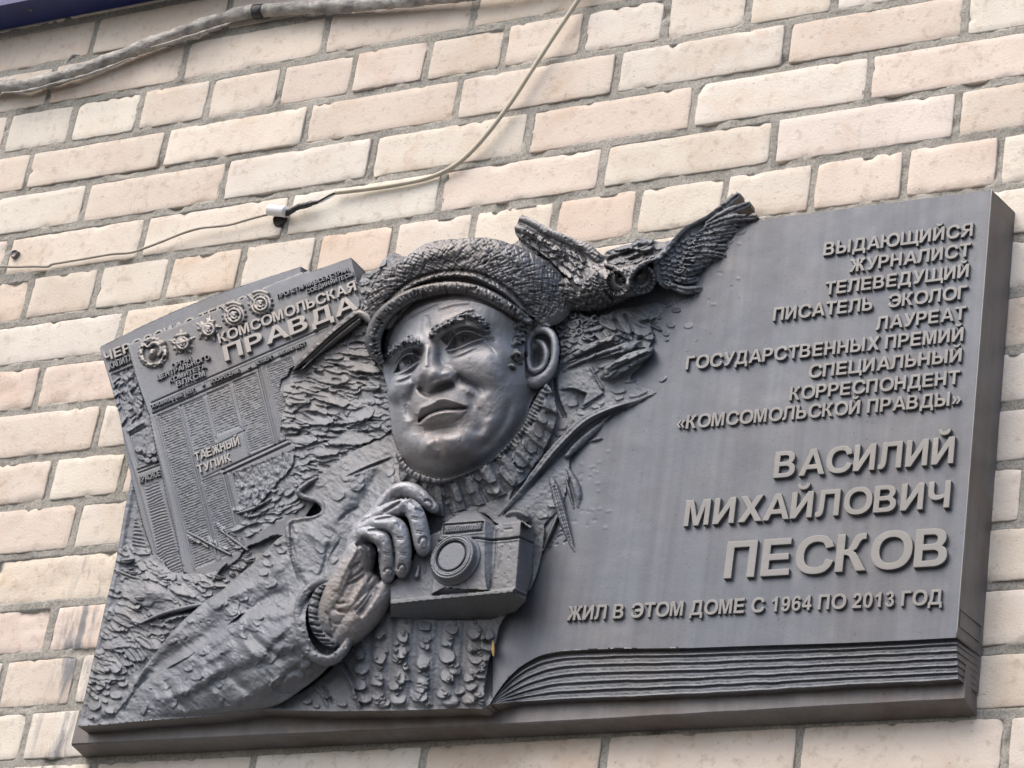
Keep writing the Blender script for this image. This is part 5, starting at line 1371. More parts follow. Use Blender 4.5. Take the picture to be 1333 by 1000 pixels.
# visor: a thick rolled rim that stands well clear of the forehead
vis = [(497, 471, 84, 4), (489, 458, 94, 8), (486, 442, 101, 10.5), (491, 425, 104, 11), (502, 408, 107, 10.5), (519, 394, 108, 9.5), (540, 383, 108, 8.5), (564, 376.5, 106, 8), (590, 374, 103, 7.5), (614, 377, 98, 7.5), (638, 386, 92, 7.5), (660, 399, 82, 7), (678, 411, 66, 6), (690, 419, 52, 4)]
under = spl([(489, 430), (500, 410), (520, 394), (555, 378), (590, 374), (625, 380), (655, 396), (680, 412), (674, 420), (650, 405), (622, 394), (592, 391), (560, 396), (535, 407), (516, 424), (507, 446), (503, 470), (494, 462)], 5, True)
wu = win(480, 690, 365, 480); A = U[wu]; B = V_[wu]
du_, tu_ = seg_d(A, B, spl([(p[0], p[1]) for p in vis], 4))
hv_ = F_.H[wu].copy()
F_.put(wu, F_.H[wu] - 3.0 * np.exp(-((du_ - 9) / 6) ** 2), inpoly(A, B, under) & (F_.L[wu] != CAP), VISOR, force=True)
F_.sweep([(p[0], p[1], hf(p[0], p[1], p[2]), p[3]) for p in spl(vis, 5)], VISOR, 0, 0.75, smooth=False)
Pv = spl([(p[0], p[1]) for p in vis], 14)
tv = np.gradient(Pv, axis=0)
for k in range(190):
    i = rnd.randint(2, len(Pv) - 3); tx, ty = tv[i]; L = math.hypot(tx, ty); tx /= L; ty /= L
    l = rnd.uniform(4, 9); j = rnd.uniform(-.35, .5)
    nx_, ny_ = -ty + j * tx, tx + j * ty; o = rnd.uniform(-4, 5)
    u = Pv[i][0] - ty * o; v = Pv[i][1] + tx * o
    F_.add([(u - nx_ * l / 2, v - ny_ * l / 2), (u + nx_ * l / 2, v + ny_ * l / 2)], 0.9, rnd.choice((-1.6, -1.6, 1.3)), 0.25, only=[VISOR], smooth=False)
F_.add([(p[0] - 0, p[1] + 5.5) for p in vis[2:12]], 1.2, -1.6, 0.1, only=[VISOR])

# ---- owl
obody = [(700, 392, 92, 8), (722, 388, 96, 15), (748, 382, 98, 24), (772, 376, 100, 30), (796, 372, 100, 26), (808, 370, 98, 22)]
before = F_.H.copy(); bl = F_.L.copy()
F_.sweep(obody, OWLB, 3, 0.75)
owl_out = spl([(690, 385), (704, 370), (724, 352), (748, 330), (770, 330), (786, 340), (800, 350), (830, 398), (826, 398), (812, 404), (792, 411), (772, 412), (752, 410), (732, 402), (716, 412), (700, 412), (688, 400)], 5, True)
mo = (F_.L == OWLB) & ~inpoly(U, V_, owl_out)
F_.H = np.where(mo, before, F_.H); F_.L = np.where(mo, bl, F_.L)
for r_ in range(7):
    for k in range(9):
        t = 0.25 + k * 0.15; rr_ = 24 + r_ * 12
        u = 812 - rr_ * math.cos(t - .4) ; v = 372 + rr_ * math.sin(t - .75) * 0.9
        F_.blob(u, v, 3.2, 3.8, 0.4, 3.2, only=[OWLB], flat=True); F_.blob(u - 1.4, v + 3.6, 3.4, 1.3, 0.5, -3, only=[OWLB])
for k in range(130):
    u = rnd.uniform(695, 800); v = rnd.uniform(350, 412); F_.add([(u, v), (u + rnd.uniform(-6, 6), v + rnd.uniform(1, 5))], 0.9, rnd.choice((-1.8, 1.6)), 0.3, only=[OWLB])
# rock-like foliage behind the owl
rk = spl([(780, 340), (785, 330), (795, 324.5), (812, 318.5), (822, 317), (828, 311.5), (840, 309.5), (851, 312), (866, 315.5), (874, 320), (860, 345), (800, 352)], 5, True)
F_.put(w, 76 + 7 * fbm(U / 14, V_ / 9, 3, 160), inpoly(U, V_, rk), ROCK, force=True)
base0 = F_.H.copy()
scatter([(784, 336), (812, 320), (862, 316), (862, 340), (800, 346)], 26, (6, 14), (3, 5), -0.3, (4, 8), 31, (ROCK,))
for p in ([(790, 340), (806, 333), (826, 326)], [(812, 340), (834, 334), (850, 328)], [(830, 322), (846, 318)]): F_.add(p, 2.4, -8, 0.2, only=[ROCK])
# wings
F_.put(w, 86 - 0.05 * (U - 667) + 0 * U, inpoly(U, V_, [(664, 314), (672, 308), (700, 325), (726, 345), (752, 378), (748, 404), (728, 404), (716, 380), (700, 352), (680, 330)]) & (F_.L != CAP) & (F_.L != OWLB), WINGL, force=True)
def wing(poly, hctrl, lb):
    P = spl(poly, 4, True); ww = win(*bbox(P, 4)); A = U[ww]; B = V_[ww]
    h = tps(hctrl, A, B, 0.01)
    F_.put(ww, h, inpoly(A, B, P), lb, force=True)
wing([(671, 306), (669.5, 297), (673, 291), (676, 284), (680, 280), (690, 283), (704, 291), (722, 300), (739, 307), (763, 315.5), (776, 325), (788, 336), (792, 346), (780, 352), (764, 362), (752, 382), (741, 366), (724, 348), (712, 336), (700, 327), (686, 317)],
     [(671, 300, 96), (690, 300, 100), (720, 318, 102), (750, 330, 104), (780, 345, 104), (755, 375, 100), (700, 322, 92), (730, 350, 92), (704, 291, 94), (739, 307, 94), (776, 325, 92)], WINGL)
F_.sweep([(677, 285, 102, 4.5), (692, 289, 106, 5.5), (712, 300, 108, 6), (738, 311, 110, 6.5), (762, 322, 110, 7), (780, 338, 106, 7)], WINGL, 1.5)
F_.sweep([(673, 297, 102, 5), (690, 303, 104, 5), (712, 316, 104, 5), (735, 330, 104, 5)], WINGL, 1.2)
base0 = F_.H.copy()
for row in range(4):
    for k in range(13):
        t = k / 12 + rnd.uniform(-.03, .03); u = 684 + 74 * t - row * 1.0; v = 298 + 34 * t + (4 + row * (3 + 7.5 * t))
        flake(F_, u, v, rnd.uniform(4, 7), rnd.uniform(3, 5), 1.1 + rnd.uniform(-.4, .4), rnd.uniform(3.5, 6), rnd.uniform(-1, 1), (WINGL,), k + row * 50, 0.2, base0)
for k in range(70):
    u = rnd.uniform(675, 780); v = 288 + (u - 675) * .42 + rnd.uniform(-4, 26); F_.add([(u, v), (u + rnd.uniform(3, 8), v + rnd.uniform(0, 5))], 1.0, rnd.choice((-2, 1.4)), 0.3, only=[WINGL])
F_.sweep([(678, 291, 100, 2.4), (700, 301, 101, 3), (730, 316, 101, 3)], WINGL, 0.8)
wpoly = [(852, 340), (862, 327), (874, 313), (884, 303), (893, 294.5), (900, 290.5), (920, 280), (941, 264.5), (949, 255.5), (956, 250), (962, 248.5), (967, 251), (969, 258), (974, 259.5), (977, 264), (978, 274), (984, 278), (987.6, 283.5), (982, 289), (965, 296), (958, 306), (949, 315), (944, 325), (941, 336), (924, 343), (914, 358), (909, 374), (894, 381), (878, 381), (868, 376), (858, 370), (850, 356)]
wcore = [(852, 340), (862, 327), (874, 313), (884, 303), (893, 295), (900, 291), (920, 281), (941, 265.5), (952, 256), (958, 262), (952, 280), (940, 300), (925, 320), (912, 338), (900, 358), (886, 374), (868, 376), (858, 370), (850, 356)]
wing(wcore, [(852, 345, 92), (874, 316, 88), (920, 284, 76), (955, 256, 66), (940, 300, 65), (912, 338, 66), (886, 374, 64), (870, 376, 72), (880, 345, 80), (910, 310, 76)], WINGR)
# primaries and secondaries, each with its own tip (lowest ones first)
fl = [((866, 368), (890, 378), (912, 376.5), 5.5), ((872, 360), (892, 366), (907, 364), 4.5), ((878, 352), (896, 356), (912, 350), 5), ((884, 346), (904, 348), (922, 342), 5), ((890, 338), (912, 338), (932, 336), 5), ((894, 330), (920, 330), (943, 333), 4.5),
      ((898, 324), (922, 322), (946, 322), 5), ((903, 316), (928, 313), (951, 309), 5), ((908, 309), (934, 304), (959, 300), 5), ((912, 302), (942, 294), (968, 290), 5), ((918, 296), (950, 285), (984, 283), 5.5), ((920, 291), (948, 277), (975, 266), 6), ((912, 288), (940, 271), (961, 254.5), 6.5)]
for n_, (p, m_, q, r_) in enumerate(fl):
    hp = 80 + n_ * .2; hq = 62.5 + max(0, n_ - 9) * 1.6
    F_.sweep([(p[0], p[1], hp, r_ * .5), (m_[0], m_[1], (hp + hq) / 2 + 3, r_), (q[0] - (q[0] - m_[0]) * .12, q[1] - (q[1] - m_[1]) * .12, hq + 1.5, r_ * .8), (*q, hq, r_ * .45)], WINGR, 0, 0.6)
    F_.add([p, m_, q], 0.9, -2.2, 0.08, only=[WINGR])
    for k in range(14):
        t = rnd.random(); u = p[0] + (q[0] - p[0]) * t; v = p[1] + (q[1] - p[1]) * t + (m_[1] - (p[1] + q[1]) / 2) * 4 * t * (1 - t); sg = rnd.choice((-1, 1))
        F_.add([(u, v), (u + 4.5, v + sg * 3.6)], 0.8, rnd.choice((-1.8, -1.4, 1.2)), 0.2, only=[WINGR])
F_.sweep([(852, 341, 98, 4), (864, 329, 97, 4), (880, 310, 95, 3.6), (896, 295, 90, 3.6), (916, 284, 86, 4.0), (938, 268, 78, 4.4), (952, 256, 72, 4.0)], WINGR, 1.0, 0.8)
base0 = F_.H.copy()
for row in range(7):
    for k in range(7):
        u = 860 + k * 7.2 + row * 1.6 + rnd.uniform(-1.5, 1.5); v = 334 - k * 5.0 + row * 7.0 + rnd.uniform(-1.5, 1.5)
        if k + row * .8 < 8.5 and v < 374: flake(F_, u, v, rnd.uniform(4, 5.6), rnd.uniform(3.2, 4.6), 0.5 + rnd.uniform(-.3, .3), rnd.uniform(3.0, 5.0), 0.5, (WINGR,), row * 20 + k, 0.22, base0)
for k in range(40):
    u = rnd.uniform(862, 935); v = 372 - (u - 862) * .7 + rnd.uniform(-26, 6); F_.add([(u, v), (u + rnd.uniform(2, 6), v + rnd.uniform(-3, 3))], 0.9, rnd.choice((-1.8, 1.2)), 0.3, only=[WINGR])
# head: two feathered discs with proud rims, brows swept up into the ear tufts
F_.sweep([(805, 369, 104, 18), (820, 366, 107, 21), (836, 364, 104, 19)], OWLH, 2, 0.5)
for (u, v, ru, rv, eu_x, ev_x, er) in ((803, 369, 16, 17.5, 809.5, 364, 4.6), (836.5, 365, 15.5, 20, 832.8, 360, 6.2)):
    ww = win(u - 24, u + 24, v - 26, v + 26); A = U[ww]; B = V_[ww]
    r_ = np.hypot((A - u) / ru, (B - v) / rv); th = np.arctan2(B - v, A - u)
    on = F_.L[ww] == OWLH
    g = -4.6 * (1 - sstep(r_, 0.62, 0.92)) + 3.2 * np.exp(-((r_ - 0.97) / 0.09) ** 2) + 1.6 * np.cos(th * 17 + 0.8 * vnoise(A / 6, B / 6, 310)) * sstep(r_, .35, .6) * (1 - sstep(r_, 1.0, 1.12))
    F_.H[ww] += np.where(on, g, 0).astype(np.float32)
    re = np.hypot(A - eu_x, B - ev_x) / er
    F_.H[ww] += np.where(on, -10 * np.exp(-(re / 1.6) ** 4), 0).astype(np.float32)
    F_.H[ww] += np.where(on & (re < 1), 8.5 * np.sqrt(np.maximum(1 - re * re, 0)), 0).astype(np.float32)
    F_.H[ww] += np.where(on, 1.2 * np.exp(-((re - 1.12) / .18) ** 2) - 1.6 * np.exp(-((re - .62) / .13) ** 2) - 2.5 * np.exp(-(re / .25) ** 2), 0).astype(np.float32)
F_.sweep([(788, 345, 108, 1.6), (796, 347, 112, 3), (805, 351, 115, 3.6), (812, 356, 116, 3.4), (817, 363, 114, 2.4)], OWLH, 0.6, 0.9)
F_.sweep([(853, 338, 108, 1.6), (843, 341, 113, 3), (834, 346, 116, 3.8), (826, 353, 117, 3.6), (821, 362, 114, 2.4)], OWLH, 0.6, 0.9)
F_.add([(792, 351), (803, 356.5), (811, 361)], 1.6, -4.5, 0.1, only=[OWLH]); F_.add([(851, 344), (838, 350), (828, 358)], 1.9, -5, 0.1, only=[OWLH])
F_.sweep([(817.5, 365, 115, 2.4), (818, 371, 117, 3.2), (818.5, 378, 113, 1.6)], OWLH, 0.5)
for k in range(70):
    u = rnd.uniform(798, 846); v = rnd.uniform(341, 357); F_.add([(u, v), (u + rnd.uniform(-2, 2), v + 3)], 0.9, rnd.choice((-1.4, 1.0)), 0.2, only=[OWLH])

# ---- photo camera on the chest
def plane(poly, pts, lb, force=True, extra=0):
    """flat facet through three (u, v, h)"""
    (a, b, c) = pts
    M = np.array([[a[0], a[1], 1], [b[0], b[1], 1], [c[0], c[1], 1]], float); s_ = np.linalg.solve(M, [a[2], b[2], c[2]])
    ww = win(*bbox(poly, 2)); A = U[ww]; B = V_[ww]
    F_.put(ww, (s_[0] * A + s_[1] * B + s_[2] + extra).astype(np.float32), inpoly(A, B, poly), lb, force=force)
HC = 104
front = [(552, 700), (575, 690), (649, 683), (678.4, 678), (676, 702), (671, 766), (508.5, 782), (508.5, 760), (530, 740)]
# underside and back of the body first
plane([(508.5, 786), (668, 771), (685, 778), (684, 784), (672, 796), (640, 806), (600, 808), (540, 806), (508, 803)], [(508, 786, HC + 2), (668, 771, HC + 2), (580, 803, 74)], CAMB)
plane([(678.4, 678), (693.6, 686), (695, 709), (692, 750), (686, 774), (671, 766), (676, 702)], [(678, 680, HC), (671, 766, HC), (694, 700, 72)], CAMB)
plane([(650, 683), (678.4, 678), (693.6, 686), (690, 688), (665, 668), (648, 674), (640, 678)], [(650, 683, HC), (678, 678, HC), (668, 664, 74)], CAMB)
plane(front, [(552, 700, HC), (678, 678, HC), (600, 770, HC)], CAMB)
# base plate, slightly proud
plane([(508.5, 781.5), (540, 777.8), (620, 771), (671, 765.6), (686, 773.5), (685, 779), (666, 771.5), (640, 774), (560, 781.5), (508.5, 787)], [(508, 782, HC + 8), (671, 766, HC + 8), (600, 780, HC + 8)], CAMB)
plane([(671, 765.6), (686, 773.5), (685, 779), (667, 771.5)], [(671, 766, HC + 4), (667, 771, HC + 4), (686, 776, 76)], CAMB)
# prism housing
HP_ = HC + 9
pf = [(577, 681.6), (632.8, 677.6), (629.6, 704), (630, 740), (634.4, 768.5), (600, 767), (580, 765), (561, 774.4), (566, 740), (570, 707)]
plane([(632.8, 677.6), (645, 686), (642.4, 703), (640, 740), (636.5, 768.5), (634.4, 768.5), (630, 740), (629.6, 704)], [(632, 680, HP_), (630, 740, HP_), (642, 703, HC)], CAMB)
plane(pf, [(577, 681.6, HP_), (632.8, 677.6, HP_), (600, 767, HP_)], CAMB)
plane([(577, 681.6), (604, 665.6), (620, 664.8), (632.8, 677.6)], [(577, 681.6, HP_), (632.8, 677.6, HP_), (612, 664.8, HP_ - 24)], CAMB)
plane([(632.8, 677.6), (620, 664.8), (636, 672), (646, 683), (645, 686)], [(632.8, 677.6, HP_), (620, 664.8, HP_ - 22), (645, 685, HC - 6)], CAMB)
plane([(561, 774.4), (580, 765.5), (598, 767.5), (632, 768.5), (610, 772), (580, 774.5)], [(561, 774.4, HC), (632, 769, HC + 1), (590, 765.5, HP_)], CAMB)
# groove between top plate and body, name plate
F_.add([(571, 705.5), (600, 702.6), (622, 701), (631, 702.5), (641, 704)], 1.3, -5, only=[CAMB], smooth=False)
F_.add([(643, 703.5), (660, 702.3), (676, 700), (694, 708)], 1.3, -5, only=[CAMB], smooth=False)
F_.add([(571, 707.5), (622, 703), (641, 706), (660, 704.6), (676, 702), (694, 710)], 0.8, 1.5, only=[CAMB], smooth=False)
npl = [(577.8, 683), (629.5, 679), (628, 691.5), (577.4, 696.3)]
wn_ = win(*bbox(npl, 3)); A = U[wn_]; B = V_[wn_]; sp = sdf(A, B, npl)
F_.H[wn_] += np.where(F_.L[wn_] == CAMB, -3.2 * np.exp(-((sp + 0.6) / 1.1) ** 2) + 1.2 * np.exp(-((sp - 1.8) / 1) ** 2), 0).astype(np.float32)
mi = (sp < -2.2)
F_.H[wn_] += np.where(mi, 1.1 * np.sin(A * 2 * np.pi / 3.2 + .6 * vnoise(A / 2, B / 2, 171)) * np.sign(np.sin(B * 1.1)) + 0.5, 0).astype(np.float32)
# strap lug / self timer lever
F_.sweep([(545.5, 737, HC + 4, 2.0), (543.5, 747, HC + 6, 3.2), (542.5, 751, HC + 6, 3.6)], CAMB, 0.5); F_.blob(542.6, 750.6, 1.8, 1.8, 0, 2.5, only=[CAMB])
F_.sweep([(553, 745, HC + 2, 1.2), (555, 730, HC + 2, 1.2)], CAMB, 0.4)
# rewind knob on top
F_.sweep([(661, 674.5, 88, 5.5), (673, 672, 90, 6.5), (685, 675.5, 88, 5.5)], CAMB, 0.3, 0.5)
F_.sweep([(660, 670.5, 93, 2.4), (666, 668, 94, 3.2), (674, 667.5, 94, 3.4), (682, 669.5, 93, 3.0), (687, 672.5, 91, 2.2)], CAMB, 0.3, 0.8)
for k in range(9): F_.add([(661 + k * 3, 672 + abs(k - 4) * .5), (661 + k * 3, 677 + abs(k - 4) * .4)], 0.8, -1.8, 0.1, only=[CAMB], smooth=False)
for (p, q) in (((512, 692), (540, 684)), ((648, 745), (652, 720)), ((580, 758), (600, 762)), ((655, 690), (668, 688))): F_.add([p, q], 1.0, -1.4, 0.2, only=[CAMB], smooth=False)
F_.add([(646, 690), (645, 730), (638, 767)], 1.0, -2.0, 0.05, only=[CAMB])
for k in range(60):
    u = rnd.uniform(512, 690); v = rnd.uniform(680, 775); an = rnd.uniform(0, 3); F_.add([(u, v), (u + 4 * math.cos(an), v + 4 * math.sin(an))], 0.9, rnd.choice((-.9, .8)), 0.3, only=[CAMB])
F_.H += np.where(F_.L == CAMB, 0.5 * fbm(U / 6, V_ / 6, 3, 172), 0).astype(np.float32)
# lens: stacked rings; every ring is a circle in a plane parallel to the camera front, seen obliquely
LC = unproj(595.0, 731.0, (HP_) / 1000.0)
def ring_h(rad_mm, h_mm, lb, bev=1.0, c=LC):
    ww = win(555, 635, 690, 772); A = U[ww]; B = V_[ww]
    P = unproj(A, B, h_mm / 1000.0)
    d = np.hypot(P[..., 0] - c[0], P[..., 2] - c[2]) * 1000
    F_.put(ww, (h_mm - bev * np.clip(1 - (rad_mm - d) / 1.8, 0, 1) ** 2), d < rad_mm, lb)
    return ww, d
ring_h(35, HP_ + 3, LENS, 1.5)
ring_h(33.5, HP_ + 4.5, LENS, 2)
for k in range(9): ring_h(31.5 - 0.12 * k, HP_ + 5.5 + k * 1.1, LENS, 1.2 if k in (3, 8) else 0)
HL = HP_ + 15
def ring_cut(r0, r1, dh, soft=1.0):
    ww = win(555, 635, 690, 772); A = U[ww]; B = V_[ww]; P = unproj(A, B, HL / 1000.0)
    d = np.hypot(P[..., 0] - LC[0], P[..., 2] - LC[2]) * 1000
    f = sstep(d, r0 - soft, r0 + soft) * (1 - sstep(d, r1 - soft, r1 + soft))
    F_.H[ww] += np.where(F_.L[ww] == LENS, dh * f, 0).astype(np.float32)
ring_cut(-9, 24.5, -3.5); ring_cut(22.0, 24.0, 3.0, 0.7); ring_cut(-9, 22.0, -3.4); ring_cut(-9, 20.0, 4.6, 1.2); ring_cut(27.0, 28.6, -1.8, 0.5)

# ---- hand: palm, wrist and five bent fingers closing over the camera
def hd(pts, k=2.0, zs=0.9): F_.sweep(pts, HAND, k, zs, sub=5)
# wrist and heel of the hand
hd([(428, 822, 100, 18), (434, 806, 108, 23), (444, 786, 114, 27), (454, 764, 118, 27), (462, 742, 122, 24), (470, 722, 124, 20)], 4)
hd([(446, 832, 96, 14), (462, 816, 104, 19), (478, 798, 106, 20), (492, 782, 104, 17), (502, 768, 102, 13), (506, 758, 100, 9)], 5)
hd([(440, 815, 104, 20), (462, 790, 110, 22), (478, 762, 108, 18)], 6)
# back of the hand and knuckles
hd([(462, 724, 124, 14), (472, 700, 128, 17), (484, 684, 128, 16), (494, 674, 126, 14)], 5)
hd([(470, 692, 128, 13), (482, 682, 130, 13)], 5)
# index finger
hd([(490, 672, 126, 12), (502, 656, 130, 11), (512, 644, 132, 10.5), (524, 638, 132, 10.5), (538, 640, 130, 10.5), (549, 648, 126, 10), (559, 657, 120, 8.5), (565, 662, 116, 7)], 2)
# middle finger
hd([(480, 682, 130, 12), (496, 672, 134, 11.5), (514, 664, 138, 11.5), (530, 661, 141, 12), (540, 668, 140, 12), (545, 682, 136, 12), (548, 698, 131, 12), (550, 710, 127, 11), (551, 716, 124, 9)], 1.5)
# ring finger
hd([(476, 690, 132, 11), (490, 684, 137, 11), (504, 682, 141, 11.5), (516, 686, 143, 12), (522, 698, 140, 12), (525, 714, 135, 11.5), (525, 730, 129, 10.5), (524, 740, 124, 9.5), (523, 745, 121, 8)], 1.5)
# little finger
hd([(468, 698, 130, 11), (480, 695, 135, 10.5), (492, 698, 138, 11), (500, 706, 138, 11), (503, 718, 134, 11), (504, 732, 128, 11), (505, 744, 122, 10.5), (505, 750, 119, 9)], 1.5)
hand = [HAND]
hadd = lambda pts, wd, am, tp=0.2: F_.add(pts, wd, am, tp, only=hand)
for pts, wd, am in (([(498, 668), (520, 655), (534, 652), (546, 658)], 2.2, -6), ([(486, 678), (506, 674), (524, 674), (532, 682), (535, 700), (536, 716)], 2.2, -7), ([(478, 692), (494, 690), (508, 694), (512, 708), (514, 724), (514, 742)], 2.2, -7),
                    ([(470, 700), (484, 706), (494, 716), (494, 740)], 2.6, -8), ([(464, 712), (472, 706), (482, 710)], 3, -6), ([(466, 710), (474, 718), (478, 726)], 1.4, 3), ([(470, 708), (480, 716)], 1.3, -3)):
    hadd(pts, wd, am)
# knuckle creases and dimple
F_.blob(525, 671, 4, 6, 0.3, -8, only=hand); F_.blob(519, 645, 4, 2.4, 0.3, -3, only=hand)
for (u, v, an) in ((531, 656, 1.2), (540, 676, .2), (519, 684, 1.1), (521, 702, .15), (497, 703, 1.0), (503, 722, .15), (546, 694, .15), (524, 722, .15), (517, 640, 1.3), (548, 647, 0.8), (513, 698, .4)):
    for o in (-2, 0.6):
        hadd([(u - 5 * math.cos(an), v - 5 * math.sin(an) + o), (u + 5 * math.cos(an), v + 5 * math.sin(an) + o)], 0.9, -1.3)
for (u, v, h, r_) in ((529, 659, 143, 9), (514, 684, 145, 8.5), (497, 702, 140, 8), (516, 640, 134, 8), (480, 679, 133, 9), (471, 691, 132, 8), (494, 668, 129, 8), (466, 702, 129, 7)):
    F_.sweep([(u - .5, v, h, r_), (u + .5, v, h, r_)], HAND, 3, 0.6, smooth=False)
for pts, wd, am in (([(438, 770), (446, 748), (458, 726), (466, 712)], 3.5, 2.4), ([(446, 776), (456, 752), (466, 734)], 2.5, -2.2), ([(455, 795), (464, 776), (474, 758)], 4, 2.4), ([(476, 700), (486, 712), (488, 730)], 3, -3), ([(432, 790), (440, 796), (450, 798)], 2, -1.8), ([(428, 806), (436, 812), (446, 812)], 2, -1.6), ([(508, 650), (514, 646)], 2, -2), ([(540, 662), (552, 668)], 2, -2.5)):
    hadd(pts, wd, am)
# nails: sunk border, raised plate
for (u, v, ru, rv, an) in ((551, 707, 5.5, 8, 0.1), (523, 741, 4.6, 6.5, 0.15), (506, 745, 5.8, 5.5, 0.1), (558, 656, 6, 4, 0.7)):
    hadd([(u + ru * math.cos(t) * math.cos(an) - rv * math.sin(t) * math.sin(an), v + ru * math.cos(t) * math.sin(an) + rv * math.sin(t) * math.cos(an)) for t in np.linspace(2.8, 6.6, 12)], 1.1, -2.8, 0.05)
    F_.blob(u, v + 1.0, ru * .8, rv * .8, an, 1.8, only=hand, flat=True)
# palm creases, wrist folds
for pts in ([(452, 756), (466, 747), (474, 740)], [(450, 762), (462, 757), (476, 748)], [(456, 744), (462, 736), (470, 732)], [(478, 760), (486, 748), (492, 738)], [(462, 796), (474, 782), (486, 764)], [(437, 784), (444, 786), (450, 784)], [(440, 794), (446, 796)], [(424, 796), (430, 806), (432, 820)]):
    hadd(pts, 1.6, -2.6)
hadd([(466, 802), (478, 786), (490, 764)], 4, -7); hadd([(456, 740), (452, 760), (446, 776)], 6, 2); hadd([(490, 750), (493, 735), (488, 722)], 5, -9)
F_.H += np.where(F_.L == HAND, 0.8 * fbm(U / 7, V_ / 7, 3, 180) + 0.25 * fbm(U / 2.4, V_ / 2.4, 2, 181), 0).astype(np.float32)
# the figure is cut off square at the foot of the plaque
dbb, _ = seg_d(U, V_, body_bot)
wbb = np.exp(-(dbb / 5.0) ** 2)
F_.H = np.where((V_ > 880) & (U < 640), F_.H + (61 - F_.H) * wbb, F_.H).astype(np.float32)
# global fine tool texture on the clay-like parts
fine = 0.9 * fbm(U / 5.5, V_ / 4.5, 4, 190, 0.6)
tex = np.isin(F_.L, [GROUND, COAT, SLEEVE, SWEATER, COLLAR, PLANK, ROCK, CUFF, LOG, STALK, OWLB, WINGL, WINGR])
F_.H += np.where(tex, fine + 0.5 * fbm(U / 22, V_ / 22, 3, 191), 0).astype(np.float32)

F_.L = np.where((F_.L == GROUND) & (U > 466) & (V_ < 412), CLUMP, F_.L).astype(np.int16)
F_.L = np.where((F_.L == GROUND) & (V_ > 700) & (U < 480), MEADOW, F_.L).astype(np.int16)

# ------------------------------------------------------------------ assemble the plaque
BASE = unproj(600, 975, 0.03)
plaque = empty('memorial_plaque', (0.95, 0.0, -1.235), 'dark bronze memorial plaque with a capped man, owl, camera and raised Russian text', 'plaque')
portrait_parts = {}

# snap the outline, cut the height field into parts
OUT = outline
H = F_.H
near = np.abs(np.zeros_like(U)) + 99
inside = inpoly(U, V_, OUT)
inside &= ~((F_.L == PAGE) & (U > 870) & (V_ < 247 + 0.1297 * (1291 - U) - 0.5))
# distance only where it matters
edge_zone = np.zeros(U.shape, bool)
e = inside
for sh in ((1, 0), (-1, 0), (0, 1), (0, -1), (1, 1), (-1, -1), (1, -1), (-1, 1)):
    edge_zone |= (e != np.roll(e, sh, (0, 1)))
ii, jj = np.nonzero(edge_zone)
eu, ev = U[ii, jj].astype(float), V_[ii, jj].astype(float)
bd = np.full(len(eu), 1e9); bx_ = eu.copy(); by_ = ev.copy()
for k in range(len(OUT)):
    x0, y0 = OUT[k]; x1, y1 = OUT[(k + 1) % len(OUT)]
    dx, dy = x1 - x0, y1 - y0; L = dx * dx + dy * dy
    if L < 1e-9: continue
    t = np.clip(((eu - x0) * dx + (ev - y0) * dy) / L, 0, 1); px = x0 + t * dx; py = y0 + t * dy
    d = np.hypot(eu - px, ev - py); mm = d < bd
    bd = np.where(mm, d, bd); bx_ = np.where(mm, px, bx_); by_ = np.where(mm, py, by_)
UU = U.astype(float).copy(); VV = V_.astype(float).copy()
valid = inside.copy()
sel = bd < 0.8 * S
valid[ii[sel], jj[sel]] = True
UU[ii[sel], jj[sel]] = bx_[sel]; VV[ii[sel], jj[sel]] = by_[sel]
# snapped outside samples take the height of the inside
Hs = H.copy()
outside_snapped = np.zeros(U.shape, bool); outside_snapped[ii[sel], jj[sel]] = ~inside[ii[sel], jj[sel]]
num = np.zeros_like(H); den = np.zeros_like(H)
for sh in ((1, 0), (-1, 0), (0, 1), (0, -1), (1, 1), (-1, -1), (1, -1), (-1, 1)):
    mI_ = np.roll(inside, sh, (0, 1)); num += np.where(mI_, np.roll(H, sh, (0, 1)), 0); den += mI_
Hs = np.where(outside_snapped & (den > 0), num / np.maximum(den, 1), H)
Lb = F_.L.copy()
# islands of a part cut off by other parts go to what surrounds them, or become a clump of their own
def islands(lb, newname):
    M_ = (Lb == lb) & inside
    seen = np.zeros(M_.shape, bool); comps = []
    for r0, c0 in zip(*np.nonzero(M_)):
        if seen[r0, c0]: continue
        st_ = [(r0, c0)]; seen[r0, c0] = True; cells = []
        while st_:
            r, c = st_.pop(); cells.append((r, c))
            for rr2, cc2 in ((r + 1, c), (r - 1, c), (r, c + 1), (r, c - 1)):
                if 0 <= rr2 < NV and 0 <= cc2 < NU and M_[rr2, cc2] and not seen[rr2, cc2]:
                    seen[rr2, cc2] = True; st_.append((rr2, cc2))
        comps.append(np.array(cells))
    comps.sort(key=len, reverse=True)
    for cells in comps[1:]:
        if len(cells) > 500:
            Lb[cells[:, 0], cells[:, 1]] = lab(newname, M_BRZ)
        else:
            r, c = cells[:, 0], cells[:, 1]; around = []
            for dr_, dc_ in ((3, 0), (-3, 0), (0, 3), (0, -3)):
                v_ = Lb[np.clip(r + dr_, 0, NV - 1), np.clip(c + dc_, 0, NU - 1)]; around.append(v_[(v_ != lb) & (v_ >= 0)])
            around = np.concatenate(around)
            if len(around): Lb[r, c] = np.bincount(around).argmax()
for l_ in (GROUND, CLUMP, MEADOW, ROCK, PLANK): islands(l_, 'foliage_clump')
q = valid[:-1, :-1] & valid[:-1, 1:] & valid[1:, 1:] & valid[1:, :-1]
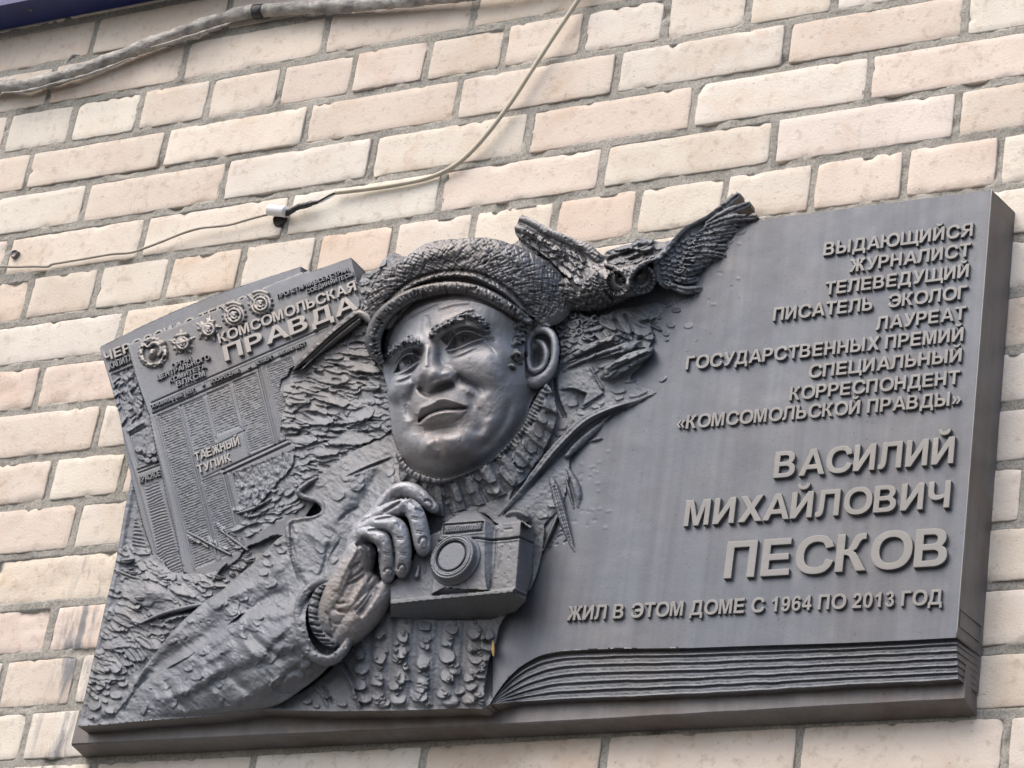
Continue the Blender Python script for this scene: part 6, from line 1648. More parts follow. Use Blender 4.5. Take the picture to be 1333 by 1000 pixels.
# label of a quad: the label of its highest corner
hs = np.stack([Hs[:-1, :-1], Hs[:-1, 1:], Hs[1:, 1:], Hs[1:, :-1]]); ls = np.stack([Lb[:-1, :-1], Lb[:-1, 1:], Lb[1:, 1:], Lb[1:, :-1]])
insd = np.stack([inside[:-1, :-1], inside[:-1, 1:], inside[1:, 1:], inside[1:, :-1]])
am = np.argmax(np.where(insd, hs, -999), 0)
ql = np.take_along_axis(ls, am[None], 0)[0]
ql = np.where(q, ql, -1)
idx = np.arange(U.size).reshape(U.shape)
P_all = unproj(UU, VV, Hs / 1000.0).reshape(-1, 3)
a_, b_, c_, d_ = idx[:-1, :-1], idx[:-1, 1:], idx[1:, 1:], idx[1:, :-1]
# vertex normals of the whole relief, so that shading runs on across the seams between parts
P3 = P_all.reshape(NV, NU, 3)
du3 = np.zeros_like(P3); dv3 = np.zeros_like(P3)
du3[:, 1:-1] = P3[:, 2:] - P3[:, :-2]; dv3[1:-1] = P3[2:] - P3[:-2]
# boundary edges of the whole relief for the skirt
edges = []
qq = np.zeros((NV + 1, NU + 1), bool); qq[1:NV, 1:NU] = q
# horizontal edges (between vertex (r,c) and (r,c+1))
up_ = qq[0:NV, 1:NU]; dn_ = qq[1:NV + 1, 1:NU]
r_, c2 = np.nonzero(dn_ & ~up_); e1 = np.stack([idx[r_, c2], idx[r_, c2 + 1], ql[np.minimum(r_, NV - 2), c2]], -1)
r_, c2 = np.nonzero(up_ & ~dn_); e2 = np.stack([idx[r_, c2 + 1], idx[r_, c2], ql[r_ - 1, c2]], -1)
lf_ = qq[1:NV, 0:NU]; rt_ = qq[1:NV, 1:NU + 1]
r_, c2 = np.nonzero(rt_ & ~lf_); e3 = np.stack([idx[r_ + 1, c2], idx[r_, c2], ql[r_, np.minimum(c2, NU - 2)]], -1)
r_, c2 = np.nonzero(lf_ & ~rt_); e4 = np.stack([idx[r_, c2], idx[r_ + 1, c2], ql[r_, c2 - 1]], -1)
E_ = np.concatenate([e1, e2, e3, e4])
# no skirt along the seam with the plain page
def on_seam(vi):
    u = UU.reshape(-1)[vi]; v = VV.reshape(-1)[vi]
    d, _ = seg_d(u.astype(np.float32), v.astype(np.float32), np.array(seam) )
    return d < 1.2
sm = on_seam(E_[:, 0]) & on_seam(E_[:, 1])
E_ = E_[~sm]
figure = empty('portrait_relief', (0.72, -0.05, -1.15), parent=plaque)
HEADP = {FACE, EAR, HAIR, BROW, CAP, VISOR, COAT, SWEATER, COLLAR, HAND, CUFF, SLEEVE}
OWLP = {OWLB, OWLH, WINGL, WINGR}
CAMP = {CAMB, LENS}
owl = empty('owl_relief', (0.93, -0.06, -0.62), parent=plaque)
camr = empty('photo_camera_relief', (0.83, -0.06, -0.95), parent=plaque)
made = {}
for lb in LAB:
    mk = ql == lb
    if not mk.any(): continue
    F4 = np.stack([a_[mk], d_[mk], c_[mk], b_[mk]], -1)
    used, inv = np.unique(F4, return_inverse=True)
    V4 = P_all[used]; F4 = inv.reshape(F4.shape)
    es = E_[E_[:, 2] == lb]
    n0 = len(V4)
    if len(es):
        p0 = P_all[es[:, 0]]; p1 = P_all[es[:, 1]]
        q0 = p0.copy(); q1 = p1.copy(); q0[:, 1] = -0.002; q1[:, 1] = -0.002
        eu_, inv2 = np.unique(es[:, :2], return_inverse=True); inv2 = inv2.reshape(-1, 2)
        top = P_all[eu_]; bot = top.copy(); bot[:, 1] = -0.002 if lb not in (WINGL, WINGR, ROCK, CLUMP) else np.minimum(top[:, 1] + 0.014, -0.002)
        V4 = np.concatenate([V4, top, bot]); m0 = n0; m1 = n0 + len(eu_)
        FS = np.stack([m0 + inv2[:, 1], m0 + inv2[:, 0], m1 + inv2[:, 0], m1 + inv2[:, 1]], -1)
        F4 = np.concatenate([F4, FS])
    name, mt, lbl = LAB[lb]
    par = figure if lb in HEADP else owl if lb in OWLP else camr if lb in CAMP else plaque
    o = mesh_obj(name, V4, F4, mt, par, True, tuple(V4.mean(0)))
    if lbl: o['label'] = lbl
    if len(es):
        o.data.materials.append(M_SIDE)
        mi_ = np.zeros(len(F4), np.int32); mi_[-len(es):] = 1; o.data.polygons.foreach_set('material_index', mi_)
    made[lb] = o

# ---- plain part of the book page, right of the relief
PH = PAGE_H / 1000.0
XE = 1.5767                            # front edge of the page at the right
zt_p = float(unproj(1291, 247, PH)[2]); zb_p = float(unproj(1245, 830, PH)[2])
# upper and lower page edges as photographed
top_line = [(996, 285.6), (1291, 247)]
rowsN = 150
def edge_u(v):                         # right edge of the page at photo row v
    return 1291 + (v - 247) * (1245 - 1291) / (830 - 247.0)
seamP = np.array([(996, 285.6), (996, 356), (930, 420), (884, 470), (884, 843.7)], float)
def seam_pts(n):
    L = np.concatenate([[0], np.cumsum(np.hypot(*np.diff(seamP, axis=0).T))]); t = np.linspace(0, L[-1], n)
    t = np.unique(np.concatenate([t, L]))
    return np.stack([np.interp(t, L, seamP[:, 0]), np.interp(t, L, seamP[:, 1])], -1), t / L[-1]
SPn, ts = seam_pts(160)
right = np.stack([np.interp(ts, [0, 1], [1291, 1245]), np.interp(ts, [0, 1], [247, 830])], -1)
# keep rows level: right-hand point sits on the row through the seam point
cols_n = 110
s_ = np.linspace(0, 1, cols_n)
G = SPn[:, None, :] * (1 - s_[None, :, None]) + right[:, None, :] * s_[None, :, None]
# bottom row follows the photographed page edge
pe = np.array(sorted(page_edge), float)
for r in range(G.shape[0]):
    f = ts[r] ** 8
    G[r, :, 1] += f * (np.interp(G[-1, :, 0], pe[:, 0], pe[:, 1]) - G[-1, :, 1]) if r < G.shape[0] - 1 else 0
G[-1, :, 1] = np.interp(G[-1, :, 0], pe[:, 0], pe[:, 1])
G[-1, -1] = (1245, 830)
fade = sstep(s_[None, :], 0.0, 0.12) * np.ones((G.shape[0], 1)) * sstep(ts[:, None], 0, 0.05)
und = 0.9 * fbm(G[..., 0] / 110, G[..., 1] / 90, 3, 66) * fade + 0.12 * fbm(G[..., 0] / 14, G[..., 1] / 14, 2, 67) * fade
und *= sstep(1 - s_[None, :], 0.0, 0.03)
PV = unproj(G[..., 0], G[..., 1], (PAGE_H + und) / 1000.0)
nr, nc = G.shape[:2]
id2 = np.arange(nr * nc).reshape(nr, nc)
FP = np.stack([id2[:-1, :-1], id2[1:, :-1], id2[1:, 1:], id2[:-1, 1:]], -1).reshape(-1, 4)
page = mesh_obj('book_page', PV.reshape(-1, 3), FP, M_PAGE, plaque, True, tuple(PV.reshape(-1, 3).mean(0)))
# thin worn arris along the right edge
Redge = PV[:, -1].copy()

# ---- layered page block below the page
loB = [(640, 917), (665, 914.5), (700, 913), (760, 910), (850, 906.5), (1000, 899), (1120, 891.5), (1200, 888), (1247, 885)]
topc = np.array([(637, 917)] + [p for p in sorted(page_edge) if p[0] > 640 and p[0] <= 1246], float)
nS = 520; nT = 84
tt = np.linspace(0, 1, nS) ** 1.0
def arc_resample(P, n):
    L = np.concatenate([[0], np.cumsum(np.hypot(*np.diff(P, axis=0).T))]); t = np.linspace(0, L[-1], n)
    return np.stack([np.interp(t, L, P[:, 0]), np.interp(t, L, P[:, 1])], -1)
C0 = arc_resample(spl(topc, 6), nS); C1 = arc_resample(spl(loB, 6), nS)
T = np.linspace(0, 1, nT)
GG = C0[None] * (1 - T[:, None, None]) + C1[None] * T[:, None, None]
# the leaves: ridges with dark undercuts between
lay = 6.0
prog = tt[None, :] * np.ones((nT, 1))
wob = 0.08 * fbm(prog * 26, T[:, None] * 3 + 0 * prog, 3, 201) * sstep(prog, 0.02, 0.2)
ph = (T[:, None] * lay + wob)
fr = ph - np.floor(ph)
ridge_ = (1.5 + 0.6 * vnoise(prog * 14, np.floor(ph) * 3.3, 205)) * np.exp(-((fr - 0.86) / 0.10) ** 2) - 2.6 * np.exp(-((fr - 0.10) / 0.14) ** 2) - 2.4 * np.exp(-((fr - 1.10) / 0.14) ** 2) + 0.35 * fbm(prog * 40, ph * 2.5, 3, 207)
hT = PAGE_H - 2 - 13 * T[:, None] ** 0.9 + ridge_ * sstep(T[:, None], 0.0, 0.03)
hT = hT - 5.0 * sstep(T[:, None], 0.0, 0.02) * (1 - sstep(T[:, None], 0.06, 0.14))
hT = hT + 0.5 * fbm(prog * 160, T[:, None] * 20 + 0 * prog, 3, 203)
squeeze = sstep(prog, 0.0, 0.06)
hT = (56 + (hT - 56) * squeeze)
hT[0] = PAGE_H; 
hT[0] = PAGE_H
PT = unproj(GG[..., 0], GG[..., 1], hT / 1000.0)
id3 = np.arange(nS * nT).reshape(nT, nS)
FT = np.stack([id3[:-1, :-1], id3[1:, :-1], id3[1:, 1:], id3[:-1, 1:]], -1).reshape(-1, 4)
mesh_obj('page_block', PT.reshape(-1, 3), FT, M_BRZ, plaque, True, tuple(PT.reshape(-1, 3).mean(0)))

# underside of page block + right side wall of the book
XB = 1.5875                            # where the side meets the brick
under_line = PT[-1]
rowsU = []
for k, y in enumerate(np.linspace(0, 1, 8)):
    r = under_line.copy(); y0 = r[:, 1].copy(); r[:, 1] = y0 * (1 - y) - 0.004 * y; r[:, 2] -= 0.000 * y
    rowsU.append(r)
RU = np.stack(rowsU)
id4 = np.arange(RU.shape[0] * nS).reshape(RU.shape[0], nS)
FU = np.stack([id4[:-1, :-1], id4[1:, :-1], id4[1:, 1:], id4[:-1, 1:]], -1).reshape(-1, 4)
mesh_obj('book_underside', RU.reshape(-1, 3), FU, M_SIDE, plaque, True, tuple(RU.reshape(-1, 3).mean(0)))
# right side: columns along the photographed front edge, going back with a slight flare
fe = np.concatenate([Redge, PT[1:, -1]])
ny = 16
side = np.zeros((len(fe), ny, 3))
for k in range(ny):
    t = k / (ny - 1)
    side[:, k, 1] = fe[:, 1] * (1 - t) - 0.001 * t
    side[:, k, 0] = fe[:, 0] * (1 - t) + XB * t
    side[:, k, 2] = fe[:, 2]
side[:, 1:-1, 0] += 0.0006 * fbm(side[:, 1:-1, 1] * 60, side[:, 1:-1, 2] * 30, 3, 211)
id5 = np.arange(len(fe) * ny).reshape(len(fe), ny)
FSd = np.stack([id5[:-1, :-1], id5[1:, :-1], id5[1:, 1:], id5[:-1, 1:]], -1).reshape(-1, 4)
mesh_obj('book_side', side.reshape(-1, 3), FSd, M_SIDE, plaque, True, tuple(side.reshape(-1, 3).mean(0)))
# top face of the book (seen only from above)
te = PV[0]
TV = np.concatenate([te, te * [1, 0, 1] + [0, -0.001, 0]])
n_ = len(te); FTp = np.stack([np.arange(n_ - 1), np.arange(1, n_), n_ + np.arange(1, n_), n_ + np.arange(n_ - 1)], -1)
mesh_obj('book_top', TV, FTp, M_SIDE, plaque, False, tuple(TV.mean(0)))
# worn bright arris: a thin bead along the page edge
V, F = tube(Redge[::6] + np.array([0.0002, -0.0001, 0]), 0.0009, 6, 2, 0.3, 300)
mesh_obj('page_edge_bead', V, F, M_LETTER2, plaque, True)

# ---- base moulding (one slab under and behind the relief)
def P_(u, v, h): return unproj(u, v, h)
lf = P_(92.3, 970.5, 0.036); rf = P_(1255.2, 911.5, 0.0335)
lb_ = P_(109.8, 986, 0.0); rb = P_(1271.4, 932, 0.0)
nseg = 90
prof_t = np.linspace(0, 1, nseg)
zt_l, zt_r = lf[2] + 0.052, rf[2] + 0.045
rows = []
for t in prof_t:
    f = lf * (1 - t) + rf * t; b = lb_ * (1 - t) + rb * t
    wv = 0.0012 * math.sin(7 * t + 1) + 0.0006 * float(fbm(np.array([t * 30]), np.array([0.5]), 2, 221)[0])
    zt = zt_l * (1 - t) + zt_r * t
    y = f[1]
    rows.append([(b[0], 0.0, b[2]), (b[0] * .5 + f[0] * .5, y * .5, (b[2] + f[2]) / 2 + wv * .5), (f[0], y + 0.0015, f[2] + wv - .0004), (f[0], y, f[2] + 0.0016 + wv), (f[0], y, f[2] + 0.012 + wv), (f[0], y + 0.0012, zt), (f[0], 0.0, zt)])
R4 = np.array(rows)
m_ = R4.shape[1]
id6 = np.arange(nseg * m_).reshape(nseg, m_)
F6 = np.stack([id6[:-1, :-1], id6[1:, :-1], id6[1:, 1:], id6[:-1, 1:]], -1).reshape(-1, 4)
F6 = [tuple(int(x) for x in r) for r in F6] + [tuple(int(x) for x in id6[0][::-1]), tuple(int(x) for x in id6[-1])]
mesh_obj('base_moulding', R4.reshape(-1, 3), F6, M_SIDE, plaque, False, tuple(R4.reshape(-1, 3).mean(0)))

# ---- makers' stamp on the side of the book
def side_pt(z, t):                     # t: 0 front .. 1 wall
    return np.array([XE * (1 - t) + XB * t + 0.0006, -PH * (1 - t), z])
def find_z(u, v):
    best = None
    for t in np.linspace(0, 1, 60):
        for z in np.linspace(-1.25, -1.0, 120):
            p = side_pt(z, t); q_ = proj(p)
            d = math.hypot(float(q_[0]) - u, float(q_[1]) - v)
            if best is None or d < best[0]: best = (d, z, t)
    return best[1], best[2]
z1, t1 = find_z(1253, 797); z2, t2 = find_z(1283, 824); z3, t3 = find_z(1252, 819); 
hz = abs(z1 - z3)
V = []; F = []
def bar(za, ta, zb_, tb, wz, th):
    n0 = len(V)
    for (z, t) in ((za, ta), (zb_, tb)):
        for dz in (-wz, wz):
            p = side_pt(z + dz, t); V.append(tuple(p)); V.append((p[0] + th, p[1], p[2]))
    F.extend([tuple(n0 + k for k in f) for f in ((0, 1, 3, 2), (4, 6, 7, 5), (0, 4, 5, 1), (2, 3, 7, 6), (1, 5, 7, 3))])
ta_, tb_ = 0.06, 0.86
bar(z1, ta_, z1, tb_, 0.0007, 0.0016); bar(z1 - hz, ta_, z1 - hz, tb_, 0.0007, 0.0016)
bar(z1, ta_, z1 - hz, ta_ + .001, 0.0007, 0.0016); bar(z1, tb_ - .001, z1 - hz, tb_, 0.0007, 0.0016)
mesh_obj('foundry_stamp', V, F, M_SIDE, plaque)

# ------------------------------------------------------------------ lettering
# ------------------------------------------------------------------ letter outlines (bold grotesque, capitals 1 high)
def _ell(cx, cy, rx, ry, a0=0, a1=360, n=28, p=2.25):
    r = []
    for k in range(n + 1):
        t = math.radians(a0 + (a1 - a0) * k / n); c, q = math.cos(t), math.sin(t)
        r.append((cx + rx * math.copysign(abs(c) ** (2 / p), c), cy + ry * math.copysign(abs(q) ** (2 / p), q)))
    return r
def _full(cx, cy, rx, ry, n=30, p=2.25): return _ell(cx, cy, rx, ry, 0, 360, n, p)[:-1]
_s, _t = .205, .17
def _shift(P, dx, dy=0): return [(x + dx, y + dy) for x, y in P]
def _mir(P, w): return [(w - x, y) for x, y in P][::-1]
_BOWL_P = ([(0, 0), (_s, 0), (_s, .37), (.40, .37)] + _ell(.43, .685, .35, .315, -88, 88, 12) + [(.40, 1), (0, 1)], [(_s, .53), (_s, .84), (.38, .84)] + _ell(.40, .685, .165, .155, 86, -86, 9) + [(.38, .53)])
_SOFT = ([(0, 0), (.40, 0)] + _ell(.43, .305, .35, .305, -88, 88, 12) + [(.40, .61), (_s, .61), (_s, 1), (0, 1)], [(_s, .165), (_s, .445), (.38, .445)] + _ell(.40, .305, .165, .14, 86, -86, 9) + [(.38, .165)])
_II = [(0, 0), (.21, 0), (.615, .64), (.615, 0), (.82, 0), (.82, 1), (.61, 1), (.205, .36), (.205, 1), (0, 1)]
_BREVE = _ell(.41, 1.30, .23, .22, 180, 360, 12) + _ell(.41, 1.30, .10, .09, 360, 180, 8)
_C = _ell(.53, .5, .53, .52, 36, 322, 26) + [(.93, .14)] + [(.76, .26)] + _ell(.53, .5, .315, .345, 318, 42, 22) + [(.76, .72), (.94, .80)]
_C = [(.98, .69), (.93, .83), (.80, .96)] + _ell(.53, .5, .53, .52, 65, 295, 22) + [(.81, .04), (.93, .15), (1.0, .31), (.80, .38), (.74, .23)] + _ell(.53, .5, .315, .345, 300, 60, 20) + [(.73, .76), (.78, .65)]
_E_ = ([(.02, .69), (.07, .83), (.20, .96)] + _ell(.47, .5, .53, .52, 115, -115, 22) + [(.19, .04), (.07, .15), (0, .31), (.20, .37), (.26, .23)] + _ell(.47, .5, .315, .345, -120, -16, 9) + [(.32, .41), (.32, .575)] + _ell(.47, .5, .315, .345, 16, 120, 9) + [(.27, .76), (.22, .65)])
_KARM = [(.27, .44), (.34, .40), (.55, 0), (.80, 0), (.56, .41), (.50, .49), (.43, .53), (.52, .60), (.60, .77), (.65, .83), (.75, .845), (.75, 1), (.66, 1.0), (.53, .98), (.46, .92), (.36, .68), (.31, .6), (.27, .58)]
_k2 = _shift(_KARM, .40)
_ZH = [(.545 - .0, 0)][:0] + [(.5, 0), (.5 + _s, 0), (.5 + _s, .44)] + _k2[:] + [(.5 + _s, .58), (.5 + _s, 1), (.5, 1), (.5, .58)] + [(1.205 - x, y) for x, y in _k2[::-1]] + [(.5, .44)]
_SIX = [(.66, .74), (.6, .9), (.5, .98), (.36, 1.0), (.2, .96), (.08, .83), (.02, .64), (.01, .45), (.03, .24), (.12, .08), (.24, 0), (.36, -.02), (.5, .02), (.62, .13), (.67, .32), (.63, .5), (.52, .62), (.39, .65), (.28, .62), (.2, .56), (.23, .74), (.3, .84), (.38, .85), (.44, .81), (.47, .72)]
GLYPHS = {
 'П': ([[(0, 0), (_s, 0), (_s, .83), (.615, .83), (.615, 0), (.82, 0), (.82, 1), (0, 1)]], .98),
 'Н': ([[(0, 0), (_s, 0), (_s, .42), (.615, .42), (.615, 0), (.82, 0), (.82, 1), (.615, 1), (.615, .59), (_s, .59), (_s, 1), (0, 1)]], .98),
 'Г': ([[(0, 0), (_s, 0), (_s, .83), (.68, .83), (.68, 1), (0, 1)]], .79),
 'Т': ([[(.31, 0), (.515, 0), (.515, .83), (.82, .83), (.82, 1), (0, 1), (0, .83), (.31, .83)]], .88),
 'Е': ([[(0, 0), (.76, 0), (.76, .17), (_s, .17), (_s, .42), (.71, .42), (.71, .59), (_s, .59), (_s, .83), (.74, .83), (.74, 1), (0, 1)]], .90),
 'И': ([_II], .98), 'Й': ([_II, _BREVE], .98),
 'Л': ([[(-.03, .01), (.05, -.01), (.16, .01), (.24, .10), (.275, .26), (.29, .83), (.645, .83), (.645, 0), (.85, 0), (.85, 1), (.10, 1), (.085, .40), (.065, .21), (.02, .17), (-.03, .17)]], 1.01),
 'Д': ([[(0, -.22), (.17, -.22), (.17, 0), (.81, 0), (.81, -.22), (.98, -.22), (.98, .17), (.88, .17), (.88, 1), (.18, 1), (.165, .6), (.13, .35), (.08, .17), (0, .17)], [(.29, .17), (.345, .4), (.37, .83), (.675, .83), (.675, .17)]], 1.08),
 'А': ([[(0, 0), (.22, 0), (.30, .225), (.70, .225), (.78, 0), (1.0, 0), (.61, 1), (.39, 1)], [(.355, .395), (.5, .78), (.645, .395)]], 1.04),
 'М': ([[(0, 0), (.19, 0), (.19, .76), (.39, 0), (.585, 0), (.785, .76), (.785, 0), (.975, 0), (.975, 1), (.68, 1), (.4875, .32), (.295, 1), (0, 1)]], 1.14),
 'К': ([[(0, 0), (_s, 0), (_s, .44)] + _KARM + [(_s, .58), (_s, 1), (0, 1)]], .90),
 'Ж': ([_ZH], 1.26),
 'У': ([[(0, 1), (.235, 1), (.455, .50), (.635, 1), (.86, 1), (.56, .27), (.49, .11), (.39, .01), (.24, -.02), (.10, 0), (.10, .16), (.20, .15), (.29, .18), (.345, .27)]], .92),
 'Х': ([[(0, 0), (.26, 0), (.465, .33), (.67, 0), (.93, 0), (.60, .51), (.90, 1), (.65, 1), (.465, .70), (.28, 1), (.03, 1), (.33, .51)]], .96),
 'Р': (list(_BOWL_P), .92),
 'Я': ([_mir([(0, 0), (_s, 0), (_s, .40), (.27, .40), (.33, .38), (.39, .31), (.60, 0), (.87, 0), (.68, .27), (.60, .37), (.53, .43)] + _ell(.45, .71, .36, .29, -58, 88, 12) + [(.42, 1), (0, 1)], .87), _mir([(_s, .56), (_s, .84), (.40, .84)] + _ell(.42, .70, .175, .14, 86, -86, 9) + [(.40, .56)], .87)], 1.02),
 'В': ([[(0, 0), (.42, 0)] + _ell(.47, .29, .36, .29, -88, 40, 10) + [(.68, .52)] + _ell(.45, .745, .33, .255, -36, 88, 10) + [(.42, 1), (0, 1)], [(_s, .16), (_s, .435), (.42, .435)] + _ell(.45, .298, .165, .138, 86, -86, 8) + [(.42, .16)], [(_s, .595), (_s, .845), (.40, .845)] + _ell(.42, .72, .145, .125, 86, -86, 8) + [(.40, .595)]], 1.0),
 'Ь': (list(_SOFT), .92), 'Ы': (list(_SOFT) + [[(.87, 0), (1.075, 0), (1.075, 1), (.87, 1)]], 1.24),
 'О': ([_full(.53, .5, .53, .52), _full(.53, .5, .315, .345)], 1.12),
 'С': ([_C], 1.06), 'Э': ([_E_], 1.06),
 'Ю': ([[(0, 0), (_s, 0), (_s, .42)] + _ell(.92, .5, .51, .52, 190, 530, 30) + [(_s, .59), (_s, 1), (0, 1)], _full(.92, .5, .30, .345)], 1.49),
 'Ц': ([[(0, 0), (.80, 0), (.80, -.22), (.97, -.22), (.97, .17), (.87, .17), (.87, 1), (.665, 1), (.665, .17), (_s, .17), (_s, 1), (0, 1)]], 1.03),
 'Щ': ([[(0, 0), (1.20, 0), (1.20, -.22), (1.36, -.22), (1.36, .17), (1.27, .17), (1.27, 1), (1.07, 1), (1.07, .17), (.735, .17), (.735, 1), (.535, 1), (.535, .17), (_s, .17), (_s, 1), (0, 1)]], 1.42),
 'Ч': ([[(.595, 0), (.80, 0), (.80, 1), (.595, 1), (.595, .53), (.50, .495), (.38, .48), (.28, .50), (.22, .56), (.205, .66), (.205, 1), (0, 1), (0, .62), (.03, .46), (.12, .35), (.28, .30), (.45, .32), (.595, .38)]], .96),
 'Ф': ([[(.44, -.03), (.64, -.03), (.64, .10)] + _ell(.56, .5, .54, .40, -78, 78, 14) + [(.64, .90), (.64, 1.03), (.44, 1.03), (.44, .90)] + _ell(.52, .5, .52, .40, 102, 258, 14) + [(.44, .10)], [(.44, .26)] + _ell(.42, .5, .20, .24, 265, 95, 10) + [(.44, .74)], [(.64, .74)] + _ell(.66, .5, .20, .24, 85, -85, 10) + [(.64, .26)]], 1.2),
 '0': ([_full(.34, .49, .34, .51), _full(.34, .49, .14, .345)], .78),
 '1': ([[(.30, 0), (.50, 0), (.50, 1), (.34, 1), (.27, .88), (.10, .78), (.10, .61), (.30, .71)]], .78),
 '2': ([[(0, 0), (.66, 0), (.66, .17), (.28, .17), (.38, .28), (.52, .40), (.62, .52), (.65, .68), (.61, .85), (.5, .96), (.34, 1), (.17, .96), (.06, .86), (.03, .70), (.22, .68), (.25, .79), (.34, .84), (.42, .80), (.45, .70), (.41, .56), (.22, .36), (.06, .18)]], .78),
 '3': ([[(.03, .27), (.06, .12), (.17, .02), (.33, -.02), (.5, .02), (.62, .13), (.66, .28), (.62, .43), (.5, .53), (.58, .62), (.61, .74), (.55, .90), (.40, 1), (.25, 1), (.12, .92), (.05, .76), (.23, .73), (.27, .82), (.34, .85), (.41, .81), (.43, .73), (.38, .62), (.26, .60), (.24, .45), (.36, .45), (.45, .40), (.47, .28), (.42, .18), (.34, .14), (.26, .18), (.22, .29)]], .78),
 '4': ([[(.38, 0), (.57, 0), (.57, .20), (.69, .20), (.69, .36), (.57, .36), (.57, 1), (.41, 1), (0, .37), (0, .20), (.38, .20)], [(.38, .36), (.16, .36), (.38, .70)]], .78),
 '5': ([[(.04, .26), (.24, .28), (.27, .19), (.34, .15), (.43, .2), (.46, .33), (.42, .45), (.34, .49), (.27, .47), (.22, .42), (.06, .45), (.14, 1), (.62, 1), (.62, .82), (.29, .82), (.265, .63), (.38, .66), (.53, .62), (.64, .5), (.67, .34), (.62, .14), (.5, .02), (.34, -.02), (.18, .02), (.08, .1)]], .78),
 '6': ([_SIX, _full(.35, .31, .135, .165, 14)], .78),
 '9': ([[(.68 - x, .98 - y) for x, y in _SIX], _full(.33, .67, .135, .165, 14)], .78),
 '«': ([[(0, .37), (.20, .10), (.37, .10), (.18, .37), (.37, .64), (.20, .64)], [(.29, .37), (.49, .10), (.66, .10), (.47, .37), (.66, .64), (.49, .64)]], .76),
 '»': ([[(.37, .37), (.17, .64), (0, .64), (.19, .37), (0, .10), (.17, .10)], [(.66, .37), (.46, .64), (.29, .64), (.48, .37), (.29, .10), (.46, .10)]], .76),
 '.': ([[(0, 0), (.2, 0), (.2, .2), (0, .2)]], .36), ',': ([[(0, 0), (.05, -.16), (.2, 0), (.2, .2), (0, .2)]], .36),
 '!': ([[(0, 0), (.2, 0), (.2, .18), (0, .18)], [(.04, .28), (.16, .28), (.2, 1), (0, 1)]], .4), '•': ([_full(.4, .4, .4, .4, 12)], .9),
}
# hand-drawn heavy masthead capitals, slightly flared
_gc = {}
def glyph(ch, depth, bev):
    """vertices with z in [-1, 0] * depth (front face at z = 0) and faces"""
    key = (ch, bev)
    if key not in _gc:
        cu = bpy.data.curves.new('glyph', 'CURVE'); cu.dimensions = '2D'; cu.fill_mode = 'BOTH'; cu.extrude = 0.5 - bev; cu.bevel_depth = bev; cu.bevel_resolution = 0; cu.offset = -bev
        for P in GLYPHS[ch][0]:
            sp = cu.splines.new('POLY'); sp.points.add(len(P) - 1)
            for k, (x, y) in enumerate(P): sp.points[k].co = (x, y, 0, 1)
            sp.use_cyclic_u = True
        ob = bpy.data.objects.new('glyph', cu); me = ob.to_mesh()
        V = np.array([v.co[:] for v in me.vertices]); F = [tuple(p.vertices) for p in me.polygons]
        ob.to_mesh_clear(); bpy.data.objects.remove(ob); bpy.data.curves.remove(cu)
        V[:, 2] = V[:, 2] - V[:, 2].max()
        _gc[key] = (V, F)
    return _gc[key]


def layout(body, track=0.0):
    x = 0.0; items = []
    for c in body:
        if c != ' ':
            items.append((c, x)); x += GLYPHS[c][1] + track
        else: x += .38 + track
    last = max(p[0] for P in GLYPHS[body[-1]][0] for p in P)
    first = min(p[0] for P in GLYPHS[body[0]][0] for p in P)
    return items, first, items[-1][1] + last


def text_line(body, mapper, depth, bev, mat, parent, line_name='inscription_line', letter='letter', joined=False):
    items, x0, x1 = layout(body)
    c0 = mapper(np.array(.5), np.array(0.), np.array(0.))
    if joined:
        aV, aF, n0 = [], [], 0
        for c, gx in items:
            V, F = glyph(c, 1, bev); W = mapper((V[:, 0] + gx - x0) / (x1 - x0), V[:, 1], V[:, 2] * depth)
            aV.append(W); aF += [tuple(i + n0 for i in f) for f in F]; n0 += len(W)
        V = np.concatenate(aV)
        return tag(mesh_obj(line_name, V, aF, mat, parent, False, tuple(V.mean(0))), kind='stuff')
    line = empty(line_name, c0, parent=parent)
    for c, gx in items:
        V, F = glyph(c, 1, bev)
        W = mapper((V[:, 0] + gx - x0) / (x1 - x0), V[:, 1], V[:, 2] * depth)
        mesh_obj(letter, W, F, mat, line, False, tuple(W.mean(0)))
    return line

def wall_map(p0, p1, cap_px, h, th):
    """letters on the flat page: baseline from p0 to p1 (photo), capitals cap_px high"""
    A0 = unproj(p0[0], p0[1], h); A1 = unproj(p1[0], p1[1], h)
    mid = ((p0[0] + p1[0]) / 2, (p0[1] + p1[1]) / 2)
    # world height of a capital: move up along Z until the projection rises by cap_px
    Pm = unproj(mid[0], mid[1], h); q0 = proj(Pm); q1 = proj(Pm + np.array([0, 0, 0.01]))
    hz_ = cap_px / (float(q0[1]) - float(q1[1])) * 0.01
    def f(x, y, z):
        x = np.asarray(x, float)[..., None]; y = np.asarray(y, float)[..., None]; z = np.asarray(z, float)[..., None]
        return A0 * (1 - x) + A1 * x + np.array([0, 0, 1.0]) * y * hz_ + np.array([0, -1.0, 0]) * z
    return f

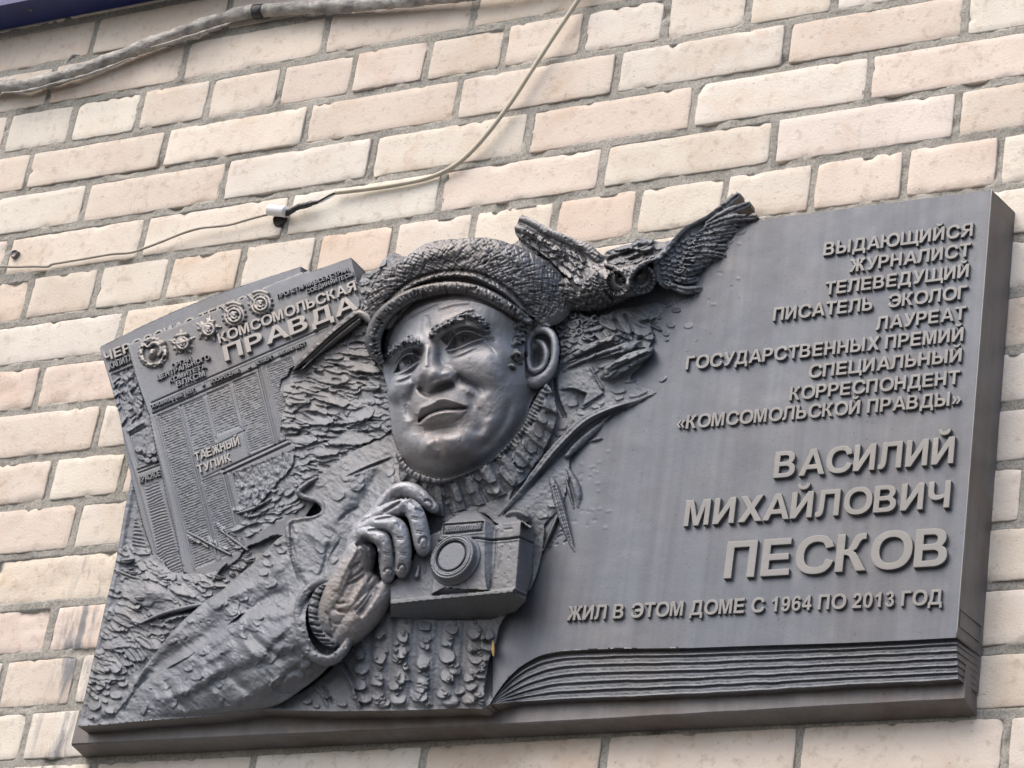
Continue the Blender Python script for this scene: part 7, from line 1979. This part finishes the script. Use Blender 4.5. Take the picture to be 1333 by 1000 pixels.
insc = plaque
HT = PH + 0.0040
Lines = [('ВЫДАЮЩИЙСЯ', (1071, 333), (1265.6, 307), 17.2), ('ЖУРНАЛИСТ', (1105, 354.6), (1262.8, 333.2), 17.2), ('ТЕЛЕВЕДУЩИЙ', (1073, 384.3), (1260.3, 360.6), 17.2),
         ('ПИСАТЕЛЬ', (1005.5, 418), (1135, 403.6), 17.4), ('ЭКОЛОГ', (1155.2, 400.6), (1258.2, 388.4), 17.3), ('ЛАУРЕАТ', (1139.6, 430), (1256.6, 415.6), 17.4),
         ('ГОСУДАРСТВЕННЫХ ПРЕМИЙ', (891.8, 481.4), (1253.2, 443.6), 17.6), ('СПЕЦИАЛЬНЫЙ', (1051.6, 492.5), (1251, 470.6), 17.6), ('КОРРЕСПОНДЕНТ', (1026.8, 521.4), (1248.6, 499.6), 17.7),
         ('«КОМСОМОЛЬСКОЙ ПРАВДЫ»', (879.8, 559.3), (1250.3, 527.0), 17.9)]
for body, a, b, cp in Lines:
    text_line(body, wall_map(a, b, cp, HT, 1), 0.0046, 0.022, M_LETTER, insc)
HT2 = PH + 0.0055
for body, a, b, cp in (('ВАСИЛИЙ', (1006, 622.4), (1240.5, 602.8), 34.5), ('МИХАЙЛОВИЧ', (889.2, 685.3), (1235.2, 660.4), 34.5), ('ПЕСКОВ', (941.4, 753.2), (1231.6, 736.2), 49.0)):
    text_line(body, wall_map(a, b, cp, HT2, 1), 0.0062, 0.018, M_LETTER, insc)
text_line('ЖИЛ В ЭТОМ ДОМЕ С 1964 ПО 2013 ГОД', wall_map((737, 808), (1225.8, 786.8), 19.3, HT, 1), 0.0046, 0.022, M_LETTER, insc)

def px_map(p0, p1, up, h, th):
    """letters on a newspaper: baseline p0 -> p1 and capital vector 'up' in the photo, on the sheet h above the wall"""
    p0 = np.array(p0, float); p1 = np.array(p1, float); up = np.array(up, float)
    def f(x, y, z):
        x = np.asarray(x, float); y = np.asarray(y, float); z = np.asarray(z, float)
        u = p0[0] * (1 - x) + p1[0] * x + up[0] * y; v = p0[1] * (1 - x) + p1[1] * x + up[1] * y
        P = unproj(u, v, h); return P + np.stack([0 * z, -z, 0 * z], -1)
    return f
FP_ = made[FRONT]; RP_ = made[REAR]
for o_ in (FP_, RP_): PBASE[o_.name] = np.array(o_.location) + PBASE[plaque.name]
h1 = 0.0765

def news(body, p0, p1, up, h=h1, mat=M_BRZ, par=None, single=True, depth=0.004, **kw):
    mp = px_map(p0, p1, up, h + depth * 0.6, 1)
    par = par or FP_
    if single: return text_line(body, mp, depth, 0.02, mat, par, 'small_print', joined=True)
    items, x0, x1 = layout(body)
    for c, gx in items:
        V, F = glyph(c, 1, 0.02)
        W = mp((V[:, 0] + gx - x0) / (x1 - x0), V[:, 1], V[:, 2] * depth)
        mesh_obj('letter', W, F, mat, par, False, tuple(W.mean(0)))
upv = np.array([-0.22, -0.975])
news('КОМСОМОЛЬСКАЯ', (285, 447.5), (464, 377.5), upv * 13, th=0.012, mat=M_LETTER2, off=0.045, single=False)
news('ПРАВДА', (293, 470.5), (466, 402), upv * 20, depth=0.006, mat=M_LETTER2, single=False)
news('ПРОЛЕТАРИИ ВСЕХ СТРАН,', (361, 388.5), (455, 352.5), upv * 5.4, th=0.008)
news('СОЕДИНЯЙТЕСЬ!', (399, 382.5), (460, 358.5), upv * 5.4, th=0.008)
news('ОРГАН', (223.5, 479.6), (249, 469.5), upv * 6, th=0.01, off=.03)
news('ЦЕНТРАЛЬНОГО', (204.5, 495), (273, 467), upv * 6.4, th=0.01, off=.03)
news('КОМИТЕТА', (220.5, 498.5), (268.5, 478.5), upv * 6, th=0.01, off=.03)
news('ВЛКСМ', (230, 503.5), (267, 489), upv * 7, th=0.01, off=.03)
news('ОСНОВАНА В МАЕ 1925 Г.', (196, 532), (254.5, 509), upv * 4.6, th=0.008)
news('•', (262, 503), (266, 501.5), upv * 4.6, th=0.008)
news('ВОСКРЕСЕНЬЕ', (273.6, 499.6), (312, 484.4), upv * 4.6, th=0.008)
news('•', (322, 480), (326, 478.5), upv * 4.6, th=0.008)
news('ЧЕТВЕРГ', (332, 475.6), (355, 466.5), upv * 4.6, th=0.008)
news('ФИЛИАЛ ВЕСТ', (362, 463.5), (398, 449), upv * 4.8, th=0.008)
news('ТАЕЖНЫЙ', (254.4, 601), (312, 578.5), upv * 11, th=0.011, off=.03, mat=M_LETTER2, h=0.0745)
news('ТУПИК', (257.5, 616.5), (301, 599.5), upv * 10.5, th=0.011, off=.03, mat=M_LETTER2, h=0.0735)
news('ЧЕРОССИАО ТЕПЛОМ ПОСТ', (136.5, 471), (396, 366), (-2.6, -12), par=RP_, h=0.068, th=0.012, off=.04, mat=M_LETTER2, single=False)
news('КАПИТАН', (142.5, 481), (178, 466), (-2, -8), par=RP_, h=0.0675, th=0.008)
news('КРАСНОЕ', (182, 629), (209, 619), (-2, -8), par=RP_, h=0.0625, th=0.008)

# lichen fleck on the edge of the knitted rib
c = unproj(643, 845, 0.069)
V = []; F = []
for k in range(7):
    t0 = k / 6
    for j in range(8):
        a = j / 8 * 2 * math.pi; rr_ = 0.0032 * math.sin(math.pi * (0.12 + 0.76 * t0)) * (1 + .2 * math.sin(3 * a + k))
        V.append((c[0] + rr_ * .7 * math.cos(a) + (t0 - .5) * -0.004, c[1] - 0.002 + rr_ * .6 * math.sin(a), c[2] + (t0 - .5) * 0.022))
for k in range(6):
    for j in range(8): F.append((k * 8 + j, k * 8 + (j + 1) % 8, (k + 1) * 8 + (j + 1) % 8, (k + 1) * 8 + j))
M_LICH = simple_mat('yellow_lichen', (0.38, 0.25, 0.09), (0.52, 0.38, 0.16), 300, 0.9, 0, 0.6)
tag(mesh_obj('lichen_patch', V, F, M_LICH, None, True), 'small yellow-brown lichen fleck on the right edge of the knitted sweater', 'lichen')
